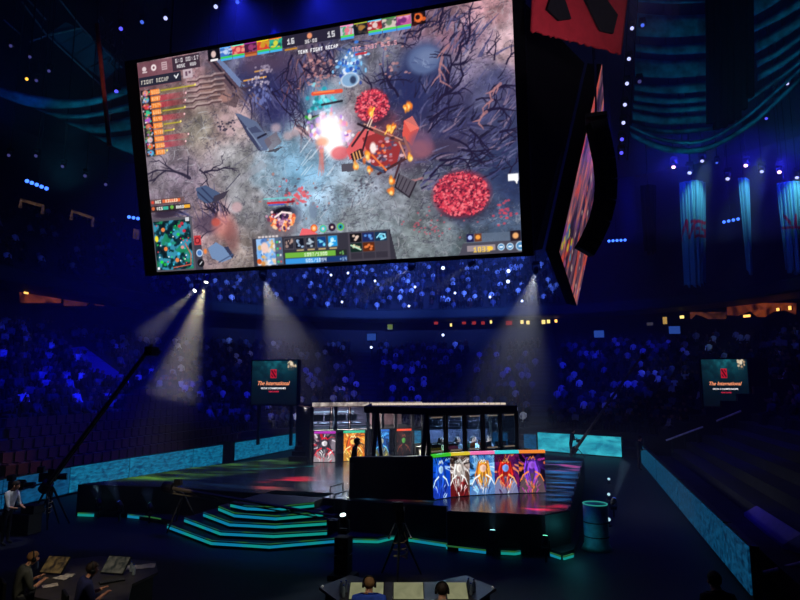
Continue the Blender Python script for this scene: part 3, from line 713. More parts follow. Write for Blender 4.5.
# icy clearing, the burst of light
cv.blob(300, 168, 34, 18, (128, 190, 226), .38, 1.4); cv.blob(322, 100, 18, 16, (120, 200, 236), .55, 1); cv.blob(350, 66, 12, 14, (120, 190, 250), .6, 1)
for k in range(70):
    x, y = R2.gauss(350, 7), R2.gauss(68, 8); cv.blob(x, y, R2.uniform(.8, 2.2), R2.uniform(.8, 2.2), R2.choice(((236, 246, 255), (60, 130, 230), (130, 200, 250), (40, 70, 160))), .85)
cv.blob(350, 80, 9, 6.5, (226, 234, 246), .9, .2); cv.blob(350, 80, 8, 5.6, (120, 160, 200), .9, .2); cv.blob(353, 80, 3, 3.4, (30, 40, 70), .8)
for k in range(60):
    x, y = R2.gauss(321, 6), R2.gauss(104, 8); cv.blob(x, y, R2.uniform(1, 2.6), R2.uniform(1, 2.2), R2.choice(((70, 226, 236), (30, 170, 190), (150, 240, 250), (20, 120, 130))), .7)
cv.line([(313, 94), (341, 91)], 3.6, (226, 84, 60)); cv.line([(314, 93), (334, 91)], 1.2, (255, 140, 80)); cv.line([(322, 105), (342, 101)], 2, (40, 40, 50)); cv.line([(308, 118), (326, 114)], 2, (16, 20, 20)); cv.line([(306, 117), (310, 119)], 2.6, (60, 160, 60)); cv.line([(312, 119), (324, 113)], 1, (60, 200, 70), .6)
cv.blob(332, 128, 18, 16, (244, 214, 250), .8, .9)
for k in range(120):
    a = R2.uniform(0, 2*PI); r = abs(R2.gauss(14, 5)); cv.blob(331+math.cos(a)*r, 131+math.sin(a)*r*.9, R2.uniform(1, 3), R2.uniform(1, 3), R2.choice(((255, 224, 250), (240, 150, 200), (255, 255, 255), (190, 140, 240), (250, 170, 150), (130, 80, 200))), .75)
for k in range(16):
    a, b = R2.uniform(300, 330), R2.uniform(148, 176); l = R2.uniform(6, 14); cv.line([(a, b), (a+l*.8, b-l)], .8, (226, 236, 246), .55)
cv.blob(334, 146, 9, 10, (255, 250, 255), .95, .8); cv.blob(331, 136, 12, 14, (255, 255, 255), 1, .7); cv.blob(328, 124, 10, 8, (255, 252, 255), .95, .8); cv.blob(322, 142, 6, 4, (250, 160, 120), .7, .8)
for k in range(24): cv.line([(R2.uniform(316, 324), R2.uniform(144, 150)), (R2.uniform(318, 326), R2.uniform(152, 176))], .7, (226, 120, 110), .35)
for k in range(46): cv.blob(R2.gauss(292, 12), R2.gauss(196, 9), R2.uniform(.8, 2), R2.uniform(.6, 1.6), R2.choice(((224, 84, 96), (180, 120, 112), (90, 70, 84))), .7)
# red bushes
for (bx, by, rx, ry, n) in ((372, 106, 16.5, 15.5, 420), (461, 194, 27, 21, 820)):
    cv.blob(bx+2, by+ry*.75, rx*.9, ry*.5, (36, 30, 52), .7, .7); cv.blob(bx, by, rx*.92, ry*.92, (150, 44, 66), .95, .3)
    for k in range(n):
        a = R2.uniform(0, 2*PI); r = math.sqrt(R2.random())*1.04; s = R2.uniform(.7, 1.35)
        y = by+math.sin(a)*r*ry; up = (by-y)/ry
        cv.blob(bx+math.cos(a)*r*rx, y, s, s*.85, R2.choice(((236, 92, 108), (220, 66, 86), (246, 118, 128), (196, 50, 74), (110, 30, 54))) if R2.random() < .9 else (84, 26, 48), .9, .4)
for k in range(40): cv.blob(R2.gauss(428, 14), R2.gauss(222, 10), 1, .8, (196, 84, 100), .6)
for k in range(26): cv.blob(R2.gauss(506, 7), R2.gauss(212, 6), 1.3, 1, (206, 70, 92), .7)
# camp with logs, fires, a barrel, a crate
cv.poly([(346, 150), (358, 132), (376, 126), (372, 146), (350, 160)], (216, 92, 96)); cv.poly([(404, 120), (419, 128), (412, 146), (402, 136)], (216, 84, 76)); cv.blob(420, 142, 10, 10, (110, 80, 112), .7, .6); cv.poly([(404, 121), (412, 116), (419, 128), (410, 132)], (236, 120, 106), .8); cv.blob(416, 150, 12, 8, (150, 90, 104), .6)
cv.poly([(362, 138), (386, 130), (402, 142), (396, 166), (372, 166)], (150, 50, 54)); cv.blob(340, 153, 9, 6, (226, 96, 104), .8, .4)
for (p, q, w, c) in (((363, 126), (404, 144), 2.4, (120, 74, 68)), ((364, 124), (402, 140), 1, (206, 150, 130)), ((371, 120), (362, 152), 1.8, (54, 32, 42)), ((352, 146), (366, 126), 2, (60, 36, 46)), ((404, 138), (410, 152), 2.4, (150, 96, 92)), ((378, 174), (410, 156), 2.4, (70, 40, 46)), ((360, 160), (384, 172), 2.4, (60, 70, 100)), ((372, 120), (368, 130), 1.4, (230, 190, 170)), ((404, 150), (394, 180), 2, (70, 44, 54)), ((399, 142), (406, 158), 1.4, (206, 140, 116)), ((358, 124), (372, 130), 2, (40, 28, 40))):
    cv.line([p, q], w, c)
for k in range(46): cv.blob(R2.gauss(382, 8), R2.gauss(153, 7), R2.uniform(.8, 2.4), R2.uniform(.7, 1.8), R2.choice(((236, 190, 196), (190, 110, 120), (80, 70, 100), (250, 120, 70), (160, 150, 170), (60, 40, 56))), .85)
cv.blob(373, 148, 3, 5, (250, 236, 232), .95, .5); cv.line([(372, 155), (386, 170)], 1.6, (240, 120, 60)); cv.poly([(350, 154), (361, 148), (364, 156), (353, 162)], (58, 34, 40)); 
for k in range(3): cv.line([(353+k*3, 153+k*-1.), (355+k*3, 160-k)], 1.1, (246, 180, 110))
cv.poly([(341, 164), (353, 163), (354, 171), (342, 172)], (84, 80, 92)); cv.poly([(400, 174), (416, 182), (409, 196), (395, 186)], (88, 82, 94)); cv.line([(399, 174), (395, 187), (409, 197), (416, 182)], 1.4, (40, 32, 44))
for k in range(3): cv.line([(403+k*3.6, 177+k*2.), (398+k*3.6, 188+k*2.)], .8, (44, 38, 50))
for k in range(40): cv.blob(R2.gauss(365, 6), R2.gauss(183, 5), 1.2, .9, R2.choice(((84, 84, 98), (180, 184, 196), (66, 62, 78))), .7)
for (x, y, s) in ((367, 156, 3.4), (356, 166, 3.2), (369, 170, 3), (391, 180, 3.4), (391, 192, 3.4), (411, 158, 3.2), (408, 106, 3.6), (405, 108, 2.4), (371, 113, 3.6), (389, 129, 3), (393, 127, 2.4)):
    for q in range(9): cv.blob(x+R2.gauss(0, s*.42), y+R2.gauss(0, s*.55), R2.uniform(.25, .6)*s, R2.uniform(.4, .9)*s, R2.choice(((250, 140, 40), (240, 110, 40), (255, 190, 80))), .75, .9)
    cv.blob(x, y+s*.2, s*.45, s*.5, (255, 226, 140), .95, .9)
cv.line([(385, 134), (390, 126), (391, 133), (395, 126)], 1.3, (255, 196, 90)); cv.line([(374, 108), (371, 116)], 1.6, (255, 206, 80)); cv.line([(371, 117), (367, 126)], .9, (236, 206, 196))
# fighter in flames on his dark pedestal
cv.blob(283, 224, 17, 12, (112, 92, 100), .7, .6); cv.blob(284, 213, 13, 6.5, (20, 16, 30), .95, .4); cv.blob(296, 214, 6, 9, (96, 104, 128), .6)
for k in range(130):
    a = R2.uniform(.1, PI-.1); r = R2.uniform(.55, 1); cv.blob(282+math.cos(a)*r*14, 217+math.sin(a)*r*14-R2.uniform(0, 5), R2.uniform(.8, 2.2), R2.uniform(.8, 2.6), R2.choice(((255, 176, 110), (250, 130, 70), (255, 214, 170), (226, 90, 60), (120, 50, 80))), .85)
for k in range(40): cv.blob(R2.gauss(282, 5), R2.gauss(219, 4), 1.4, 1.3, R2.choice(((250, 220, 226), (120, 70, 120), (70, 40, 90), (200, 150, 180))), .9)
cv.line([(275, 217), (282, 212), (291, 213)], 1.8, (250, 226, 226)); cv.line([(268, 203), (288, 202)], 2, (206, 40, 56)); cv.line([(288, 202), (294, 201)], 2, (140, 30, 46)); cv.line([(269, 205), (284, 204)], 1.2, (70, 90, 190)); cv.line([(264, 199), (296, 197)], 1.3, (110, 206, 206), .85)
cv.poly([(299, 237), (302, 228), (310, 229), (318, 234), (317, 238)], (232, 100, 108)); cv.blob(313, 210, 4, 8, (110, 126, 152), .7, .3)
for k in range(30): cv.blob(R2.gauss(300, 5), R2.gauss(196, 5), 1.6, 1.2, (226, 90, 100), .7)
# little orange names over the units at the top
cv.line([(244, 81), (266, 77)], 1.3, (226, 160, 70)); cv.line([(255, 72), (268, 69.5)], 1.3, (206, 150, 80))
for k in range(60): cv.blob(R2.gauss(258, 6), R2.gauss(83, 4), R2.uniform(.6, 1.6), R2.uniform(.6, 1.4), R2.choice(((150, 140, 170), (200, 186, 200), (60, 58, 96))), .8)
for k in range(26): cv.blob(R2.gauss(265, 3), R2.gauss(70, 2.4), 1.2, 1, (160, 146, 170), .7)
for k in range(40): cv.blob(R2.gauss(262, 4), R2.gauss(97, 5), 1.1, 1.6, (110, 120, 180), .6)
for (x, y, n, sx, sy) in ((318, 66, 40, 7, 5), (390, 44, 24, 8, 3), (396, 70, 14, 6, 6), (316, 78, 30, 6, 5)):
    for k in range(n): cv.blob(R2.gauss(x, sx), R2.gauss(y, sy), R2.uniform(.8, 2), R2.uniform(.6, 1.4), R2.choice(((180, 120, 120), (66, 50, 70), (206, 150, 150))), .7)
# --- panels of the interface (upright in the picture's own frame)
def P(x, y): return topx(x, y)
x0, y0 = 0, 0
cv.rect(0, 2, 78, 40, (118, 72, 84), .75); cv.rect(66, 2, 116, 23, (56, 42, 56), .95)
cv.blob(13, 12, 4, 3.6, (226, 210, 214), .9, .4, raw=True); cv.rect(9, 16, 18, 18, (226, 210, 214), .8)
cv.blob(31, 12, 5, 5, (236, 222, 224), .95, .3, raw=True); cv.blob(31, 12, 2, 2, (118, 72, 84), 1, .3, raw=True)
cv.rect(46, 6, 56, 18, (206, 180, 186), .8); [cv.rect(47, 8+k*3.4, 55, 9+k*3.4, (118, 72, 84), 1) for k in range(3)]
cv.text(72, 5, 6, '6:0 0', (226, 220, 224)); cv.text(96, 5, 6, '0:17', (226, 220, 224)); cv.text(74, 14, 5, 'MOSE', (206, 200, 206)); cv.text(98, 14, 5, 'HUD', (206, 200, 206))
cv.rect(1, 24, 80, 39, (34, 36, 52), .96); cv.text(5, 29, 6, 'FIGHT RECAP', (222, 214, 200)); cv.line([(68, 29), (71, 33), (75, 28)], 1.8, (240, 240, 244), raw=True); cv.rect(84, 23, 101, 36, (196, 176, 186), .9); cv.rect(88, 26, 92, 33, (110, 80, 100), 1); cv.rect(94, 26, 98, 30, (110, 80, 100), 1)
PAL = [(226, 150, 130), (120, 160, 206), (206, 60, 70), (60, 190, 140), (170, 90, 190), (206, 110, 90), (110, 130, 80), (210, 190, 200), (220, 110, 70), (90, 170, 214)]
WID = [70, 52, 50, 48, 46, 38, 24, 50, 44, 8]
for k in range(10):
    y = 44+k*10.4; w = WID[k]; red = k in (1, 2, 4, 7, 8); r = random.Random(k)
    for q in range(12): cv.rect(34+w*q/12, y+1, 34+w*(q+1)/12, y+9.5, (206, 50, 66) if red else (118, 104, 60), (.72 if red else .5)*(1-q/13))
    if not red: cv.rect(40, y+3.6, 34+w, y+5.4, (190, 176, 40), .9)
    cv.blob(34+w, y+3.6, 1.6, 1.6, (250, 226, 120) if not red else (255, 200, 206), .95, .5, raw=True)
    cv.rect(2, y, 20, y+10, (30, 26, 36)); cv.blob(11, y+5, 5.6, 4.6, PAL[k], 1, .5, raw=True)
    for q in range(7): cv.blob(r.uniform(3, 19), r.uniform(y+1, y+9), 1.8, 1.4, r.choice(PAL+[(240, 236, 240), (20, 18, 26)]), .9, .5, raw=True)
    cv.rect(20, y+1, 37, y+9, (232, 118, 40)); cv.text(22, y+2.4, 5.5, str(9000-k*713)[:4], (250, 206, 150))
# top strip of small portraits and the score
def portrait(x, y, w, h, seed, pal):
    r = random.Random(seed); cv.rect(x, y, x+w, y+h, pal[0])
    for q in range(14): cv.blob(r.uniform(x+1, x+w-1), r.uniform(y+1, y+h-1), r.uniform(w*.08, w*.24), r.uniform(h*.08, h*.2), r.choice(pal), .9, .5, raw=True)
    cv.blob(x+w*.5, y+h*.45, w*.2, h*.22, pal[1], .9, .4, raw=True)
tx = 131
cv.rect(tx, 0, tx+21, 17, (14, 12, 22)); cv.blob(tx+10, 8, 4.2, 5, (226, 196, 190), .95, .4, raw=True); cv.rect(tx+4, 15, tx+17, 18, (236, 232, 236))
PT = [((60, 110, 190), (190, 206, 236), (30, 60, 120)), ((190, 50, 70), (236, 150, 130), (90, 190, 120)), ((70, 26, 60), (150, 60, 110), (30, 20, 36)), ((206, 60, 50), (196, 150, 40), (240, 120, 80)), ((40, 170, 140), (226, 210, 60), (30, 90, 90)),
      ((190, 190, 206), (226, 110, 130), (60, 160, 110)), ((20, 24, 34), (170, 120, 60), (60, 50, 50)), ((150, 30, 40), (226, 210, 206), (190, 60, 60)), ((206, 190, 180), (96, 120, 90), (60, 60, 70)), ((190, 90, 150), (110, 40, 110), (226, 150, 190)), ((20, 14, 20), (226, 96, 40), (60, 20, 20))]
for k in range(5):
    x = tx+22+k*21; portrait(x, 0, 20, 17, 20+k, PT[k]); cv.rect(x, 0, x+20, 2, ((90, 160, 240), (110, 230, 200), (150, 50, 150), (236, 206, 40), (240, 110, 40))[k]); cv.rect(x, 14, x+20, 17, (60, 196, 90) if k != 2 else (150, 70, 40)); cv.rect(x, 17, x+20, 20, (70, 170, 226) if k != 2 else (190, 110, 60))
sx = tx+22+105; cv.rect(sx, 0, sx+92, 17, (38, 34, 52), .96)
cv.text(sx+8, 5, 8, '16', (236, 236, 240)); cv.blob(sx+44, 6, 4, 4, (236, 150, 110), .95, .4, raw=True); cv.text(sx+36, 11, 5, '36:00', (206, 200, 206)); cv.text(sx+72, 5, 8, '15', (236, 236, 240)); cv.line([(sx+4, 20), (sx+22, 20)], 2.4, (190, 130, 40), raw=True)
for k in range(6):
    x = sx+92+k*21; portrait(x, 0, 20, 17, 40+k, PT[5+k]); cv.rect(x, 0, x+20, 2, ((236, 140, 190), (160, 170, 60), (90, 196, 236), (60, 130, 60), (170, 110, 40), (20, 14, 20))[k])
    if k < 5 and k != 1: cv.rect(x, 14, x+20, 17, (80, 206, 90)); cv.rect(x, 17, x+20, 20, (70, 150, 226))
    if k == 5: cv.blob(x+10, 8, 6, 6, (236, 110, 50), .95, .2, raw=True); cv.blob(x+9, 7, 3.4, 3.4, (30, 14, 20), 1, .2, raw=True)
cv.text(sx+24, 24, 5, 'TEAM FIGHT RECAP', (240, 238, 244)); cv.text(sx+108, 32, 6, 'TNC 3437 5.5.5', (240, 170, 180)); cv.rect(sx+112, 41, sx+130, 44, (190, 50, 60), .9)
# kill notices, minimap, round buttons
cv.rect(0, 216, 66, 226, (96, 70, 70), .7); cv.rect(0, 227, 76, 237, (40, 30, 34), .75); cv.text(10, 218, 5, 'AUI', (236, 232, 220)); cv.rect(24, 218, 58, 223, (236, 110, 60), .9); cv.text(30, 218, 5, 'KILLED', (255, 220, 190)); cv.blob(5, 221, 3, 2.6, (226, 70, 50), .9, .4, raw=True)
cv.text(12, 229, 5, 'VIS', (236, 236, 230)); cv.rect(24, 229, 34, 234, (60, 170, 150)); cv.blob(41, 231, 3.4, 3, (110, 190, 70), .9, .4, raw=True); cv.text(49, 229, 5, 'HARD', (240, 238, 236)); cv.rect(64, 229, 75, 234, (236, 170, 50)); cv.blob(5, 231, 3, 3, (226, 110, 60), .9, .4, raw=True)
mx, my, mw, mh = 0, 252, 72, 82
cv.rect(mx, my-4, mx+mw+4, my+mh, (84, 82, 92)); cv.rect(mx+2, my, mx+mw, my+mh-3, (12, 44, 54))
nm = cv.noise(9, 3, 31); nm2 = cv.noise(12, 3, 33); inm = (cv.X > mx+2) & (cv.X < mx+mw) & (cv.Y > my) & (cv.Y < my+mh-3)
cv.mix(inm*np.clip((nm-.5)*8, 0, 1)*.9, (60, 150, 180)); cv.mix(inm*np.clip((nm2-.54)*9, 0, 1)*.9, (30, 130, 90)); cv.mix(inm*np.clip((.42-nm)*9, 0, 1)*.8, (8, 20, 30))
for k in range(34): cv.blob(R2.uniform(6, 68), R2.uniform(my+4, my+74), 1.2, 1.2, R2.choice(((226, 60, 70), (240, 240, 240), (226, 60, 70), (40, 220, 90), (60, 220, 236), (10, 16, 24))), .95, .4, raw=True)
for (x, y) in ((20, 266), (22, 297), (42, 316)): cv.blob(x, y, 3.6, 3.4, (232, 128, 70), 1, .3, raw=True)
for (x, y, c) in ((52, 262, (206, 40, 60)), (60, 270, (206, 40, 60)), (57, 258, (206, 40, 60)), (48, 275, (40, 200, 80)), (12, 318, (40, 220, 60)), (18, 322, (30, 170, 60)), (30, 290, (50, 210, 200)), (46, 306, (60, 190, 236)), (54, 296, (236, 150, 150))): cv.blob(x, y, 3.2, 2.6, c, .95, .5, raw=True)
cv.blob(6, 280, 3.4, 5, (240, 220, 50), 1, .3, raw=True); cv.line([(60, 290), (69, 308), (67, 324), (34, 328)], 1.7, (206, 96, 72), raw=True); cv.rect(3, 326, 7, 330, (240, 240, 240)); cv.rect(64, 249, 71, 255, (206, 206, 214))
cv.rect(76, 288, 90, 334, (62, 60, 74)); cv.rect(77, 279, 90, 294, (190, 60, 66)); cv.blob(83, 287, 5, 5, (110, 20, 36), 1, .2, raw=True); cv.blob(83, 287, 3.2, 3.2, (200, 70, 74), 1, .2, raw=True); cv.blob(85, 307, 6, 6, (190, 210, 236), 1, .2, raw=True); cv.blob(85, 307, 4.4, 4.4, (70, 120, 190), 1, .2, raw=True); cv.blob(86, 323, 6.4, 6.4, (20, 20, 28), 1, .2, raw=True); cv.line([(84, 325), (88, 321)], 1.5, (220, 220, 226), raw=True); cv.blob(96, 305, 3, 4, (240, 130, 60), .9, .5, raw=True)
# hero panel
hx0, hy0 = P(252, 238); hx1, hy1 = P(397, 262)
cv.rect(hx0, hy0+1, hx1-8, CH, (52, 50, 62)); cv.poly([(hx1-8, hy0+1), (hx1, CH), (hx1-8, CH)], (52, 50, 62), 1, True)
px0, py0 = P(256, 239); cv.rect(px0, py0, px0+44, CH-2, (150, 190, 236))
for k in range(60):
    cv.blob(R2.uniform(px0+2, px0+42), R2.uniform(py0+2, CH-4), R2.uniform(1.5, 5), R2.uniform(1.5, 5), R2.choice(((240, 170, 60), (236, 206, 170), (110, 170, 236), (240, 240, 250), (60, 100, 170), (206, 120, 40))), .7, .6, raw=True)
cv.blob(px0+14, py0+14, 6.5, 8.5, (240, 200, 186), .95, .4, raw=True); cv.rect(px0+32, py0, px0+44, CH-2, (60, 70, 90), .75)
for k in range(4): cv.rect(px0+34, py0+5+k*10, px0+38, py0+8+k*10, (60, 190, 110)); cv.rect(px0+39, py0+5+k*10, px0+42, py0+8+k*10, (206, 90, 90) if k % 2 else (220, 220, 226))
[cv.rect(px0+4+k*6, py0-4, px0+8.5+k*6, py0-1, (240, 226, 226), .8) for k in range(6)]; cv.blob(px0+3, CH-8, 4, 4, (206, 90, 30), 1, .3, raw=True)
ax, ay = px0+48, py0+2
ABI = [((40, 38, 50), (180, 150, 140)), ((20, 22, 36), (160, 190, 226)), ((30, 34, 50), (190, 206, 220)), ((20, 60, 120), (120, 220, 250)), ((30, 150, 220), (210, 246, 255))]
for k, (c0, c1) in enumerate(ABI):
    x = ax+k*18; cv.rect(x, ay, x+16, ay+17, (90, 88, 96)); cv.rect(x+1, ay+1, x+15, ay+16, c0); r = random.Random(70+k)
    for q in range(7): cv.blob(r.uniform(x+3, x+13), r.uniform(ay+3, ay+14), r.uniform(1, 3), r.uniform(1, 3), c1, .8, .6, raw=True)
    if k: cv.rect(x+2, ay+18, x+14, ay+20, (236, 206, 140), .8)
gx0, gy0 = ax, ay+22; gx1 = P(347, 255)[0]
cv.rect(gx0, gy0, gx1, gy0+8, (34, 40, 40)); cv.rect(gx0, gy0, gx1-18, gy0+8, (110, 176, 62)); cv.rect(gx0, gy0+9, gx1, gy0+17, (26, 56, 112)); cv.rect(gx0, gy0+9, gx0+58, gy0+17, (56, 146, 220))
cv.text(gx0+32, gy0+1.5, 5.4, '1097/1300', (240, 250, 230)); cv.text(gx0+34, gy0+10.5, 5.4, '601/1094', (226, 240, 255)); cv.text(gx1-12, gy0+2, 5, '+5', (150, 240, 120)); cv.text(gx1-12, gy0+11, 5, '+14', (190, 220, 255))
ix, iy = P(349.5, 233.5); IT = [((20, 18, 24), (236, 206, 190)), ((30, 40, 90), (90, 150, 230)), ((20, 50, 80), (110, 210, 240)), ((18, 40, 36), (226, 210, 170)), ((90, 40, 20), (240, 130, 70)), ((66, 62, 74), (66, 62, 74)), ((52, 48, 60), (52, 48, 60)), ((52, 48, 60), (52, 48, 60)), ((52, 48, 60), (52, 48, 60))]
cv.rect(ix-3, iy-2, ix+61, CH, (70, 66, 78))
for k, (c0, c1) in enumerate(IT):
    x, y = ix+(k % 3)*19.5, iy+(k//3)*14.2; h = 13 if k < 6 else 9; cv.rect(x, y, x+18, y+h, c0); r = random.Random(90+k)
    for q in range(5): cv.blob(r.uniform(x+4, x+14), r.uniform(y+3, y+h-3), 2.2, 1.8, c1, .85, .6, raw=True)
cv.line([(ix+42, iy+8), (ix+47, iy+3), (ix+54, iy+4), (ix+55, iy+9), (ix+48, iy+11)], 2, (150, 226, 250), raw=True); cv.line([(ix+1, iy+17), (ix+16, iy+24)], 2, (190, 230, 200), raw=True)
for (x, y, c0, c1) in ((314, 228, (226, 80, 40), (250, 170, 90)), (323, 228.5, (90, 190, 120), (80, 190, 220)), (332, 227, (30, 20, 40), (200, 170, 190)), (340.5, 226.5, (110, 190, 70), (40, 150, 170))):
    cv.blob(x, y, 3.6, 3.6, c0, 1, .2); cv.blob(x, y, 2.6, 2.6, c1 if c0 != (30, 20, 40) else (60, 30, 60), 1, .3); cv.blob(x, y, 1.2, 1.2, (240, 220, 200) if c0[0] != 110 else (20, 40, 50), .9, .3)
# lower right: gold counter, round buttons, speech mark
bx, by = P(463, 243); cv.rect(bx, by, CW, CH, (74, 72, 86)); cv.poly([(bx-7, CH), (bx, by), (bx, CH)], (74, 72, 86), 1, True); cv.rect(bx+5, by+4, bx+44, CH-5, (150, 136, 144)); cv.text(bx+14, by+6, 7.5, '1033', (250, 206, 80)); cv.blob(bx+37, by+9, 4, 3, (250, 200, 70), 1, .3, raw=True)
for (x, r) in ((52, 4.8), (64, 4.8), (78, 6.4)):
    cv.blob(bx+x, by+8, r, r, (190, 214, 236), 1, .2, raw=True); cv.blob(bx+x, by+8, r-1.2, r-1.2, (70, 130, 180), 1, .2, raw=True); cv.rect(bx+x-2.4, by+7, bx+x+2.4, by+9.4, (236, 246, 255))
ex, ey = P(466, 234); cv.rect(ex, ey, CW-16, ey+12, (96, 110, 132), .75); cv.rect(ex, ey, ex+10, ey+11, (30, 26, 70)); cv.blob(ex+5, ey+5, 3, 3, (170, 190, 250), 1, .4, raw=True); cv.rect(ex+11, ey, ex+21, ey+11, (110, 60, 40)); cv.blob(ex+16, ey+5, 3.4, 3, (240, 160, 70), 1, .4, raw=True)
fx, fy = P(512, 231); cv.rect(fx-3, fy-1, fx+11, fy+13, (36, 26, 36)); cv.blob(fx+4, fy+6, 4, 4, (236, 170, 110), 1, .5, raw=True)
cv.rect(*P(507.5, 174), P(518, 176)[0], P(518, 180)[1], (250, 250, 252)); cv.poly([(514, 180), (517.5, 179), (517, 184)], (250, 250, 252))

o = thing('hanging_screen', 'huge tilted video screen showing a snowy battle scene with red bushes', 'screen', tuple((Q3[2]+Q3[3])/2))
inv = o.location.copy()
Pm = bilinear(Q3, CW, CH)-np.array(inv)[None, None, :]
grid_mesh('display', Pm, cv.a, attr_emit('big screen', 1.12), o)
q = [p-inv for p in Q3]; au = (q[1]-q[0]).normalized(); bu = (q[3]-q[0]).normalized(); nb = au.cross(bu).normalized()
if nb.dot(FW) < 0: nb = -nb     # away from the viewer
mb = MB()
for (a, b, w) in ((q[0], q[1], bu*-.1), (q[3], q[2], bu*.12), (q[0], q[3], au*-.45), (q[1], q[2], au*.3)):
    mb.hexa([p+nb*-.04 for p in (a, b, b+w, a+w)]+[p+nb*.5 for p in (a, b, b+w, a+w)])
for (c, du, dv) in ((q[0], -.45, -.1), (q[1], .3, -.1), (q[2], .3, .12), (q[3], -.45, .12)):
    P4 = [c, c+au*du, c+au*du+bu*dv, c+bu*dv]; mb.hexa([p+nb*-.04 for p in P4]+[p+nb*.5 for p in P4])
mb.build('bezel', MATTE, o)
mb = MB(); mb.hexa([p+nb*.02 for p in q]+[p+nb*.7 for p in q]); mb.build('back_housing', MATTE, o)
mb = MB()
for t in (.08, .92):
    p = q[0]+(q[1]-q[0])*t+nb*.4; mb.tube([p, V((p.x, p.y, 31-inv.z))], .04, 6)
mb.build('suspension_cable', METAL, o)

# the screen on the neighbouring side of the hanging cube, seen almost edge on
S3 = [at_d(602, 64, 21), at_d(606.5, 164, 28), at_d(577, 306, 28), at_d(559.5, 252, 21)]
sc = Canvas(110, 96); n = sc.noise(9, 4, 51, (1, 3)); m_ = sc.noise(14, 4, 52)
sc.a[:] = np.array((120, 84, 104))/255.; sc.mix(np.clip((n-.52)*9, 0, 1), (220, 120, 110)); sc.mix(np.clip((.45-n)*8, 0, 1), (52, 36, 60)); sc.mix(np.clip((m_-.58)*9, 0, 1), (226, 84, 70)); sc.mix(np.clip((.36-m_)*9, 0, 1)*.8, (110, 60, 150))
for k in range(60): sc.blob(R2.uniform(0, 110), R2.uniform(0, 96), R2.uniform(1, 4), R2.uniform(1, 2), R2.choice(((226, 190, 180), (250, 110, 60), (60, 40, 70), (190, 90, 140))), .8, .5, raw=True)
for k in range(14): sc.blob(R2.uniform(2, 40), R2.uniform(78, 92), 3, 2, R2.choice(((60, 160, 190), (226, 200, 60), (60, 90, 180))), .9, .4, raw=True)
o2 = thing('hanging_screen', 'second hanging screen seen edge on beside the black curved speaker array', 'screen', tuple((S3[2]+S3[3])/2)); iv = o2.location.copy()
grid_mesh('display', bilinear(S3, 110, 96)-np.array(iv)[None, None, :], sc.a, attr_emit('side screen', .6), o2)
nn = (S3[1]-S3[0]).cross(S3[3]-S3[0]).normalized()
if nn.x > 0: nn = -nn
mb = MB(); mb.hexa([p-iv+nn*.03 for p in S3]+[p-iv+nn*.5 for p in S3]); mb.build('back_housing', MATTE, o2)
mb = MB()
for t in (.1, .9):
    p = S3[0].lerp(S3[1], t)-iv+nn*.3; mb.tube([p, V((p.x, p.y, 31-iv.z))], .04, 6)
mb.build('suspension_cable', METAL, o2)
# black body of the cube between the two screens
me = bpy.data.meshes.new('scoreboard_body'); bm = bmesh.new()
for p in ([Q3[1]+nb*.75+au*.28, Q3[2]+nb*.75+au*.28, Q3[0]+nb*.75]+[S3[0]+nn*.6, S3[3]+nn*.6]+[Q3[0]+V((0, 3, 1)), Q3[1]+V((0, 3, 1))]): bm.verts.new(p)
bm.verts.new(at_d(556, 60, 20))
bmesh.ops.convex_hull(bm, input=bm.verts); bmesh.ops.delete(bm, geom=[v for v in bm.verts if not v.link_faces], context='VERTS'); bm.to_mesh(me); bm.free(); me.materials.append(MATTE)
body = bpy.data.objects.new('hanging_scoreboard_body', me); COL.objects.link(body); tag(body, 'black hanging body that carries the big screens', 'scoreboard')

# red banner with the black emblem on the cube's corner
bq = [at_d(534, -42, 15.4), at_d(631, -30, 17.2), at_d(621.5, 54, 17.2), at_d(531.5, 31, 15.4)]
bn = thing('hanging_banner', 'large red banner with black slanting emblem marks above the dark corner', 'banner', tuple(bq[3])); bv_ = V(bn.location)
w_, h_ = 40, 36; G = bilinear([bq[0], bq[1], bq[2], bq[3]], w_, h_)-np.array(bv_)[None, None, :]
up3 = np.array((bq[0]-bq[3]).normalized())
rag = np.array([R2.uniform(-.045, .045) for k in range(w_)])
for k in range(w_): G[-1, k] += up3*rag[k]
bnn = (bq[1]-bq[0]).cross(bq[3]-bq[0]).normalized()
if bnn.dot(FW) > 0: bnn = -bnn
front = grid_mesh('cloth', G, np.zeros((h_, w_, 3)), mat('red banner cloth', (190, 44, 58), .85, vary=.12, scale=3), bn)
so = front.modifiers.new('solid', 'SOLIDIFY'); so.thickness = .05
def on_banner(x, y, lift):
    r = ray(x, y); t = (bq[0]-EYE).dot(bnn)/r.dot(bnn); return EYE+r*t+bnn*lift-bv_
for poly in ([(545, 10), (551, -8), (560, -8), (569, 20), (557, 21.5)], [(580, -6), (600, -6), (615.5, 16), (611, 34.5), (599, 31.5), (592, 18)]):
    mb = MB(); A = [on_banner(x, y, .09) for x, y in poly]; B = [on_banner(x, y, .02) for x, y in poly]; n_ = len(A)
    mb.add(A+B, [tuple(range(n_)), tuple(range(n_, 2*n_))[::-1]]+[(i, (i+1) % n_, n_+(i+1) % n_, n_+i) for i in range(n_)]); mb.build('emblem_mark', mat('black emblem', (22, 20, 28), .8), bn)
mb = MB()
for p in bq[:2]: mb.tube([p-bv_, V((p.x, p.y, 31))-bv_], .04, 6)
mb.build('suspension_cable', METAL, bn)
lamp('banner fill', 'SPOT', bq[3]+bnn*4+V((0, 0, -1)), 260, (1, .85, 1.), (bq[0]+bq[2])/2, .2, 70, .6)  # added spot with no fixture, brightens the banner

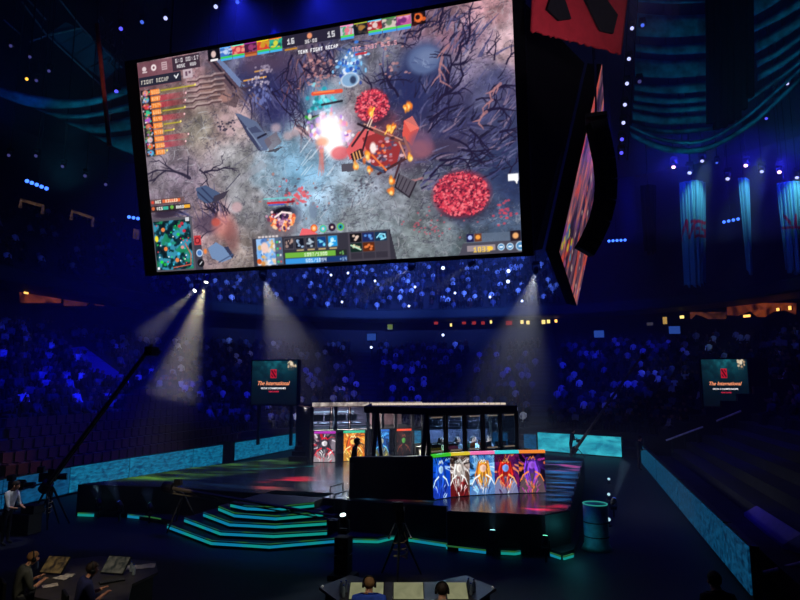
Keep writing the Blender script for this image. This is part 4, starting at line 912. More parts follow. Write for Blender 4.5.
# curved line array of black speaker cabinets in front of the side screen
LAX = 0
la = thing('hanging_speaker_array', 'black curved column of hung speaker cabinets before the edge-on screen', 'speaker', tuple(at_d(600, 135, 18)))
LP = [(596, 122), (600, 140), (604, 160), (606, 180), (605, 200), (600, 220), (592, 238), (584, 252)]
def spl(t):
    i = min(int(t), len(LP)-2); f = t-i; return (LP[i][0]*(1-f)+LP[i+1][0]*f, LP[i][1]*(1-f)+LP[i+1][1]*f)
N = 14
for k in range(N):
    a, b = spl(k*7/N), spl((k+1)*7/N); pa, pb = at_d(*a, 18)-V(la.location), at_d(*b, 18)-V(la.location); d = (pb-pa)
    M = frame(-d, RT); mb = MB(); mb.box((pa+pb)/2, (.52, .5, d.length*.95), M=M, taper=1); mb.box((pa+pb)/2+M @ V((0, -.26, 0)), (.46, .03, d.length*.7), M=M, mi=1); mb.build('speaker_cabinet', [BLACK, METAL], la)
mb = MB(); p0 = at_d(*LP[0], 18)-V(la.location); mb.tube([p0, p0+V((.2, 2.6, 3.4))], .03, 6); mb.box(p0+V((0, 0, .12)), (.6, .6, .12)); mb.build('hoist_frame', METAL, la)

# the two event screens in the stands
def event_screen(px, D, label, rz):
    x0, y0, x1, y1 = px; c = at_d((x0+x1)/2, (y0+y1)/2, D); W = (x1-x0)/FPX*D; Hh = (y1-y0)/FPX*D
    o = thing('event_screen', label, 'screen', tuple(c), rz)
    e = Canvas(120, 100, (6, 22, 34)); e.mix(np.clip(1-e.Y/62, 0, 1)*np.clip(1.1-abs(e.X-60)/66, 0, 1)**.7, (30, 116, 130)); e.mix(np.clip((e.noise(18, 4, 61)-.5)*3, 0, .4), (4, 14, 24))
    e.mix(np.clip((e.Y-70)/30, 0, 1)*.8, (8, 14, 24))
    for k in range(26): e.blob(R2.uniform(94, 116), R2.uniform(2, 16), R2.uniform(1, 3), R2.uniform(1, 3.4), R2.choice(((226, 190, 150), (250, 226, 190), (110, 90, 80))), .9, .5, raw=True)
    e.blob(104, 7, 4, 5, (255, 236, 206), 1, .5, raw=True)
    for x in range(4): e.line([(98+x*4, 12), (97+x*4, 22)], 1.2, (150, 120, 100), .6, raw=True)
    e.rect(50, 20, 66, 40, (206, 28, 52)); e.line([(53, 23), (63, 37)], 3.4, (60, 10, 20), raw=True); e.line([(60, 23), (63, 27)], 2.4, (60, 10, 20), raw=True); e.line([(53, 33), (56, 37)], 2.4, (60, 10, 20), raw=True)
    Q = [V((-W/2, -.06, Hh/2)), V((W/2, -.06, Hh/2)), V((W/2, -.06, -Hh/2)), V((-W/2, -.06, -Hh/2))]
    grid_mesh('display', bilinear(Q, 120, 100), e.a, attr_emit('event screen', .8), o)
    MB().box((0, .14, 0), (W+.16, .36, Hh+.16)).build('housing', BLACK, o)
    def word(name, txt, size, x, y, m, shear=0., wx=1.):
        cu = bpy.data.curves.new(name, 'FONT'); cu.body = txt; cu.size = size; cu.shear = shear; cu.align_x = 'CENTER'; cu.align_y = 'CENTER'; cu.extrude = .01; cu.offset = .004*size
        t = bpy.data.objects.new(name, cu); COL.objects.link(t); t.rotation_euler = (PI/2, 0, 0); t.location = (x, -.08, y); t.scale = (wx, 1, 1)
        dg = bpy.context.evaluated_depsgraph_get(); me = bpy.data.meshes.new_from_object(t.evaluated_get(dg)); bpy.data.objects.remove(t)
        r = bpy.data.objects.new(name, me); COL.objects.link(r); me.materials.clear(); me.materials.append(m); r.rotation_euler = (PI/2, 0, 0); r.location = (x, -.08, y); r.scale = (wx, 1, 1); r.parent = o
    word('title_text', 'The International', W*.118, -.02*W, -Hh*.02, emit('salmon letters', (255, 156, 110), 1.1), .35, .86)
    word('subtitle_text', 'DOTA 2 CHAMPIONSHIPS', W*.05, -.01*W, -Hh*.135, emit('white letters', (236, 232, 236), 1.2), 0, .95)
    word('date_text', 'VANCOUVER', W*.042, 0, -Hh*.21, emit('red letters', (214, 40, 66), 1), 0, .9)
    for s in (-1, 1): MB().box((s*W*.36, .2, -Hh/2-1.2), (.16, .16, 2.4)).build('support_post', METAL, o)
    return o
event_screen((250, 361, 299, 404), 36, 'event screen with red emblem in the stand, nearer the yellow light beam', math.radians(2))
event_screen((703.5, 359.5, 746.5, 406), 36, 'event screen with red emblem above the tunnel wall, beside the dark stand', math.radians(8))
mb = MB(); p = at_d(757, 382, 36.6); mb.box(p, (1.1, .8, 2.9)); tag(mb.build('speaker_stack', MATTE), 'tall black stack standing beside the event screen above the tunnel wall', 'speaker stack')
# ------------------------------------------------------------------ stage
DZ = 1.05
dp = [(78, 484), (172, 487), (345, 499.5), (426, 505), (446, 506), (447, 511), (545, 515), (570, 510), (584, 458), (524, 452), (420, 447), (309, 455), (190, 467.5), (112, 480)]
D3 = [at_z(x, y, DZ) for x, y in dp]
stage = thing('stage', 'large low black stage with glossy picture floor and teal light strips', 'stage', (-8, 20, 0)); SO = V(stage.location)
pl = [(p.x, p.y) for p in D3]
loc = lambda poly: [(x-SO.x, y-SO.y) for x, y in poly]
MB().prism(loc(pl), 0, DZ-.02).build('platform', BLACK, stage)
# its LED floor: a picture in metres
gx0_, gy0_, CELL = -17.6, 16.2, .07; GW, GH = int(18.6/CELL), int(13.4/CELL)
fc = Canvas(GW, GH, (4, 8, 12))
def tofl(x, y):
    p = at_z(x, y, DZ); return (p.x-gx0_)/CELL, (p.y-gy0_)/CELL
fc.T = tofl; fc.k = 1
fn = fc.noise(26, 5, 71, (2, .7)); fn2 = fc.noise(14, 4, 72, (1.4, .6)); fn3 = fc.noise(9, 4, 73, (2, .5))
def area(poly, rgb, al, soft, nz, lo):
    t = Canvas(GW, GH); t.T = tofl; t.poly(poly, (255, 255, 255)); m = t.a[..., 0]
    for k in range(soft): m = (m+np.roll(m, 2, 0)+np.roll(m, -2, 0)+np.roll(m, 2, 1)+np.roll(m, -2, 1))/5
    fc.mix(m*al*np.clip((nz-lo)*5, 0, 1), rgb)
area([(112, 480), (190, 467), (300, 455), (311, 462), (250, 474), (180, 482)], (32, 58, 24), 1, 6, fn, .30)
area([(112, 480), (160, 473), (240, 462), (240, 470), (170, 482)], (54, 84, 26), .9, 5, fn2, .46)
area([(230, 462), (300, 452), (306, 458), (245, 468)], (40, 70, 40), .8, 5, fn2, .4)
area([(160, 482), (250, 474), (345, 470), (345, 498), (250, 492), (190, 488)], (8, 20, 34), .9, 5, fn, .25)
area([(258, 482), (300, 475), (318, 475), (318, 480), (290, 486), (262, 490)], (120, 22, 34), .95, 5, fn3, .4)
area([(256, 486), (300, 482), (300, 492), (262, 490)], (110, 60, 50), .5, 4, fn3, .5)
for (a, b) in (((256, 469), (284, 468)), ((284, 468), (314, 466)), ((236, 470), (256, 468.5))): fc.line([a, b], 3.2, (24, 128, 128), .75)
for (a, b) in (((262, 455), (290, 452.5)), ((244, 459), (262, 455.5))): fc.line([a, b], 2.6, (110, 170, 120), .7)
area([(546, 455), (584, 458), (570, 510), (546, 500)], (22, 66, 108), 1, 4, fn3, .34)
area([(546, 455), (584, 458), (583, 464), (546, 461)], (36, 60, 44), .8, 3, fn2, .3)
area([(546, 464), (582, 464), (580, 472), (546, 470)], (136, 40, 84), .8, 3, fn3, .46)
area([(546, 484), (576, 488), (574, 500), (546, 496)], (44, 40, 70), .7, 3, fn2, .4)
area([(520, 507), (548, 505), (570, 503), (569, 509), (540, 511)], (206, 30, 66), .9, 2, fn3, .3)
area([(346, 496), (430, 498), (432, 503), (380, 502)], (40, 90, 130), .7, 3, fn3, .46)
area([(392, 498), (412, 499), (412, 502), (392, 501)], (206, 60, 110), .9, 2, fn2, .42)
area([(412, 498), (424, 499), (424, 503), (412, 502)], (120, 70, 50), .8, 2, fn2, .4)
fc.a *= (.35+1.2*np.clip((fn3-.32)*2.6, 0, 1)*(.5+fn2))[..., None]
ii, jj = np.meshgrid(np.arange(GH), np.arange(GW), indexing='ij')
PX = np.stack([gx0_+jj*CELL-SO.x, gy0_+ii*CELL-SO.y, np.full(ii.shape, DZ)], -1)
poly = np.array(loc(pl))
def inside(X, Y, poly):
    ins = np.zeros(X.shape, bool); n = len(poly)
    for i in range(n):
        (x0, y0), (x1, y1) = poly[i], poly[(i+1) % n]
        if y0 == y1: continue
        ins ^= ((y0 > Y) != (y1 > Y)) & (X < (x1-x0)*(Y-y0)/(y1-y0)+x0)
    return ins
inn = inside(PX[..., 0], PX[..., 1], poly)
fl = grid_mesh('picture_floor', PX[:, :, :], fc.a, attr_emit('stage floor', .9, .2, .42), stage)
bm = bmesh.new(); bm.from_mesh(fl.data); bm.verts.ensure_lookup_table(); flat_in = inn.ravel()
bmesh.ops.delete(bm, geom=[bm.verts[i] for i in np.nonzero(~flat_in)[0]], context='VERTS'); bm.to_mesh(fl.data); bm.free()
fl.data.flip_normals() if fl.data.polygons[0].normal.z < 0 else None
# lip, plinth and light strips
STR = emit_noise('strip light', (14, 126, 168), (18, 148, 138), .85, .9, (1, 1, 1), 1, .42, .58)
STRD = emit_noise('dotted strip light', (14, 76, 96), (50, 116, 54), .55, 1.1, (1, 1, 1), 1, .42, .58)
plinth = [(76, 516), (128, 517.5), (172, 526), (345, 543), (378, 543), (392, 539.5), (412, 541), (447, 547), (447, 549), (486, 554), (515, 555), (540, 552), (562, 560), (574, 556)]
p3 = [at_z(x, y, 0) for x, y in plinth]
MB().prism(loc([(p.x, p.y) for p in p3]+[(at_z(588, 470, 0).x, 24), (-14, 24)]), 0, .17).build('plinth', BLACK, stage)
def strip(pxs, z, h, m, name='light_strip', fwd=.03):
    P_ = [at_z(x, y, z) for x, y in pxs]; mb = MB()
    for a, b in zip(P_, P_[1:]):
        a, b = a-SO, b-SO; n = V((b.y-a.y, -(b.x-a.x), 0)).normalized()*fwd
        mb.hexa([a, b, b+V((0, 0, h)), a+V((0, 0, h)), a+n, b+n, b+n+V((0, 0, h)), a+n+V((0, 0, h))])
    return mb.build(name, m, stage)
for s in ([(78, 516), (94, 516.6)], [(128, 517.5), (150, 520), (161, 522)], [(353, 542.4), (378, 543), (392, 539.5), (396, 539.8)], [(409, 541.2), (447, 547), (447.2, 549), (486, 553.6)], [(501, 554.3), (515, 555), (520, 554)], [(551, 556), (561, 559.5)], [(563, 560), (573, 557)]):
    strip(s, .02, .1, STR)
    strip([(x, y-2.6) for x, y in s], .15, .035, STRD, 'dotted_strip')
# steps
ST = [[(168, 523.5), (212, 539.5), (270, 543), (340, 537)], [(185, 517), (221, 530), (274, 532.5), (327, 529.5)], [(204, 511.5), (230, 521), (275, 523.2), (326.5, 520)], [(219, 505.6), (235, 512), (276, 515), (323, 511)], [(231, 501.8), (247, 505), (275, 506), (314, 502)]]
for k, s in enumerate(ST):
    z1 = DZ*(k+1)/5; P_ = [at_z(x, y, z1) for x, y in s]; q = loc([(p.x, p.y) for p in P_])
    st = MB().prism(q+[(q[-1][0], 18.6-SO.y), (q[0][0]+.3, 18.6-SO.y)], z1-DZ/5 if k else 0, z1).build('step', BLACK, stage)
    for (dz, h, m, nm) in ((-.035, .025, STRD, 'dotted_strip'), (-.14, .07, STR, 'light_strip')):
        mb = MB(); pp = [V((a[0], a[1], z1+dz)) for a in q]
        for a, b in zip(pp, pp[1:]):
            n = V((b.y-a.y, -(b.x-a.x), 0)).normalized()*.025
            mb.hexa([a, b, b+V((0, 0, h)), a+V((0, 0, h)), a+n, b+n, b+n+V((0, 0, h)), a+n+V((0, 0, h))])
        mb.build(nm, m, st)
mb = MB()
for (x, y) in ((330, 503), (334, 512)):
    p = at_z(x, y, DZ*.7)-SO; mb.tube([p, p+V((0, 0, .5)), p+V((.25, .5, .55)), p+V((.25, .5, 0))], .025, 6)
mb.build('hand_rail', METAL, stage)
# rounded lit drum on the stage's corner and the floor lamps behind it
c = at_z(597, 549, 0)
dr = thing('corner_drum', 'teal-lit round drum standing at the stage corner', 'drum', tuple(c))
MB().lathe([(.42, 0), (.36, .12), (.335, .14), (.335, 1.2)], (0, 0, 0), 28).build('shell', mat('drum shell', (70, 120, 126), .45), dr, True)
MB().lathe([(.345, .34), (.345, .37)], (0, 0, 0), 28).build('band', BLACK, dr); MB().lathe([(.345, .72), (.345, .75)], (0, 0, 0), 28).build('band', BLACK, dr)
mb = MB(); mb.tube([(.325*math.cos(w*PI/14), .325*math.sin(w*PI/14), 1.215) for w in range(29)], .018, 6); mb.build('rim_light', emit('rim teal', (40, 140, 130), .9), dr)
lamp('drum fill', 'POINT', tuple(c+V((-.55, -.75, .7))), 5, (.1, .8, .9), size=.1)  # unseen point lamp added to give the drum its teal glow

# ------------------------------------------------------------------ booths
def hero_art(seed, pal, w=60, h=84):
    """a painterly poster: hair masses falling round a pale plain shape, shoulders and cloth below, streaks behind"""
    a = Canvas(w, h, pal[0]); r = random.Random(seed); n = a.noise(20, 4, seed); a.mix(np.clip((n-.45)*4, 0, 1), pal[1])
    cx, cy = w*r.uniform(.44, .56), h*r.uniform(.28, .36); dark = tuple(int(c*.35) for c in pal[0]); mid = lambda c, f: tuple(int(max(0, min(255, q*f))) for q in c)
    for k in range(40):
        t = r.uniform(0, 2*PI); d0, d1 = r.uniform(.2, .5), r.uniform(.55, .95)
        a.line([(cx+math.cos(t)*w*d0, cy+math.sin(t)*h*d0), (cx+math.cos(t+.15)*w*(d0+d1)/2, cy+math.sin(t+.15)*h*(d0+d1)/2), (cx+math.cos(t+.4)*w*d1, cy+math.sin(t+.4)*h*d1)], r.uniform(2, 7), r.choice([pal[0], pal[1], pal[5], dark, pal[6]]), .75, True, .8)
    a.poly([(cx-w*.5, h), (cx-w*.42, h*.72), (cx-w*.15, cy+h*.16), (cx+w*.15, cy+h*.16), (cx+w*.42, h*.7), (cx+w*.5, h)], mid(pal[4], .8), .9, True)
    a.blob(cx, cy+h*.02, w*.25, h*.2, mid(pal[3], .75), .95, .3, raw=True)
    for s in (-1, 1):
        for k in range(16):
            x, y = cx+s*r.uniform(0, w*.2), cy-h*r.uniform(.06, .18); p = [(x, y)]; sw = r.uniform(.5, 2.6)
            for q in range(7): x += s*sw*math.sin(q*.9+.6)*1.5; y += h*.085; p.append((x, y))
            a.line(p, r.uniform(2, 4.5), r.choice([pal[3], mid(pal[3], 1.3), mid(pal[3], .6)]), .9, True, .6)
    a.blob(cx, cy, w*.125, h*.105, pal[2], 1, .25, raw=True); a.blob(cx+w*.05, cy+h*.02, w*.07, h*.07, mid(pal[2], .72), .7, .7, raw=True); a.line([(cx-w*.1, cy-h*.07), (cx, cy-h*.105), (cx+w*.1, cy-h*.07)], 3, mid(pal[3], .9), 1, True, 2)
    for k in range(24):
        x = cx+r.uniform(-.4, .4)*w; y = h*r.uniform(.55, .95); a.line([(x, y), (x+(cx-x)*.25+r.uniform(-3, 3), y+h*.07), (x+(cx-x)*.3, y+h*.15)], r.uniform(1.5, 4), r.choice([pal[4], mid(pal[4], 1.4), mid(pal[4], .5), pal[5], pal[6]]), .85, True, .6)
    for s in (-1, 1): a.line([(cx+s*w*.14, cy+h*.18), (cx+s*w*.32, cy+h*.26), (cx+s*w*.44, cy+h*.42)], 4, mid(pal[5], 1.2), .9, True, 1.5)
    a.line([(cx-w*.12, cy-h*.13), (cx-w*.05, cy-h*.2), (cx, cy-h*.15), (cx+w*.06, cy-h*.21), (cx+w*.12, cy-h*.13)], 2.4, mid(pal[5], 1.2), .9, True)
    a.a = np.clip((a.a-.45)*1.2+.48, 0, 1); return a.a
ARTP = [[(16, 70, 180), (60, 140, 230), (170, 206, 240), (40, 90, 210), (40, 70, 190), (190, 220, 250), (10, 30, 110)], [(90, 70, 62), (190, 176, 172), (236, 226, 220), (226, 214, 208), (120, 30, 34), (240, 236, 236), (40, 28, 28)],
        [(60, 120, 190), (140, 190, 226), (244, 196, 176), (232, 140, 50), (110, 150, 210), (236, 236, 244), (40, 60, 120)], [(110, 30, 90), (50, 30, 90), (120, 160, 230), (190, 44, 36), (150, 160, 200), (240, 150, 90), (60, 20, 60)],
        [(26, 18, 36), (60, 34, 100), (150, 90, 210), (110, 60, 180), (120, 100, 104), (226, 120, 60), (180, 60, 160)],
        [(60, 46, 60), (130, 120, 130), (226, 220, 226), (60, 56, 66), (190, 180, 186), (206, 40, 54), (236, 230, 236)], [(190, 100, 30), (240, 160, 60), (250, 200, 110), (206, 90, 30), (226, 160, 60), (250, 226, 150), (120, 50, 30)],
        [(20, 60, 120), (60, 120, 190), (200, 200, 170), (30, 80, 150), (150, 140, 80), (90, 170, 226), (14, 30, 60)], [(30, 26, 30), (60, 30, 30), (80, 160, 60), (40, 30, 34), (20, 18, 22), (120, 60, 40), (20, 18, 20)]]
CAPS = [(60, 190, 40), (226, 200, 50), (250, 120, 180), (60, 216, 226), (250, 140, 50), (190, 50, 190), (60, 206, 160), (40, 110, 210), (250, 80, 40)]
def art_panel(parent, a, b, z0, z1, k, gain=1.):
    o = V(parent.location); a, b = V(a)-o, V(b)-o; nrm = V((b.y-a.y, -(b.x-a.x), 0)).normalized()
    w = 60; Q = [a+V((0, 0, z1)), b+V((0, 0, z1)), b+V((0, 0, z0)), a+V((0, 0, z0))]
    mb = MB(); A = [p for p in Q]; mb.hexa([p-nrm*.02 for p in A]+[p-nrm*.14 for p in A]); pan = mb.build('panel', BLACK, parent)
    grid_mesh('display', bilinear(Q, w, 84), hero_art(200+k, ARTP[k]), attr_emit('booth posters', gain), pan)
    mb = MB(); c0 = [a+V((0, 0, z1+.02)), b+V((0, 0, z1+.02)), b+V((0, 0, z1+.11)), a+V((0, 0, z1+.11))]; mb.hexa([p+nrm*.05 for p in c0]+[p-nrm*.1 for p in c0]); mb.build('glowing_cap', emit('cap %d' % k, CAPS[k], .95), pan)
def zat(p): return V((p.x, p.y, 0))
nb_pts = [zat(at_z(x, y, DZ)) for x, y in ((433.5, 500.3), (450.5, 497.6), (470, 495.8), (495, 494.4), (519.5, 493.4), (546, 492.8))]
near = thing('player_booth', 'nearer glass player booth with five glowing portrait panels along its front', 'booth', tuple(nb_pts[2])); NO = V(near.location)
for k in range(5): art_panel(near, nb_pts[k], nb_pts[k+1], DZ+.02, DZ+1.24, k)
def G(x, D): p = at_d(x, 400, D); return V((p.x, p.y, 0))
W0, W1 = G(426, 19.3), G(516, 21.4)
wallL, wallR = zat(at_z(349, 498, DZ)), zat(at_z(432.5, 500.5, DZ))
mb = MB(); a, b = wallL-NO, wallR-NO; mb.hexa([a+V((0, 0, DZ)), b+V((0, 0, DZ)), b+V((0, 0, DZ+1.3)), a+V((0, 0, DZ+1.22)), a+V((0, .3, DZ)), b+V((0, .3, DZ)), b+V((0, .3, DZ+1.3)), a+V((0, .3, DZ+1.22))]); mb.build('dark_side_wall', BLACK, near)
mb = MB(); ct = [p-NO for p in nb_pts]+[W1-NO+V((.3, .2, 0)), W0-NO]; mb.prism([(p.x, p.y) for p in ct], DZ+1.0, DZ+1.24); mb.build('counter', BLACK, near)
WN = 5; wn = (W1-W0)/WN; nrm = V((wn.y, -wn.x, 0)).normalized()
for k in range(WN):
    a, b = W0+wn*k-NO, W0+wn*(k+1)-NO; z0, z1 = DZ+1.24, 3.56
    fr = MB(); t = wn.normalized()
    for p in (a+t*.05, b-t*.05): fr.tube([p+V((0, 0, z0)), p+V((0, 0, z1))], .045, 6)
    for z in (z0+.03, z1-.03): fr.tube([a+V((0, 0, z)), b+V((0, 0, z))], .03, 6)
    f = fr.build('window_frame', mat('booth frame', (30, 28, 30), .5), near)
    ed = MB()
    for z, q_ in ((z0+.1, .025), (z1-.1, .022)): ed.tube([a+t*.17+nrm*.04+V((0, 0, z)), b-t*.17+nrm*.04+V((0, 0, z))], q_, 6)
    ed.build('glowing_edge_bar', emit('window edge glow', (112, 98, 86), .8), f)  # frame bars glow by themselves in place of light falling on their edges
    pane = MB(); A = [a+t*.09+V((0, 0, z0+.05)), b-t*.09+V((0, 0, z0+.05)), b-t*.09+V((0, 0, z1-.06)), a+t*.09+V((0, 0, z1-.06))]; pane.hexa(A+[p-nrm*.02 for p in A]); pane.build('window_pane', glass('booth glass'), f)
rf = [G(364, 20.6), G(430, 19.0), G(517, 21.2), G(490, 24.5), G(372, 24.0)]
mb = MB(); mb.prism([(p.x-NO.x, p.y-NO.y) for p in rf], 3.56, 3.78); roof = mb.build('roof', BLACK, near)
a, b = G(372, 21.3)-NO, G(506, 21.9)-NO; mb = MB()
N = 24
for k in range(N):
    p, q = a.lerp(b, k/N), a.lerp(b, (k+.86)/N); mb.hexa([p+V((0, 0, 3.79)), q+V((0, 0, 3.79)), q+V((0, 0, 3.86)), p+V((0, 0, 3.86)), p+V((0, .1, 3.79)), q+V((0, .1, 3.79)), q+V((0, .1, 3.86)), p+V((0, .1, 3.86))])
mb.build('light_strip', emit('roof strip', (226, 206, 190), .95), roof)
for (x, xs) in ((377, (371, 386)), (426, (419, 432))):
    for xb in xs:
        p0 = G(x, 19.6 if x == 377 else 19.0)-NO+V((0, 0, 3.6)); p1 = G(xb, 19.0 if x == 377 else 18.6)-NO+V((0, 0, DZ)); MB().tube([p0, p1], .07, 8).build('splayed_post', mat('booth post', (30, 31, 36), .5), near)
for x, D in ((516, 21.3), (490, 24.3), (374, 23.8)): p = G(x, D)-NO; MB().box((p.x, p.y, (DZ+3.6)/2), (.12, .12, 3.6-DZ)).build('post', BLACK, near)
bk0, bk1 = G(424, 23.8)-NO, G(488, 24.2)-NO
mb = MB(); mb.hexa([bk0+V((0, 0, DZ)), bk1+V((0, 0, DZ)), bk1+V((0, 0, DZ+1.7)), bk0+V((0, 0, DZ+1.7)), bk0+V((0, .1, DZ)), bk1+V((0, .1, DZ)), bk1+V((0, .1, DZ+1.7)), bk0+V((0, .1, DZ+1.7))]); mb.build('back_wall', mat('booth inner wall blue', (60, 62, 84), .8), near)
dk0, dk1 = G(430, 20.4), G(512, 22.0); t = (dk1-dk0).normalized(); nn_ = V((-t.y, t.x, 0))
mb = MB(); A = [dk0-NO, dk1-NO, dk1+nn_*.75-NO, dk0+nn_*.75-NO]; mb.prism([(p.x, p.y) for p in A], DZ+.98, DZ+1.03); mb.build('player_desk', GREY, near)
PSEEN = ['in a pale top, at the far left of the nearer booth window row', 'in a greenish yellow top behind the second window', 'in a dark top behind the middle window', 'in a white and teal top behind the fourth window', 'in a grey top behind the last window of the nearer booth']
PC = [(206, 190, 170), (190, 200, 130), (60, 60, 70), (200, 226, 220), (110, 116, 130)]
def plain_person(name, col, seat=True, hands=((-.17, .4, .74), (.17, .4, .74)), lean=.06, head=(0, .05), fingers=False, sub=1, stride=0, bulk=1., hair=HAIRD, trousers=(28, 30, 38), neckline=.6):
    J, B = person_joints(seat, hands, lean, head, 1, fingers, stride, bulk); zp = .55 if seat else .93
    wr = [V(J['wrl'][0]), V(J['wrr'][0])]
    def fm(c, n):
        if c.z > zp+.6: return 1
        if min((c-w).length for w in wr) < .15 and c.z > .5 and (c-V((0, 0, zp+.3))).length > .22 and any((c-w).dot((w-V(J['el'+s][0])).normalized()) > -.01 for w, s in zip(wr, 'lr')): return 1
        if c.z < zp+.04 or (seat and c.y > .2 and c.z < zp+.12): return 3
        return 0
    me = skin_person(name, J, B, [mat('shirt %d %d %d' % col, col, .85), SKIN, hair, mat('trousers %d %d %d' % trousers, trousers, .85)], fm, sub)
    o = bpy.data.objects.new(name, me); COL.objects.link(o)
    hc = V((head[0], lean+.025+head[1], zp+.73)); hm = MB()
    # hair: a cap that covers the skull, open at the face
    n, kk = 14, 7
    for i in range(kk+1):
        for j in range(n):
            w = 2*PI*j/n; front = math.sin(w) > .25; low = -.25 if front and abs(math.cos(w)) < .85 else -.75
            tt = PI/2*(1-i/kk) if not front else None
            zz = 1-(1-(low if not front else .18))*i/kk; rr_ = math.sqrt(max(0, 1-zz*zz))
            hm.v.append((hc.x+.097*rr_*math.cos(w), hc.y-.004+.114*rr_*math.sin(w), hc.z+.012+.112*zz))
    for i in range(kk):
        for j in range(n): hm.f.append((i*n+j, (i+1)*n+j, (i+1)*n+(j+1) % n, i*n+(j+1) % n)); hm.m.append(0)
    hm.build('hair', hair, o, True)
    ears = MB()
    for s in (-1, 1): ears.ball((hc.x+s*.087, hc.y+.0, hc.z-.035), (.014, .026, .034), 8, 5)
    ears.build('ears', SKIN, o, True)
    fe = MB()
    for s in (-1, 1): fe.ball((hc.x+s*.032, hc.y+.092, hc.z-.012), (.013, .008, .008), 8, 4)
    fe.build('eyes', mat('eye', (30, 26, 26), .3), o, True)
    mo = MB(); mo.ball((hc.x, hc.y+.088, hc.z-.085), (.024, .01, .007), 8, 4); mo.build('mouth', mat('lips', (150, 84, 78), .5), o, True)
    o['_hc'] = tuple(hc); return o
def headset(o):
    hc = V(o['_hc']); mb = MB(); mb.tube([hc+V((math.cos(w)*.108, -.01, math.sin(w)*.125+.005)) for w in [PI*k/12 for k in range(13)]], .013, 6)
    for s in (-1, 1): mb.tube([hc+V((s*.09, -.005, -.03)), hc+V((s*.125, -.005, -.03))], .042, 12)
    mb.tube([hc+V((-.11, 0, -.04)), hc+V((-.09, .1, -.08))], .006, 6); return mb.build('headset', BLACK, o, True)
def face(o, loc, d, z=None):
    o.location = loc; o.rotation_euler.z = math.atan2(d.y, d.x)-PI/2
MON = BLACK
def monitor(loc, d, label, group=None, w=.54, h=.32, m=None, tilt=0, z=0, cat='monitor', name='monitor', stand=True):
    o = thing(name, label, cat, loc, math.atan2(d.y, d.x)-PI/2, group)   # its screen looks along -d
    R = Matrix.Rotation(tilt, 3, 'X'); zc = h/2*math.cos(tilt)+(.1 if stand else .02)
    mb = MB(); mb.box(V((0, .02, zc)), (w, .03, h), M=R); mb.build('housing', BLACK, o)
    mb = MB(); mb.box(V((0, .02, zc))+R @ V((0, -.02, 0)), (w-.03, .01, h-.03), M=R); mb.build('display', m, o)
    if stand: mb = MB(); mb.box((0, .05, .008), (.22, .16, .016)); mb.box((0, .06, .08), (.05, .03, .16)); mb.build('stand', METAL, o)
    return o
MONB = emit('monitor glow', (90, 120, 140), .8); inward = nn_*-1
for k in range(5):
    f = (k+.5)/5; p = dk0.lerp(dk1, f)
    monitor(tuple(p+nn_*.3+V((0, 0, DZ+1.03))), nn_*-1, 'player monitor at the ' + ('first', 'second', 'middle', 'fourth', 'last')[k] + ' window of the nearer booth', 'player monitors in the nearer booth', .5, .3, MONB)
    q = plain_person('person', PC[k], hands=((-.2, .42, .72), (.2, .42, .72)), sub=0); face(q, tuple(p+nn_*1.15+V((0, 0, DZ+.18))), -nn_); tag(q, 'seated player ' + PSEEN[k], 'person', 'players in the nearer booth'); headset(q)
    ch = thing('gaming_chair', 'dark chair under the player ' + PSEEN[k].split(',')[0].replace(' of the nearer booth', ''), 'chair', tuple(p+nn_*1.2+V((0, 0, DZ))), math.atan2(-nn_.y, -nn_.x)-PI/2, 'chairs in the nearer booth')
    MB().box((0, .1, .54), (.5, .5, .08)).build('seat', BLACK, ch); MB().box((0, -.22, .98), (.46, .08, .8), taper=.8).build('backrest', BLACK, ch); MB().tube([(0, .1, .05), (0, .1, .5)], .04, 8).build('column', METAL, ch); mb = MB()
    for w in range(5): mb.tube([(0, .1, .06), (.3*math.cos(w*1.2566), .1+.3*math.sin(w*1.2566), .04)], .025, 6)
    mb.build('base', METAL, ch)
lamp('booth light', 'AREA', tuple(G(458, 22.2)+V((0, 0, 3.48))), 700, (.85, .95, 1), tuple(G(458, 22.2)), shape=(3, 1))

far = thing('player_booth', 'farther two-storey glass player booth with glowing panels and a white-lit top edge', 'booth', tuple(zat(at_z(350, 461, DZ)))); FO = V(far.location)
fpx = [((313.5, 462.3), (335, 462.2)), ((343.5, 461.5), (364.5, 460.6)), ((374, 459.6), (389, 458.8)), ((397, 458.2), (411, 457.4))]
for k, (a, b) in enumerate(fpx): art_panel(far, zat(at_z(*a, DZ)), zat(at_z(*b, DZ)), DZ+.02, DZ+1.25, 5+k, 1.)
A0, A1 = zat(at_z(311, 462.5, DZ)), zat(at_z(424, 456.8, DZ)); t = (A1-A0).normalized(); bn_ = V((-t.y, t.x, 0))
for f in (0, .205, .49, .62, .74, .9, 1): p = A0.lerp(A1, f)+bn_*.1-FO; MB().box((p.x, p.y, (DZ+3.5)/2), (.14, .14, 3.5-DZ), math.atan2(t.y, t.x)).build('post', mat('booth post', (30, 31, 36), .5), far)
q = [A0-FO, A1-FO, A1+bn_*2.8-FO, A0+bn_*2.8-FO]
MB().prism([(p.x, p.y) for p in q], 3.5, 3.56).build('roof', BLACK, far); MB().prism([(p.x, p.y) for p in q], DZ+1.3, DZ+1.4).build('middle_floor', BLACK, far)
mb = MB(); mb.hexa([q[3]+V((0, 0, DZ)), q[2]+V((0, 0, DZ)), q[2]+V((0, 0, 3.48)), q[3]+V((0, 0, 3.48)), q[3]+bn_*.1+V((0, 0, DZ)), q[2]+bn_*.1+V((0, 0, DZ)), q[2]+bn_*.1+V((0, 0, 3.48)), q[3]+bn_*.1+V((0, 0, 3.48))]); mb.build('back_wall', mat('booth inner wall', (96, 76, 84), .8), far)
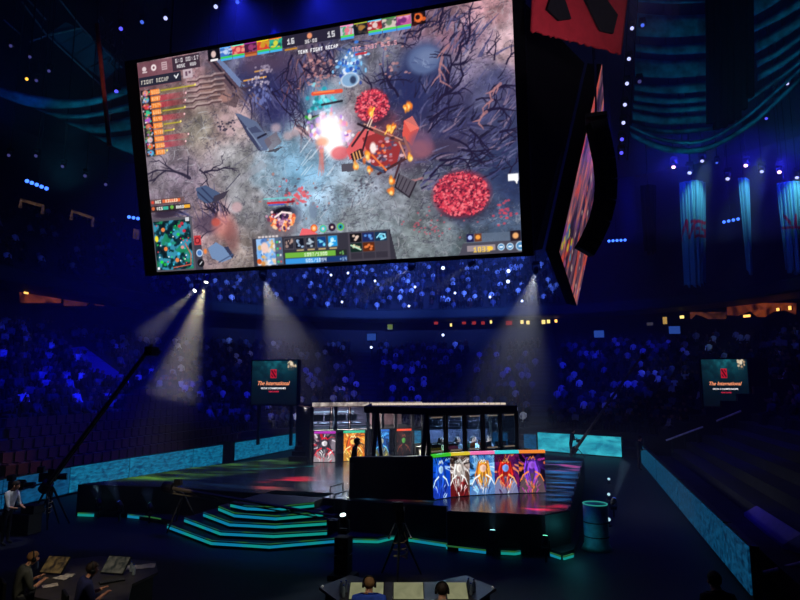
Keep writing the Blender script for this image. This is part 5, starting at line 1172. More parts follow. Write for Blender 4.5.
sw = MB(); sw.hexa([q[0]+V((0, 0, DZ)), q[3]+V((0, 0, DZ)), q[3]+V((0, 0, 3.48)), q[0]+V((0, 0, 3.48)), q[0]-t*.08+V((0, 0, DZ)), q[3]-t*.08+V((0, 0, DZ)), q[3]-t*.08+V((0, 0, 3.48)), q[0]-t*.08+V((0, 0, 3.48))]); sw.build('side_wall', BLACK, far)
for (f0, f1, z, h, st) in ((0, .49, 3.53, .17, .9), (.5, .98, 3.62, .07, .6)):
    a, b = A0.lerp(A1, f0)-bn_*.06-FO, A0.lerp(A1, f1)-bn_*.06-FO; mb = MB(); n_ = 14
    for k in range(n_):
        u, v = a.lerp(b, (k+.04)/n_), a.lerp(b, (k+.96)/n_); mb.hexa([u+V((0, 0, z)), v+V((0, 0, z)), v+V((0, 0, z+h)), u+V((0, 0, z+h)), u+bn_*.06+V((0, 0, z)), v+bn_*.06+V((0, 0, z)), v+bn_*.06+V((0, 0, z+h)), u+bn_*.06+V((0, 0, z+h))])
    mb.build('light_strip', emit_noise('far booth strip %.1f' % st, (120, 108, 104), (226, 212, 204), .9*st, 3), far)
a, b = A0.lerp(A1, .07)+bn_*1.4-FO, A0.lerp(A1, .44)+bn_*1.4-FO; mb = MB(); mb.tube([a+V((0, 0, 3.2)), b+V((0, 0, 3.2))], .05, 6); mb.build('inner_light', emit('inner strip', (206, 190, 180), .7), far)
for k in range(3):
    u, v = A0.lerp(A1, .01+.16*k)-FO, A0.lerp(A1, .155+.16*k)-FO; mb = MB(); P8 = [u+V((0, 0, DZ+1.42)), v+V((0, 0, DZ+1.42)), v+V((0, 0, 3.48)), u+V((0, 0, 3.48))]; mb.hexa(P8+[p+bn_*.02 for p in P8]); mb.build('window_pane', glass('booth glass'), far)
    mb = MB(); [mb.tube([u.lerp(v, f)+V((0, 0, DZ+1.42)), u.lerp(v, f)+V((0, 0, 3.48))], .03, 6) for f in (0, 1)]; mb.build('window_frame', METAL, far)
mb = MB(); a, b = A0.lerp(A1, .04)+bn_*.5-FO, A0.lerp(A1, .46)+bn_*.5-FO; dd = bn_*.7; mb.prism([((p).x, (p).y) for p in (a, b, b+dd, a+dd)], DZ+1.62, DZ+1.67); mb.build('player_desk', GREY, far)
for k in range(4): p = A0.lerp(A1, .09+.1*k)+bn_*.8+V((0, 0, DZ+1.67)); monitor(tuple(p), bn_*-1, 'pale player monitor in the upper storey of the farther booth', 'player monitors in the farther booth', .5, .3, MONB)
lamp('far booth light', 'AREA', tuple(A0.lerp(A1, .25)+bn_*1.0+V((0, 0, 3.44))), 1100, (1, .9, .85), tuple(A0.lerp(A1, .25)+bn_*1.2), shape=(3, .5))
stairs = MB(); p = at_z(299, 461, DZ)
for k in range(4): stairs.box((p.x+.1, p.y+.3*k, DZ+.1+.1*k), (1.1, .3, .2+.2*k))
tag(stairs.build('stage_stairs', BLACK), 'small black steps beside the farther booth', 'steps')
# silhouettes on and round the stage
DARK = (16, 16, 20)
q = plain_person('person', DARK, False, ((-.22, .12, .86), (.2, .2, .92))); face(q, tuple(G(353.5, 19.4)+V((0, 0, DZ))), V((1, .35, 0))); tag(q, 'person in dark clothes standing in front of the orange panel', 'person')
q = plain_person('person', (206, 206, 206), False, ((-.2, .34, 1.0), (.2, .36, 1.05)), lean=.1, head=(0, .08), sub=1); face(q, tuple(G(17, 17.6)), V((1, .25, 0))); tag(q, 'person in a white shirt standing by the camera gear and teal board', 'person')
q = plain_person('person', DARK, False, ((-.2, .12, .86), (.2, .2, .9)), stride=.1); face(q, tuple(G(705.5, 9.1)), V((-.2, 1, 0))); tag(q, 'dark person standing alone below the end of the receding boards', 'person')
q = plain_person('person', DARK, False, ((-.2, .2, 1.0), (.2, .3, 1.1))); face(q, tuple(at_z(639, 470, 0)), V((1, .2, 0))); tag(q, 'dark person crouched over gear at the farthest receding board', 'person')
q = plain_person('person', DARK, False, ((-.1, .34, 1.1), (.1, .36, 1.2)), lean=.12); face(q, tuple(at_z(571, 460.5, 0)+V((0, 1.2, 0))), V((1, .3, 0))); tag(q, 'crane operator silhouetted against the bright turquoise board', 'person')

# ------------------------------------------------------------------ casters' desks
DESK = mat('desk laminate', (60, 57, 54), .4); PALE = emit_noise('pale desk screen', (112, 114, 84), (138, 138, 104), .9, 3)
def desk(px, z, label):
    P_ = [at_z(x, y, z) for x, y in px]; c = sum(P_, V((0, 0, 0)))/len(P_); o = thing('caster_desk', label, 'desk', (c.x, c.y, 0)); q = [(p.x-c.x, p.y-c.y) for p in P_]
    MB().prism(q, z-.05, z).build('worktop', DESK, o); MB().prism([(x*.93, y*.9) for x, y in q], .02, z-.05).build('front_skirt', BLACK, o)
    n = len(P_)
    for i in ((0, n//2+1) if n == 8 else ()):
        mb = MB(); mb.lathe([(.018, 0), (.018, .03)], (q[i][0]*.96, q[i][1]*.96, z), 10); mb.build('corner_light', emit('desk corner lamp', (150, 150, 146), .6), o)
    return o, c
dl, dlc = desk([(34, 597), (40, 574), (62, 560), (100, 556), (156, 561.5), (158, 572), (132, 584), (128, 600), (84, 606)], .76, 'dark curved desk of two casters near the lower frame corner, strewn with papers')
dc, dcc = desk([(319, 587), (350, 575), (384, 582), (436, 582), (466, 575), (496, 588), (470, 606), (345, 606)], .76, 'dark winged desk with three pale tilted screens below the stage')
for (x0, x1, lab) in ((349, 384, 'pale tilted desk screen behind the caster in blue'), (393, 424, 'middle pale tilted desk screen between the two headset wearers'), (446, 468, 'pale tilted desk screen behind the grey-shirted caster')):
    a = at_z((x0+x1)/2, 597, .78); W = (x1-x0)/600*10.7; monitor((a.x, a.y, .765), V((FW.x, FW.y, 0)).normalized(), lab, 'pale screens on the winged desk', W, .44, PALE, -1.2, cat='screen', name='desk_screen', stand=False)
FWh = V((FW.x, FW.y, 0)).normalized()
def swivel(loc, d, label):
    ch = thing('office_chair', label, 'chair', tuple(loc), math.atan2(d.y, d.x)-PI/2)
    MB().box((0, .12, .43), (.48, .46, .07)).build('seat', BLACK, ch, bevel=.02); MB().box((0, -.2, .76), (.44, .06, .42)).build('backrest', BLACK, ch, bevel=.02); MB().tube([(0, .1, .06), (0, .1, .4)], .035, 8).build('column', METAL, ch); mb = MB()
    for w in range(5): mb.tube([(0, .1, .07), (.3*math.cos(w*1.2566), .1+.3*math.sin(w*1.2566), .03)], .025, 6)
    mb.build('base', METAL, ch); return ch
def caster(x, D, d, col, label, hair, lean=.1, head=(0, .07), hands=((-.2, .42, .82), (.2, .4, .82))):
    q = plain_person('person', col, True, hands, lean, head, True, 1, bulk=1.2, hair=hair); g = G(x, D); face(q, tuple(g+V((0, 0, .1))), d); q.scale = (.93,)*3; tag(q, label, 'person'); headset(q); return g
d1 = (RT*.75+FWh*.65).normalized()
g = caster(31, 11.55, d1, (74, 76, 70), 'bald-topped caster in a dark grey jacket bent over the strewn desk', HAIRB, .16, (0, .09)); swivel(g, d1, 'dark chair under the caster in the grey jacket')
d2 = (RT*.8+FWh*.6).normalized()
g = caster(92, 10.9, d2, (36, 40, 84), 'dark-haired caster in a navy shirt at the strewn desk', HAIRD, .12, (0, .07)); swivel(g, d2, 'dark chair under the navy-shirted caster')
g = caster(370, 10.05, FWh, (40, 72, 172), 'caster in a bright blue shirt with headset, seen from behind', HAIRB, .1); swivel(g, FWh, 'dark chair under the caster in bright blue')
g = caster(441, 9.75, FWh, (150, 156, 150), 'caster in a light grey shirt with headset, seen from behind', HAIRD, .1); swivel(g, FWh, 'dark chair under the grey-shirted caster')
GAME = emit_noise('desk monitor picture', (30, 24, 20), (96, 76, 44), .7, 9, (1, 1, 1), 3); GAME2 = emit_noise('desk monitor picture cool', (28, 32, 30), (80, 76, 66), .7, 9, (1, 1, 1), 3)
for (x, y, D, d, lab, m) in ((54, 573, 0, d1, 'tilted brown-lit monitor in front of the grey-jacketed caster', GAME), (115, 573, 0, d2, 'tilted grey-lit monitor in front of the navy-shirted caster', GAME2)):
    a = at_z(x, y, .77); monitor((a.x, a.y, .765), (RT*.2+FWh).normalized(), lab, None, .5, .36, m, -.75, stand=False)
def small(name, mbf, m, px, z, label, cat, group=None):
    a = at_z(*px, z); o = mbf.build(name, m, loc=tuple(a)); return tag(o, label, cat, group)
PAP = mat('paper', (206, 196, 176), .8)
for k, (px, lab, w, h) in enumerate((((62, 578), 'loose paper beside the grey-jacketed caster\'s hand', .3, .21), ((68, 576), 'crumpled paper between the two monitors of the strewn desk', .2, .2), ((141, 567), 'wide pale sheet on the far end of the strewn desk', .55, .3), ((50, 586), 'paper under the grey-jacketed caster\'s hand', .26, .2))):
    mb = MB(); n = 6; vs_ = [(w*(i/n-.5), h*(j/n-.5), .012+.006*math.sin(i*1.7+j)) for j in range(n+1) for i in range(n+1)]; mb.add(vs_+[(x, y, z-.008) for x, y, z in vs_], [(j*7+i, j*7+i+1, (j+1)*7+i+1, (j+1)*7+i) for j in range(n) for i in range(n)]+[(49+(j+1)*7+i, 49+(j+1)*7+i+1, 49+j*7+i+1, 49+j*7+i) for j in range(n) for i in range(n)])
    o = small('paper_sheet', mb, PAP, px, .76, lab, 'paper'); o.rotation_euler.z = .3*k
def bottle(px, label, group, cap=(60, 90, 190)):
    a = at_z(*px, .76); o = thing('water_bottle', label, 'bottle', tuple(a), 0, group)
    MB().lathe([(.03, 0), (.033, .02), (.033, .13), (.013, .17), (.013, .19)], n=12).build('body', mat('clear bottle plastic', (170, 186, 196), .15, spec=.6), o, True); MB().lathe([(.015, .19), (.015, .21)], n=10).build('cap', mat('bottle cap %d' % cap[0], cap, .5), o); return o
for (px, lab) in (((343.5, 597), 'bottle at the edge of the first pale screen, nearest'), ((341, 593), 'bottle at the edge of the first pale screen, behind'), ((346, 592), 'bottle tucked against the first pale screen')): bottle(px, lab, 'bottles by the blue caster')
for (px, lab) in (((471, 595), 'bottle on the wing of the desk by the grey caster, nearest'), ((474, 591), 'bottle on the wing of the desk by the grey caster, outer'), ((468.5, 590), 'bottle on the wing of the desk by the last pale screen')): bottle(px, lab, 'bottles by the grey caster')
for (px, lab) in (((36.5, 569), 'bottle just beyond the grey-jacketed caster'), ((131, 572), 'bottle beyond the grey-lit monitor, blue-capped'), ((133.5, 575), 'bottle at the end of the grey-lit monitor')): bottle(px, lab, 'bottles on the strewn desk')
mb = MB(); mb.box((0, 0, .012), (.44, .15, .024))
for r_ in range(4):
    for c_ in range(12): mb.box((-.2+c_*.036, -.052+r_*.035, .028), (.028, .026, .012), mi=1)
small('keyboard', mb, [BLACK, GREY], (112, 582), .76, 'keyboard in front of the navy-shirted caster', 'keyboard').rotation_euler.z = .9
lamp('desk aimed spot', 'SPOT', tuple(G(70, 9.0)+V((0, 0, 6.5))), 420, (1, .86, .62), tuple(G(85, 11.6)+V((0, 0, .8))), .1, 26, .7)
lamp('desk aimed spot', 'SPOT', tuple(G(408, 7.6)+V((0, 0, 6.5))), 420, (1, .93, .74), tuple(G(408, 10.6)+V((0, 0, .9))), .1, 24, .6)

lamp('crew fill', 'SPOT', tuple(G(22, 16.4)+V((0, 0, 6.5))), 420, (.9, .95, 1), tuple(G(17, 17.5)+V((0, 0, 1.2))), .1, 14, .6)  # added spot with no fixture, brightens the white shirt
lamp('aimed spot', 'SPOT', tuple(G(330, 13)+V((0, 0, 5))), 260, (1, .82, .5), tuple(G(399, 14.2)+V((0, 0, .8))), .05, 14, .7)  # unseen warm spot added to make the tripod camera glint
lamp('aimed spot', 'SPOT', tuple(G(150, 15)+V((0, 0, 5))), 420, (1, .8, .5), tuple(at_d(180, 500, 18.6)), .05, 12, .7)  # unseen warm spot added to brighten the low crane's tail
# ------------------------------------------------------------------ cameras, cranes
def tripod(o, zt, r=.55, m=METAL):
    for k in range(3):
        a = 2*PI*k/3+.4; mb = MB(); mb.tube([(0, 0, zt), (r*.5*math.cos(a), r*.5*math.sin(a), zt*.5), (r*math.cos(a), r*math.sin(a), 0)], [.04, .03, .022], 6); mb.build('leg', m, o)
def broadcast_camera(loc, d, label, h=1.3):
    o = thing('broadcast_camera', label, 'camera', tuple(loc), math.atan2(d.y, d.x)-PI/2); tripod(o, h)
    MB().lathe([(.1, h), (.1, h+.1), (.06, h+.14)], n=12).build('fluid_head', METAL, o); MB().box((0, 0, h+.3), (.22, .5, .28)).build('body', BLACK, o, bevel=.02)
    mb = MB(); mb.tube([(0, .25, h+.3), (0, .55, h+.3)], [.09, .11], 14); mb.build('lens', BLACK, o); mb = MB(); mb.tube([(0, .55, h+.3), (0, .56, h+.3)], .09, 14); mb.build('lens_glass', mat('lens glass', (60, 70, 90), .05, spec=1), o)
    MB().box((-.05, -.22, h+.54), (.26, .18, .18)).build('viewfinder', BLACK, o); mb = MB()
    for s in (-1, 1): mb.tube([(s*.12, -.1, h+.12), (s*.25, -.7, h-.05)], .016, 6); mb.ball((s*.25, -.72, h-.06), .03, 8, 5)
    mb.build('pan_bar', STEEL, o); mb = MB(); mb.tube([(.16*math.cos(w*.5), .16*math.sin(w*.5)+.02, h*.35+.012*w) for w in range(40)], .018, 5); mb.tube([(.1, 0, h-.1), (.2, .1, h*.6), (.16, 0, h*.38)], .014, 5); mb.build('glint_coil', mat('glint cable', (150, 136, 104), .4), o); MB().box((0, .12, h+.46), (.04, .26, .05)).build('carry_handle', METAL, o); return o  # tan coil added to read as small glints of light
broadcast_camera(at_z(400, 577, 0), FWh, 'tripod camera standing between the winged desk and the stage', 1.12)
broadcast_camera(at_z(44, 527, 0), (RT+FWh*.3), 'tripod camera with viewfinder beside the white-shirted person', 1.25)
broadcast_camera(at_z(14, 523, 0), (RT+FWh*.1), 'low camera in front of the white-shirted person', .9)
def crane(base, tip, tail, label, r=.07):
    o = thing('camera_crane', label, 'camera crane', tuple(base)); B0 = V(base); tip, tail = V(tip)-B0, V(tail)-B0
    t = -tail.xy.dot((tip-tail).xy)/max(1e-6, (tip-tail).xy.length_squared); piv = tail.lerp(tip, max(.05, min(.6, t))); tripod(o, max(.5, piv.z-.25), .6, BLACK)
    MB().tube([(0, 0, max(.5, piv.z-.3)), piv], .06, 8).build('pivot_head', METAL, o)
    mb = MB(); mb.tube([tail, tip], [r, r*.6], 6); mb.tube([tail+V((0, 0, -.16)), tip+V((0, 0, -.1))], [r*.4, r*.3], 5); L = (tip-tail).length; n = int(L/.8)
    for k in range(n): a = tail.lerp(tip, k/n); b = tail.lerp(tip, (k+.5)/n); mb.tube([a, b+V((0, 0, -.13))], .012, 4)
    mb.build('boom_arm', mat('crane boom', (84, 78, 68), .45), o)
    mb = MB(); d = (tip-tail).normalized(); mb.tube([tail-d*.05, tail+d*.3], .17, 12); mb.build('counterweight', BLACK, o)
    mb = MB(); mb.box(tip+V((0, 0, -.22)), (.26, .32, .26)); mb.tube([tip+V((0, .1, -.22)), tip+V((0, .34, -.22))], .07, 10); mb.build('camera_head', BLACK, o)
    c = (tail.lerp(tip, .08)); mb = MB(); mb.box(c+V((0, 0, .2)), (.24, .1, .18)); mb.build('operator_monitor', BLACK, o); return o
crane(at_z(50, 524, 0), at_d(152, 344, 18), at_d(44, 489, 19.3), 'long dark camera crane rising across the blue-lit stand')
crane(at_z(576, 459.5, 0)+V((0, 1.0, 0)), at_d(643, 353, 33), at_d(573, 452, 34.5), 'camera crane rising from the bright turquoise board across the far stand')
crane(at_z(181, 529, 0), at_d(335, 516, 16.4), at_d(166, 487, 18.6), 'long tan camera crane lying low across the lit stage steps', .065)
mb = MB()
for (x, y, z, s) in ((0, 0, .3, (.8, .5, .6)), (.2, .05, .72, (.5, .4, .25)), (-.7, .1, .25, (.5, .5, .5))): mb.box((x, y, z), s)
tag(mb.build('equipment_case', BLACK, loc=tuple(at_z(24, 533, 0)), bevel=.02), 'stacked black equipment cases before the camera crew', 'equipment case')
# ------------------------------------------------------------------ moving lights, hazy beams
def moving_light(p, target, label, lens, group=None, scale=1., power=0, rgb=(1, 1, 1), angle=16, floor=False, blend=.95, stem=None, lens_r=.11):
    """head in a yoke; hung from above, or standing on the floor"""
    p = V(p); o = thing('spotlight', label, 'stage light', tuple(p), 0, group); d = (V(target)-p).normalized(); M = frame(d); s = scale
    sg = -1 if floor else 1
    mb = MB(); mb.box((0, 0, sg*.42*s), (.36*s, .3*s, .14*s)); mb.build('base', BLACK, o)
    mb = MB()
    for q in (-1, 1): mb.box((q*.2*s, 0, sg*.19*s), (.04*s, .12*s, .42*s))
    mb.box((0, 0, sg*.34*s), (.42*s, .12*s, .05*s)); mb.build('yoke', BLACK, o)
    hd = MB(); hd.tube([M @ V((0, 0, z*s)) for z in (-.22, -.1, .12, .2)], [.1*s, .15*s, .15*s, .135*s], 14); h = hd.build('head', BLACK, o)
    mb = MB(); mb.tube([M @ V((0, 0, .2*s)), M @ V((0, 0, .225*s))], lens_r*s, 14); mb.build('lens', lens, h)
    if stem: mb = MB(); mb.tube([(0, 0, sg*.48*s), (0, 0, stem-p.z)], .03, 6); mb.build('hanging_pipe' if not floor else 'stand_pole', METAL, o)
    if power: lamp('beam', 'SPOT', tuple(p+d*.3*s), power, rgb, tuple(V(target)), .06, angle, blend)
    return o
def haze(name, a, b, r0, r1, density, rgb, label):
    a, b = V(a), V(b); mb = MB(); mb.tube([a, b], [r0, r1], 24); o = mb.build(name, haze_mat('%s %.3f %d' % (name, density, rgb[0]), density, rgb)); return tag(o, label, 'haze', kind='stuff')
WARM = emit('warm lens', (255, 250, 226), 6); BLUL = emit('blue lens', (84, 80, 255), 1.6); CYL = emit('cyan lens', (150, 226, 236), 3); WBL = emit('pale blue lens', (186, 190, 255), 1.5); DIMB = emit('dim blue lens', (60, 90, 200), 1.6); PINK = emit('pinkish lens', (255, 190, 226), 5); TEALL = emit('teal lens', (110, 230, 190), 2.5); DIMV = emit('dim violet lens', (80, 76, 150), .6)
# warm front lights hung beneath the cube, beams falling into the stands
BEAMS = [((207, 279), 31, (170, 405), 28, 7000, 27, 'warm beam lamp sending the yellow cone down onto the stand', .035, .95), ((197, 288.5), 31.5, (128, 352), 28, 1700, 22, 'smaller warm beam lamp beside the yellow cone lamp', .026, .8),
         ((263, 277.5), 32, (298, 375), 42, 5200, 30, 'warm beam lamp whose grey cone falls behind the event screen', .03, 1.), ((412, 268), 32, (350, 303), 38, 1500, 14, 'lamp under the big screen with a short slanting beam', .03, .8),
         ((471.5, 263.5), 32, (424, 296), 38, 1500, 14, 'lamp under the big screen with a slanting beam nearer its corner', .012, .7), ((536, 270), 31, (508, 392), 42, 5200, 32, 'pale beam lamp by the cube corner lighting the far stand', .028, 1.)]
for (px, D, tp, TD, pw, ang, lab, dens, ln) in BEAMS:
    p, t = at_d(*px, D), at_d(*tp, TD); d = (t-p).normalized()
    moving_light(p, t, lab, WARM, None, .9, pw, (1, .9, .52) if px[0] < 240 else (1, .97, .8) if px[0] < 300 else (.9, .95, 1), ang, stem=31)
    L = (t-p).length*ln; haze('haze', p+d*.5, p+d*L, .15+.5*math.tan(math.radians(ang/2)), L*math.tan(math.radians(ang/2))*1.05, dens, (250, 250, 250), 'hazy air in the ' + lab.replace('lamp ', '').replace('lamp', ''))
# truss they hang from
mb = MB(); a, b = at_d(190, 262, 32), at_d(545, 250, 32); z = 12.6; a.z = b.z = z; d = (b-a); L = d.length; dn = d.normalized(); sd = V((-dn.y, dn.x, 0))*.25
for s, zz in ((-1, -.2), (1, -.2), (-1, .2), (1, .2)): mb.tube([a+sd*s+V((0, 0, zz)), b+sd*s+V((0, 0, zz))], .03, 5)
n = int(L/.8)
for k in range(n):
    for s in (-1, 1): mb.tube([a+d*(k/n)+sd*s+V((0, 0, -.2)), a+d*((k+.5)/n)+sd*s+V((0, 0, .2)), a+d*((k+1)/n)+sd*s+V((0, 0, -.2))], .015, 4)
for f in (.1, .9): mb.tube([a+d*f, V(((a+d*f).x, (a+d*f).y, 31))], .03, 5)
tag(mb.build('hanging_truss', METAL), 'long dark lighting truss behind the big screen', 'truss')
# rows of blue lamps over the cube
TL = [((122, 28, 30), BLUL, 'blue lamp above the screen, lowest of the rising row'), ((143, 21.5, 31), DIMB, 'dim cyan-blue lamp in the rising row above the screen'), ((166.5, 17.5, 29), WBL, 'bright blue-white lamp in the middle of the rising row'), ((216.5, 6, 28), WBL, 'brightest blue-white lamp, topmost of the rising row'), ((238, 1.5, 30), DIMB, 'dim cyan-blue lamp at the very top of the frame'), ((117.5, 90.5, 30), BLUL, 'small violet-blue lamp alone beside the black screen frame')]
for (x, y, D), m, lab in TL: p = at_d(x, y, D); moving_light(p, p+V((.4, -1, -1.)), lab, m, 'lamps in the rising row above the screen', .85, stem=31)
COLM = [((632, 29), WBL, 'top lamp of the vertical row beside the red banner'), ((629, 59.5), WBL, 'second lamp of the vertical row beside the red banner'), ((627, 84), WBL, 'third lamp of the vertical row, just below the banner'), ((625, 105), WBL, 'fourth lamp of the vertical row'), ((623.5, 123), WBL, 'fifth lamp of the vertical row'), ((622, 139.5), BLUL, 'dimmer sixth lamp of the vertical row'), ((621.5, 153), BLUL, 'dim lowest lamp of the vertical row'), ((642.5, 26), DIMB, 'cyan-blue lamp with a hazy glow beside the vertical row'), ((639.5, 82), DIMV, 'tiny dim violet lamp beside the vertical row')]
for (x, y), m, lab in COLM:
    p = at_d(x, y, 30); moving_light(p, p+V((-.1, -1, -.35)), lab, m, 'lamps in the vertical row', .8)
mb = MB()
for s in (-.22, .22):
    a, b = at_d(634, -10, 30.4), at_d(623, 160, 30.4); mb.tube([a+RT*s, b+RT*s], .03, 5)
for k in range(16):
    a, b = at_d(634, -10, 30.4).lerp(at_d(623, 160, 30.4), k/16), at_d(634, -10, 30.4).lerp(at_d(623, 160, 30.4), (k+1)/16); mb.tube([a-RT*.22, b+RT*.22], .016, 4)
top = at_d(634, -10, 30.4); mb.tube([top, V((top.x, top.y, 31))], .03, 5)
tag(mb.build('hanging_truss', METAL), 'dark hanging truss carrying the vertical row of lamps', 'truss')
RB = [((674, 165), PINK, 'bright pinkish lamp in a blue glow above the first tall drape', .9), ((690, 170.5), WBL, 'white lamp pointing down onto the first tall drape', 1.), ((702.5, 159), WBL, 'white lamp above the first drape, higher and farther along', .9), ((728, 176.5), WBL, 'white lamp between the first and second tall drapes', 1.), ((746, 163.5), PINK, 'bright pinkish lamp above the second tall drape', .9), ((762, 169.5), WBL, 'white lamp past the second tall drape', .9), ((779.5, 170), PINK, 'bright pinkish lamp above the third tall drape', .9), ((797, 175.5), WBL, 'white lamp at the frame edge above the third drape', .9), ((784, 184.5), CYL, 'tiny lamp at the head of the third drape', .5), ((682.5, 151.5), BLUL, 'small deep blue lamp under the swagged ceiling cloth', .6), ((717, 161.5), DIMB, 'dim blue lamp between the bright ones', .6), ((787.5, 82), WBL, 'lamp beside the swagged cloth, uppermost', .8), ((776, 101), BLUL, 'lamp beside the swagged cloth, second down', .8), ((766.5, 117), BLUL, 'lamp beside the swagged cloth, lowest', .7)]
for (x, y), m, lab, s in RB: p = at_d(x, y, 40); moving_light(p, p+V((-.3, -.6, -1)), lab, m, 'lamps over the tall drapes', s*1.15, stem=31)
# blue air round those lamps and over the big screen
def haze_box(c, sz, dens, label):
    o = MB().box(c, sz, math.radians(16)).build('haze', haze_mat('blue haze %.4f' % dens, dens, (235, 235, 255), 0)); tag(o, label, 'haze', kind='stuff')
c = at_d(722, 186, 40); haze_box(c, (12.5, 4, 7), .03, 'blue-lit hazy air round the lamps over the tall drapes')
for x, y in ((675, 160), (746, 158), (780, 165)): p = at_d(x, y, 40); lamp('blue wash', 'POINT', tuple(p+V((0, -.6, -.3))), 260, (.03, .03, 1), size=.3)
c = at_d(330, 0, 27); haze_box(c, (18, 4, 7), .012, 'blue-lit hazy air over the top of the big screen')
for x, y, D in ((315, -14, 27), (360, -60, 27), (235, -4, 27)): p = at_d(x, y, D); lamp('blue wash', 'SPOT', tuple(p), 2600, (.02, .03, 1), tuple(p+V((.6, 0, -2))), .3, 100, .9)
# floor beams in front of the stage
FB = [((98, 519), (96, 488), CYL, 'floor lamp with a faint beam before the black riser', .5), ((119, 522), (110, 480), DIMB, 'floor lamp with the strongest blue beam before the black riser', .5), ((149, 524), (147, 490), TEALL, 'green-glinting floor lamp at the end of the black riser', .5), ((493, 557), (492.5, 490), CYL, 'floor lamp with a pale cyan beam before the portrait panels', .55), ((546, 563), (544.5, 495), TEALL, 'green-glinting floor lamp nearest the stage corner', .5), ((614, 518), (626, 462), DIMB, 'floor lamp whose faint beam rises beside the stage end', .5)]
for (bx, ty, m, lab, s) in FB:
    b = at_z(*bx, 0); D = proj(b)[2]; hd = b+V((0, 0, .55)); t = at_d(*ty, D+.6); moving_light(hd, t, lab, m, 'floor lamps along the stage front', s*1.1, 300, (.4, .8, 1), 9, True, stem=.02)
    d = (t-hd); haze('haze', hd+d*.06, t, .05, .2, .2, (230, 250, 255), 'faint hazy beam over the ' + lab.split(' with')[0].split(' whose')[0])
b = at_z(343, 579, 0); cs = thing('lamp_stand', 'black cases stacked as a stand for the bright lamp by the steps', 'stand', tuple(b))
MB().box((0, 0, .06), (.62, .5, .12)).build('base', BLACK, cs, bevel=.02)
for k in range(2): MB().box((0, 0, .34+.42*k), (.34, .34, .4)).build('case', BLACK, cs, bevel=.02)
mb = MB(); mb.box((0, -.175, .5), (.1, .02, .04)); mb.box((0, -.175, .74), (.12, .02, .05)); mb.build('label_plate', GREY, cs)
p = b+V((0, 0, 1.33)); moving_light(p, p+V((-.05, -.35, 1)), 'bright white lamp on the stacked cases by the steps', emit('white lens', (226, 250, 255), 4), None, .62, floor=True)
haze('haze', p+V((0, 0, .2)), p+V((0, .2, 1.3)), .06, .17, .16, (230, 250, 255), 'faint hazy beam over the lamp on the stacked cases'); lamp('beam', 'SPOT', tuple(p+V((0, 0, .15))), 260, (.6, .9, 1), tuple(p+V((0, .2, 2))), .04, 14, .6)
for k, (x, y) in enumerate(((609, 526), (609, 499.5), (609, 483.5))):
    a = at_z(x, y, 0); o = thing('floor_lamp_post', ('nearest', 'middle', 'farthest')[k]+' of the little white lamps beside the stage end', 'floor light', tuple(a), 0, 'little lamps beside the stage end'); MB().lathe([(.1, 0), (.1, .03), (.03, .05), (.03, .16)], n=12).build('base', BLACK, o); mb = MB(); mb.ball((0, 0, .2), .06, 10, 6); mb.build('bulb', emit('small lamp', (150, 190, 206), 1.4), o, True)
a = at_z(647.5, 469, 0); o = thing('work_lamp', 'small pale blue lamp on a stand at the farthest receding board', 'lamp', tuple(a)); MB().tube([(0, 0, 0), (0, 0, .85)], .03, 8).build('pole', METAL, o); mb = MB(); mb.ball((0, 0, .93), .1, 10, 6); mb.build('bulb', emit('work bulb', (120, 160, 230), 1.6), o, True)

# ------------------------------------------------------------------ cloth: tall drapes, swags
def drape(px, D, label, seed, red=None, folds=5):
    """hanging cloth in deep vertical folds; printed red marks where given"""
    (xl, yt), (xr, yt2), (xr2, yb2), (xl2, yb) = px; w, h = 64, 120
    Q = [at_d(xl, yt, D), at_d(xr, yt2, D), at_d(xr2, yb2, D), at_d(xl2, yb, D)]; G_ = bilinear(Q, w, h); r = np.random.default_rng(seed)
    o = thing('hanging_drape', label, 'drape', tuple((Q[2]+Q[3])/2), 0, 'tall drapes under the blue lamps'); u = np.linspace(0, 1, w)[None, :]; v = np.linspace(0, 1, h)[:, None]
    W = (Q[1]-Q[0]).length; dep = (np.sin(u*PI)*.30*W+.06*W*np.sin(u*folds*2*PI+r.uniform(0, 6)+v*.8)*(.4+.6*v)+.03*W*np.sin(u*folds*4.6*PI+2))
    G_ = G_-np.array(FWh)[None, None, :]*dep[..., None]; G_[-1, :, 2] += .12*np.sin(u[0]*folds*2*PI)-.25*np.sin(u[0]*PI)
    G_ -= np.array(o.location)[None, None, :]
    c = Canvas(w, h, (84, 158, 172) if red or folds == 2 else (14, 20, 26))  # the unlit drape's shade is put into a darker cloth colour
    if red: red(c)
    f = grid_mesh('cloth', G_, c.a, attr_mat('drape cloth'), o); f.data.polygons.foreach_set('use_smooth', [True]*len(f.data.polygons)); so = f.modifiers.new('solid', 'SOLIDIFY'); so.thickness = .03; so.offset = 1
    mb = MB(); a, b = Q[0]-V(o.location), Q[1]-V(o.location); mb.tube([a, b], .05, 6); m_ = (a+b)/2; mb.tube([m_, V((m_.x, m_.y, 31-o.location.z))], .03, 6); mb.build('hanging_bar', METAL, o)
    return o, Q
RED = (196, 30, 60)
def red1(c):
    for p in ([(0, 66), (10, 46), (13, 66)], [(16, 66), (26, 47)], [(40, 48), (26, 50), (26, 66), (39, 65), (39, 57), (32, 57)], [(62, 50), (46, 50), (46, 58), (60, 59), (60, 66), (42, 66)], [(20, 48), (62, 50)]): c.line(p, 3.4, RED, .9, True)
def red2(c):
    for p in ([(8, 44), (20, 62)], [(28, 46), (26, 62), (40, 62)], [(56, 46), (44, 46), (44, 62), (58, 62), (58, 54), (50, 54)], [(2, 62), (60, 63)]): c.line(p, 3.2, RED, .9, True)
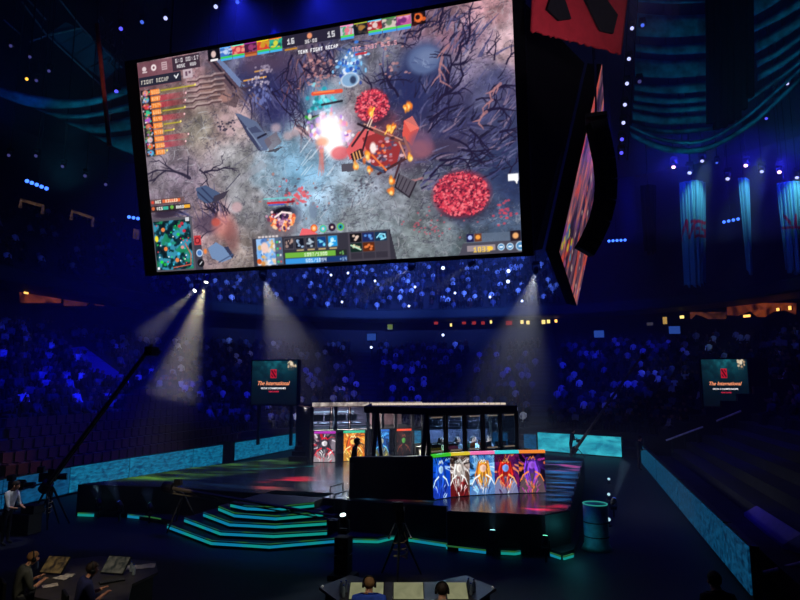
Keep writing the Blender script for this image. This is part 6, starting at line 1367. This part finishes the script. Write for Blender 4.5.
DR = [drape([(678.5, 183), (705, 183), (705, 281), (684, 286)], 40, 'tall teal-lit drape with red lettering marks, widest of the three', 1, red1), drape([(737.5, 178), (749, 180), (751.5, 272), (746, 270)], 40, 'narrow tall drape with the brightest pale streak', 2, None, 2), drape([(775.5, 184), (803, 184), (806, 274), (784, 270)], 40, 'tall teal-lit drape at the frame edge with red marks', 3, red2)]
drape([(640, 186), (656, 186), (656, 250), (644, 252)], 40, 'unlit dark drape beside the widest teal-lit one', 4, None, 3)
for (o, Q), pw in zip(DR, (2600, 2800, 3000)):
    m_ = (Q[0]+Q[1])/2; lamp('drape light', 'SPOT', tuple(m_-FWh*3.0+V((0, 0, 1.4))), pw*.55, (.42, .78, 1.), tuple((Q[0]+Q[1])*.36+(Q[2]+Q[3])*.14), .1, 34, 1.)
TEALC = mat('teal swag cloth', (40, 118, 124), .9, vary=.6, scale=1.6, spec=.05)  # strong noise paints the wrinkles' light and shade into the cloth
def swag(top, bot, D, label, group, D1=None, n=18):
    """one band of ceiling cloth between two sagging edges"""
    def curve(pts):
        out = []; m = len(pts)-1
        for k in range(n+1):
            t = k/n*m; i = min(int(t), m-1); f = t-i; p0 = pts[max(i-1, 0)]; p1 = pts[i]; p2 = pts[i+1]; p3 = pts[min(i+2, m)]
            out.append(tuple(.5*((2*b)+(-a+c)*f+(2*a-5*b+4*c-d)*f*f+(-a+3*b-3*c+d)*f**3) for a, b, c, d in zip(p0, p1, p2, p3)))
        return out
    T_, B_ = curve(top), curve(bot); D1 = D1 or D; ff = lambda k: D+(D1-D)*k/n
    R4 = [[at_d(*T_[k], ff(k)+.0), at_d(*[(a*2+b)/3 for a, b in zip(T_[k], B_[k])], ff(k)-.12), at_d(*[(a+b*2)/3 for a, b in zip(T_[k], B_[k])], ff(k)-.12), at_d(*B_[k], ff(k))] for k in range(n+1)]
    mb = MB(); vs_ = [p for row in R4 for p in row]; mb.add(vs_, [(k*4+j, k*4+j+1, (k+1)*4+j+1, (k+1)*4+j) for k in range(n) for j in range(3)])
    o = mb.build('hanging_swag', TEALC, smooth=True); so = o.modifiers.new('solid', 'SOLIDIFY'); so.thickness = .05; return tag(o, label, 'ceiling cloth', group)
LT = [((0, 0), (4, 3)), ((15, 14), (38, 35)), ((46, 42), (54, 53)), ((60, 58), (78, 75)), ((86, 80), (93, 91)), ((96, 95), (103, 101)), ((105, 104), (111, 110)), ((113, 113.5), (122, 122)), ((125, 126), (132, 131))]
ORD = ['top', 'second', 'third', 'fourth', 'fifth', 'sixth', 'seventh', 'eighth', 'ninth']
for k, ((a0, a1), (b0, b1)) in enumerate(LT):
    xl = 637-k*.6; sag = .6+.35*k
    swag([(xl, a0-2), (xl+34, (a0+a1)/2+sag), (706+k*1.2, a1)], [(xl, b0-2), (xl+34, (b0+b1)/2+sag), (706+k*1.2, b1)], 34, ORD[k]+' teal cloth band in the stack beside the row of lamps', 'cloth bands beside the lamp row')
RTT = [([(752, -8), (770, -10), (790, -24)], [(752, 17), (772, 6), (795, -10)]), ([(753, 25), (775, 14), (804, -6)], [(753, 33), (776, 22), (806, 5)]), ([(754, 41), (778, 29), (808, 9)], [(755, 54), (780, 40), (810, 20)]), ([(756, 61), (780, 48), (810, 26)], [(757, 68), (782, 54), (810, 34)]), ([(757, 73), (782, 60), (810, 40)], [(757, 82), (784, 66), (810, 46)]), ([(748, 97), (780, 75), (810, 50)], [(746, 104), (782, 80), (810, 56)])]
for k, (t, b) in enumerate(RTT): swag(t, b, 33, ORD[k]+' teal cloth band in the stack rising to the frame edge', 'cloth bands rising to the frame edge', 30)
swag([(629, 124), (664, 138), (704, 139), (742, 118), (775, 90), (810, 58)], [(629, 128), (664, 142), (704, 143), (744, 121), (778, 92), (812, 61)], 33, 'upper long sagging cloth hem below both stacks of bands', 'long cloth hems', 30)
swag([(630, 131), (664, 145), (704, 146), (745, 125), (779, 96), (812, 64)], [(632, 138), (664, 152), (704, 152), (747, 130), (782, 100), (814, 68)], 33, 'lower long sagging cloth hem below both stacks of bands', 'long cloth hems', 30)
mb = MB(); a = at_d(706, -14, 32.4); W = 2.5
for k in range(7):
    x0, x1 = 708+k*6.6, 714+k*6.6; yb = (122, 128, 126, 122, 118, 108, 96)[k]; P0, P1 = at_d(x0, -16, 32.2+.2*(k % 2)), at_d(x1, -16, 32.2+.2*(k % 2)); q0, q1 = at_d(x0+1, yb, 32.2+.2*(k % 2)), at_d(x1+1, yb, 32.2+.2*(k % 2)); mb.hexa([P0, P1, q1, q0, P0+FWh*.3, P1+FWh*.3, q1+FWh*.3, q0+FWh*.3])
tag(mb.build('hanging_column_drape', MATTE), 'black pleated column hanging between the two stacks of cloth bands', 'drape')
TLIGHT = (.05, .5, .8)
lamp('swag fill', 'SPOT', tuple(at_d(690, 190, 24)), 1100, (.05, .38, .72), tuple(at_d(675, 70, 34)), .3, 60, .9); lamp('swag fill', 'SPOT', tuple(at_d(800, 160, 22)), 1900, (.05, .42, .74), tuple(at_d(785, 40, 32)), .3, 60, .9)  # invented uplights without fixtures, added to brighten the swags
lamp('swag fill', 'SPOT', tuple(at_d(690, 190, 28)), 500, (.05, .6, .72), tuple(at_d(692, 112, 34)), .2, 20, .9)
# cloth over the dark upper deck, with the ceiling frame above it
LS = [([(-12, 84), (40, 96), (90, 98), (140, 80)], [(-12, 92), (36, 108), (90, 106), (140, 90)], 'uppermost teal cloth band over the dark upper deck'), ([(34, 108), (80, 114), (140, 100)], [(60, 119), (90, 118), (142, 108)], 'second teal cloth band over the dark upper deck'), ([(62, 121), (96, 124), (142, 113)], [(90, 133), (110, 133), (144, 128)], 'third teal cloth band over the dark upper deck'), ([(92, 135), (112, 137), (144, 132)], [(120, 150), (134, 155), (146, 160)], 'lowest teal cloth band over the dark upper deck')]
for t, b, lab in LS: swag(t, b, 30, lab, 'cloth bands over the upper deck')
lamp('swag fill', 'SPOT', tuple(at_d(60, 190, 22)), 1100, (.04, .36, .56), tuple(at_d(85, 100, 30)), .3, 60, .9); lamp('swag fill', 'SPOT', tuple(at_d(-30, 110, 22)), 1500, (.03, .08, 1.), tuple(at_d(5, 88, 30)), .3, 34, .9)  # uplights added without fixtures to brighten this cloth
CP = [[(46, 36), (66, 22), (82, 30), (58, 44)], [(60, 45), (83, 32), (96, 40), (72, 55)], [(74, 56), (97, 42), (112, 54), (86, 68)], [(88, 69), (112, 56), (120, 66), (104, 80)]]
for k, q in enumerate(CP):
    o = MB().slab([at_d(x, y, 33) for x, y in q], .12).build('ceiling_panel', mat('teal ceiling panel', (52, 84, 104), .9, vary=.3, scale=.8)); tag(o, ('first', 'second', 'third', 'last')[k]+' slanting ceiling panel in the row running down to the screen', 'ceiling panel', 'slanting ceiling panels')
lamp('ceiling panel light', 'SPOT', tuple(at_d(70, 150, 24)), 900, (.05, .34, .62), tuple(at_d(85, 48, 33)), .3, 34, .9)
mb = MB()
for a, b in (((22, 2), (46, 34)), ((46, 34), (104, 88)), ((82, 28), (122, 68)), ((60, 0), (82, 28)), ((82, 28), (46, 36)), ((46, 36), (30, 42)), ((28, 0), (46, 20)), ((4, 20), (20, 34))): mb.tube([at_d(*a, 32.7), at_d(*b, 32.7)], .05, 5)
tag(mb.build('ceiling_truss', mat('grey steel', (110, 116, 124), .6)), 'bent grey pipe frame round the slanting ceiling panels', 'truss')
mb = MB(); rr = random.Random(2)
for k in range(44):
    a = (rr.uniform(98, 124), rr.uniform(22, 64)); b = (a[0]+rr.uniform(-9, 9), a[1]+rr.uniform(-9, 9)); mb.tube([at_d(*a, 31), at_d(*b, 31.4)], .03, 4)
tag(mb.build('ceiling_netting', METAL), 'tangled dark cabling beside the slanting ceiling panels', 'cabling')
mb = MB(); mb.tube([at_d(97, 24, 20), at_d(104, 92, 20), at_d(109.5, 146, 20)], .07, 8); tag(mb.build('hanging_pole', mat('rusty pole', (150, 70, 62), .6)), 'thin reddish pole hanging beside the black screen frame', 'pole'); lamp('pole light', 'SPOT', tuple(at_d(112, 130, 17)), 150, (1, .5, .45), tuple(at_d(103, 75, 20)), .1, 22, .8)
for k, (x, y, m) in enumerate(((12, 46, DIMV), (31, 57, DIMV), (50, 71, DIMV), (28, 79, emit('amber lens', (250, 180, 60), 2)), (37.5, 80.5, DIMV), (10, 155, DIMV), (37, 155.5, DIMV), (63.5, 166, DIMV), (86, 175.5, DIMV), (106.5, 184, DIMV))):
    p = at_d(x, y, 31); moving_light(p, p+V((.5, -1, -.6)), ('dim house lamp ' + ('at the frame edge among the ceiling pipes', 'second along under the ceiling pipes', 'third along under the ceiling pipes', 'glowing amber above the cloth band', 'just past the amber one')[k]) if k < 5 else ('tiny violet lamp over the upper deck, ' + ('nearest the frame edge', 'second from the frame edge', 'middle of the sloping row', 'second from the big screen', 'closest to the big screen')[k-5]), m, 'dim house lamps', .7, stem=31)

# ------------------------------------------------------------------ little lights of the decks and the concourse
BAR = emit('bar lamp', (60, 110, 255), 3)
def light_bar(a, b, n, D, label):
    p, q = at_d(*a, D), at_d(*b, D); o = thing('light_bar', label, 'light', tuple(p)); d = q-p; mb = MB(); mb.tube([V((0, 0, 0))-d*.06+FWh*.12, d*1.06+FWh*.12], .09, 6); mb.tube([d*.5+FWh*.12, V(((d*.5).x, (d*.5).y, 31-p.z))+FWh*.12], .025, 5); mb.build('housing', BLACK, o)
    for k in range(n): mb = MB(); mb.ball(d*(k/(n-1)), .105, 10, 6); mb.build('bulb', BAR, o, True)
light_bar((27, 181), (46.5, 188.5), 5, 33, 'row of five blue lights high on the dark upper deck'); light_bar((129, 217), (138, 218.5), 3, 38, 'row of three blue lights beside the screen edge'); light_bar((609, 241), (625, 240), 5, 46, 'row of five pale blue lights between the speaker array and the first drape'); light_bar((724, 222), (738, 219), 4, 42, 'row of four blue lights beside the second drape')
# doorways of the upper deck and warm suites of the concourse
def portal(a, b, h, D, label, m):
    p, q = at_d(*a, D), at_d(*b, D); o = thing('doorway_light', label, 'light', tuple(p)); d = q-p; Hm = h/FPX*D; mb = MB(); mb.tube([V((0, 0, -Hm)), V((0, 0, 0)), d, d+V((0, 0, -Hm))], .1, 6); mb.build('lit_frame', m, o)
DOOR = emit_noise('doorway glow', (24, 18, 22), (96, 70, 52), .5, 2.5)
portal((21, 200), (43, 206), 8, 37, 'dim warm frame of the first doorway on the dark upper deck', DOOR); portal((72, 211), (93, 218), 9, 39, 'dim warm frame of the second doorway on the dark upper deck', DOOR); portal((135, 229), (138, 230), 10, 40, 'narrow dim warm doorway frame beside the screen edge', DOOR)
SUITE = emit_noise('suite interior', (42, 14, 10), (150, 66, 30), .62, .9, (1, 1, 1), 4, .4, .68)
wn_ = [0]
def suite(a, b, y0, y1, m, label, dw=18.7):
    """window of a lit suite set in the concourse wall"""
    n = 6; top, bot = [], []
    for k in range(n+1):
        x = a+(b-a)*k/n; p = on_ring(x, (y0+y1)/2, dw); D = proj(p)[2]; top.append(at_d(x, y0, D)); bot.append(at_d(x, y1, D))
    mb = MB(); vs_ = top+bot; mb.add(vs_, [(k+n+1, k+n+2, k+1, k) for k in range(n)]); wn_[0] += 1
    o = mb.build('window_%d' % wn_[0], m); so = o.modifiers.new('solid', 'SOLIDIFY'); so.thickness = .08; return struct(o, label, 'window')
suite(20, 61, 287, 303, SUITE, 'orange-lit suite window at the frame edge'); suite(64, 104, 291, 306, emit_noise('suite interior dim', (24, 12, 14), (90, 40, 26), .6, .9, (1, 1, 1), 4), 'dimmer orange suite window next to it')
suite(690, 726, 312, 319, emit_noise('suite interior faint', (20, 10, 14), (110, 56, 34), .6, 1, (1, 1, 1), 4), 'faint orange suite window past the drapes'); suite(727, 796, 303, 317, SUITE, 'orange-lit suite window above the dark stand')
YL = emit('concourse yellow', (250, 220, 130), 1.6); RDL = emit('concourse red', (170, 50, 40), .8); GRL = emit('exit green', (110, 130, 60), .8); BLS = emit('section sign blue', (50, 90, 190), .55); PW = emit('point white', (190, 206, 255), 3); ORL = emit('suite lamp', (255, 180, 90), 2.2)
def point(x, y, w, h, m, label, group, dw=18.5, cat='light', name='concourse_light'):
    p = on_ring(x, y, dw); D = proj(p)[2]; p = at_d(x, y, D-.3); n = normal_at(p) if dw < 30 else FWh; o = thing(name, label, cat, tuple(p), math.atan2(n.y, n.x)-PI/2, group); W, Hh = w/FPX*D, h/FPX*D
    mb = MB(); mb.box((0, .06, 0), (W*1.15, .12, Hh*1.15)); mb.build('housing', BLACK, o); mb = MB(); mb.box((0, -.02, 0), (W, .06, Hh)); mb.build('diffuser', m, o, bevel=min(W, Hh)*.2); return o
for k, (x, y, w, h, m, lab) in enumerate(((72, 292.5, 11, 2.2, ORL, 'bright bar lamp inside the dimmer suite'), (26, 292, 5, 4, ORL, 'glowing patch at the near end of the first suite'), (390, 327, 5, 5, GRL, 'greenish sign on the concourse behind the near booth'), (436, 323, 4, 3, RDL, 'dim red sign, first on the far concourse'), (451, 325, 2, 3, YL, 'small white lamp among the red concourse signs'), (464, 323, 4, 2.5, RDL, 'dim red sign, second on the far concourse'), (474, 323, 4, 3, RDL, 'dim red sign, third on the far concourse'), (483, 323, 3.5, 3, RDL, 'dim red sign, fourth on the far concourse'), (491, 322, 2, 3, YL, 'faint lamp beside the fourth red sign'), (509, 323, 6, 4, RDL, 'dim red sign, last and widest on the far concourse'), (522, 322, 3, 3.6, YL, 'yellow lamp just past the red signs'), (528, 322.5, 3, 3.6, YL, 'yellow lamp next in the concourse row'), (543.5, 322, 3.5, 4, YL, 'yellow lamp past the cube corner'), (548.5, 321.5, 3, 3.6, YL, 'yellow lamp paired past the cube corner'), (556, 321, 2.5, 3, ORL, 'orange lamp ending the concourse row'), (665, 320.5, 4, 7, emit('pale doorway', (190, 150, 80), .9), 'pale lit doorway on the concourse under the drapes'), (682, 317, 4, 3, YL, 'yellow sign lamp on the concourse under the drapes'), (650, 324, 6, 3, emit('dim doorway', (70, 66, 80), .6), 'dim grey opening on the concourse'), (778, 309.5, 3, 3, ORL, 'round lamp inside the orange suite, nearer the frame edge'), (790, 308, 3, 4, ORL, 'second lamp inside the orange suite at the frame edge'), (747, 316, 7, 2.5, ORL, 'low glow at the start of the orange suite'))):
    point(x, y, w, h, m, lab, 'little lights of the concourse')
for k, (x, y, D, lab) in enumerate(((371.5, 337, 55, 'blue section sign on a post above the far booth'), (599, 334, 54, 'blue section sign on a post at the far stand, beside the dark gap'), (674.5, 330, 50, 'blue section sign on a post under the drapes'))):
    p = at_d(x, y, D); o = thing('section_sign', lab, 'sign', tuple(p), 0, 'blue section signs'); mb = MB(); mb.box((0, .06, 0), (.95, .1, .75)); mb.build('housing', BLACK, o); mb = MB(); mb.box((0, -.01, 0), (.85, .05, .62)); mb.build('face', BLS, o); mb = MB(); mb.tube([(0, .1, -.3), (0, .1, -2.6)], .06, 6); mb.build('post', METAL, o)
    if k == 0: mb = MB(); mb.ball((0, -.05, -.95), .12, 8, 5); mb.build('bulb', PW, o, True)
for k, (x, y, D) in enumerate(((443, 268, 62), (508, 281.5, 62), (508.5, 271, 60), (415, 287, 62), (455, 293, 62), (490, 297, 62), (522, 301, 60), (348, 273, 62), (331, 275, 62), (342, 302, 62), (409, 306, 62), (375, 281, 62), (443, 335, 58))):
    p = at_d(x, y, D); o = thing('phone_light', 'tiny white light held up in the upper crowd below the big screen', 'light', tuple(p), 0, 'tiny lights in the upper crowd'); mb = MB(); mb.ball((0, 0, 0), .19 if k < 3 else .13, 8, 5); mb.build('bulb', PW, o, True)

# ------------------------------------------------------------------ light on the crowd and the hall
def crowd_light(px, D, src, pw, ang, rgb=(.006, .009, 1.), blend=.8): lamp('crowd wash', 'SPOT', tuple(src), pw, rgb, tuple(at_d(*px, D)), .3, ang, blend)
crowd_light((70, 380), 30, (-12, 22, 20), 28000, 40)
crowd_light((130, 345), 38, (-14, 26, 20), 26000, 40)
crowd_light((230, 385), 42, (-12, 30, 20), 9000, 30)
lamp('tarp fill', 'SPOT', (2, 14, 14), 700, (.02, .01, 1.), tuple(on_stand(775, 528)), .2, 14, .6)  # added blue spot without a fixture, brightens the covered entry wall
lamp('handrail fill', 'SPOT', (-1, 24, 12), 2400, (.8, .9, 1), tuple(at_y(702, 427, 36.5)), .1, 13, .8)  # added white spot without a fixture, brightens the handrails
crowd_light((320, 370), 50, (-14, 34, 22), 8500, 46)
crowd_light((430, 375), 55, (-8, 34, 22), 12000, 44, (.008, .014, 1.))
crowd_light((580, 375), 54, (2, 36, 22), 15000, 46)
crowd_light((770, 420), 26, (2, 20, 22), 6000, 26)
crowd_light((370, 285), 66, (-10, 40, 16), 46000, 44, (.08, .18, 1.))
crowd_light((480, 285), 66, (-4, 40, 16), 46000, 44, (.08, .18, 1.))
crowd_light((250, 290), 62, (-20, 38, 16), 16000, 44, (.1, .2, 1.))
crowd_light((30, 262), 40, (-14, 24, 17), 2600, 40, (.05, .1, 1.))
crowd_light((690, 300), 48, (0, 30, 18), 1000, 60, (.05, .16, 1.))
crowd_light((40, 150), 44, (-12, 16, 12), 2600, 60, (.01, .012, 1.))  # added dim lamp lifting the dark upper deck, not meant for the crowd
ho = MB().box((-9, 36, 15.5), (70, 50, 31)).build('haze', haze_mat('hall haze', .003, (235, 238, 255), 0)); tag(ho, 'thin blue haze hanging through the whole hall', 'haze', kind='stuff')
lamp('hall fill', 'AREA', (-8, 22, 30), 420, (.02, .06, 1.), (-8, 22, 0), shape=(40, 40))  # unseen overhead area light added as blue base ambience
w = bpy.data.worlds.new('hall air'); scene.world = w; w.use_nodes = True
w.node_tree.nodes['Background'].inputs[0].default_value = (.05, .09, .9, 1); w.node_tree.nodes['Background'].inputs[1].default_value = .004
for o in list(COL.objects):
    if '_hc' in o: del o['_hc']
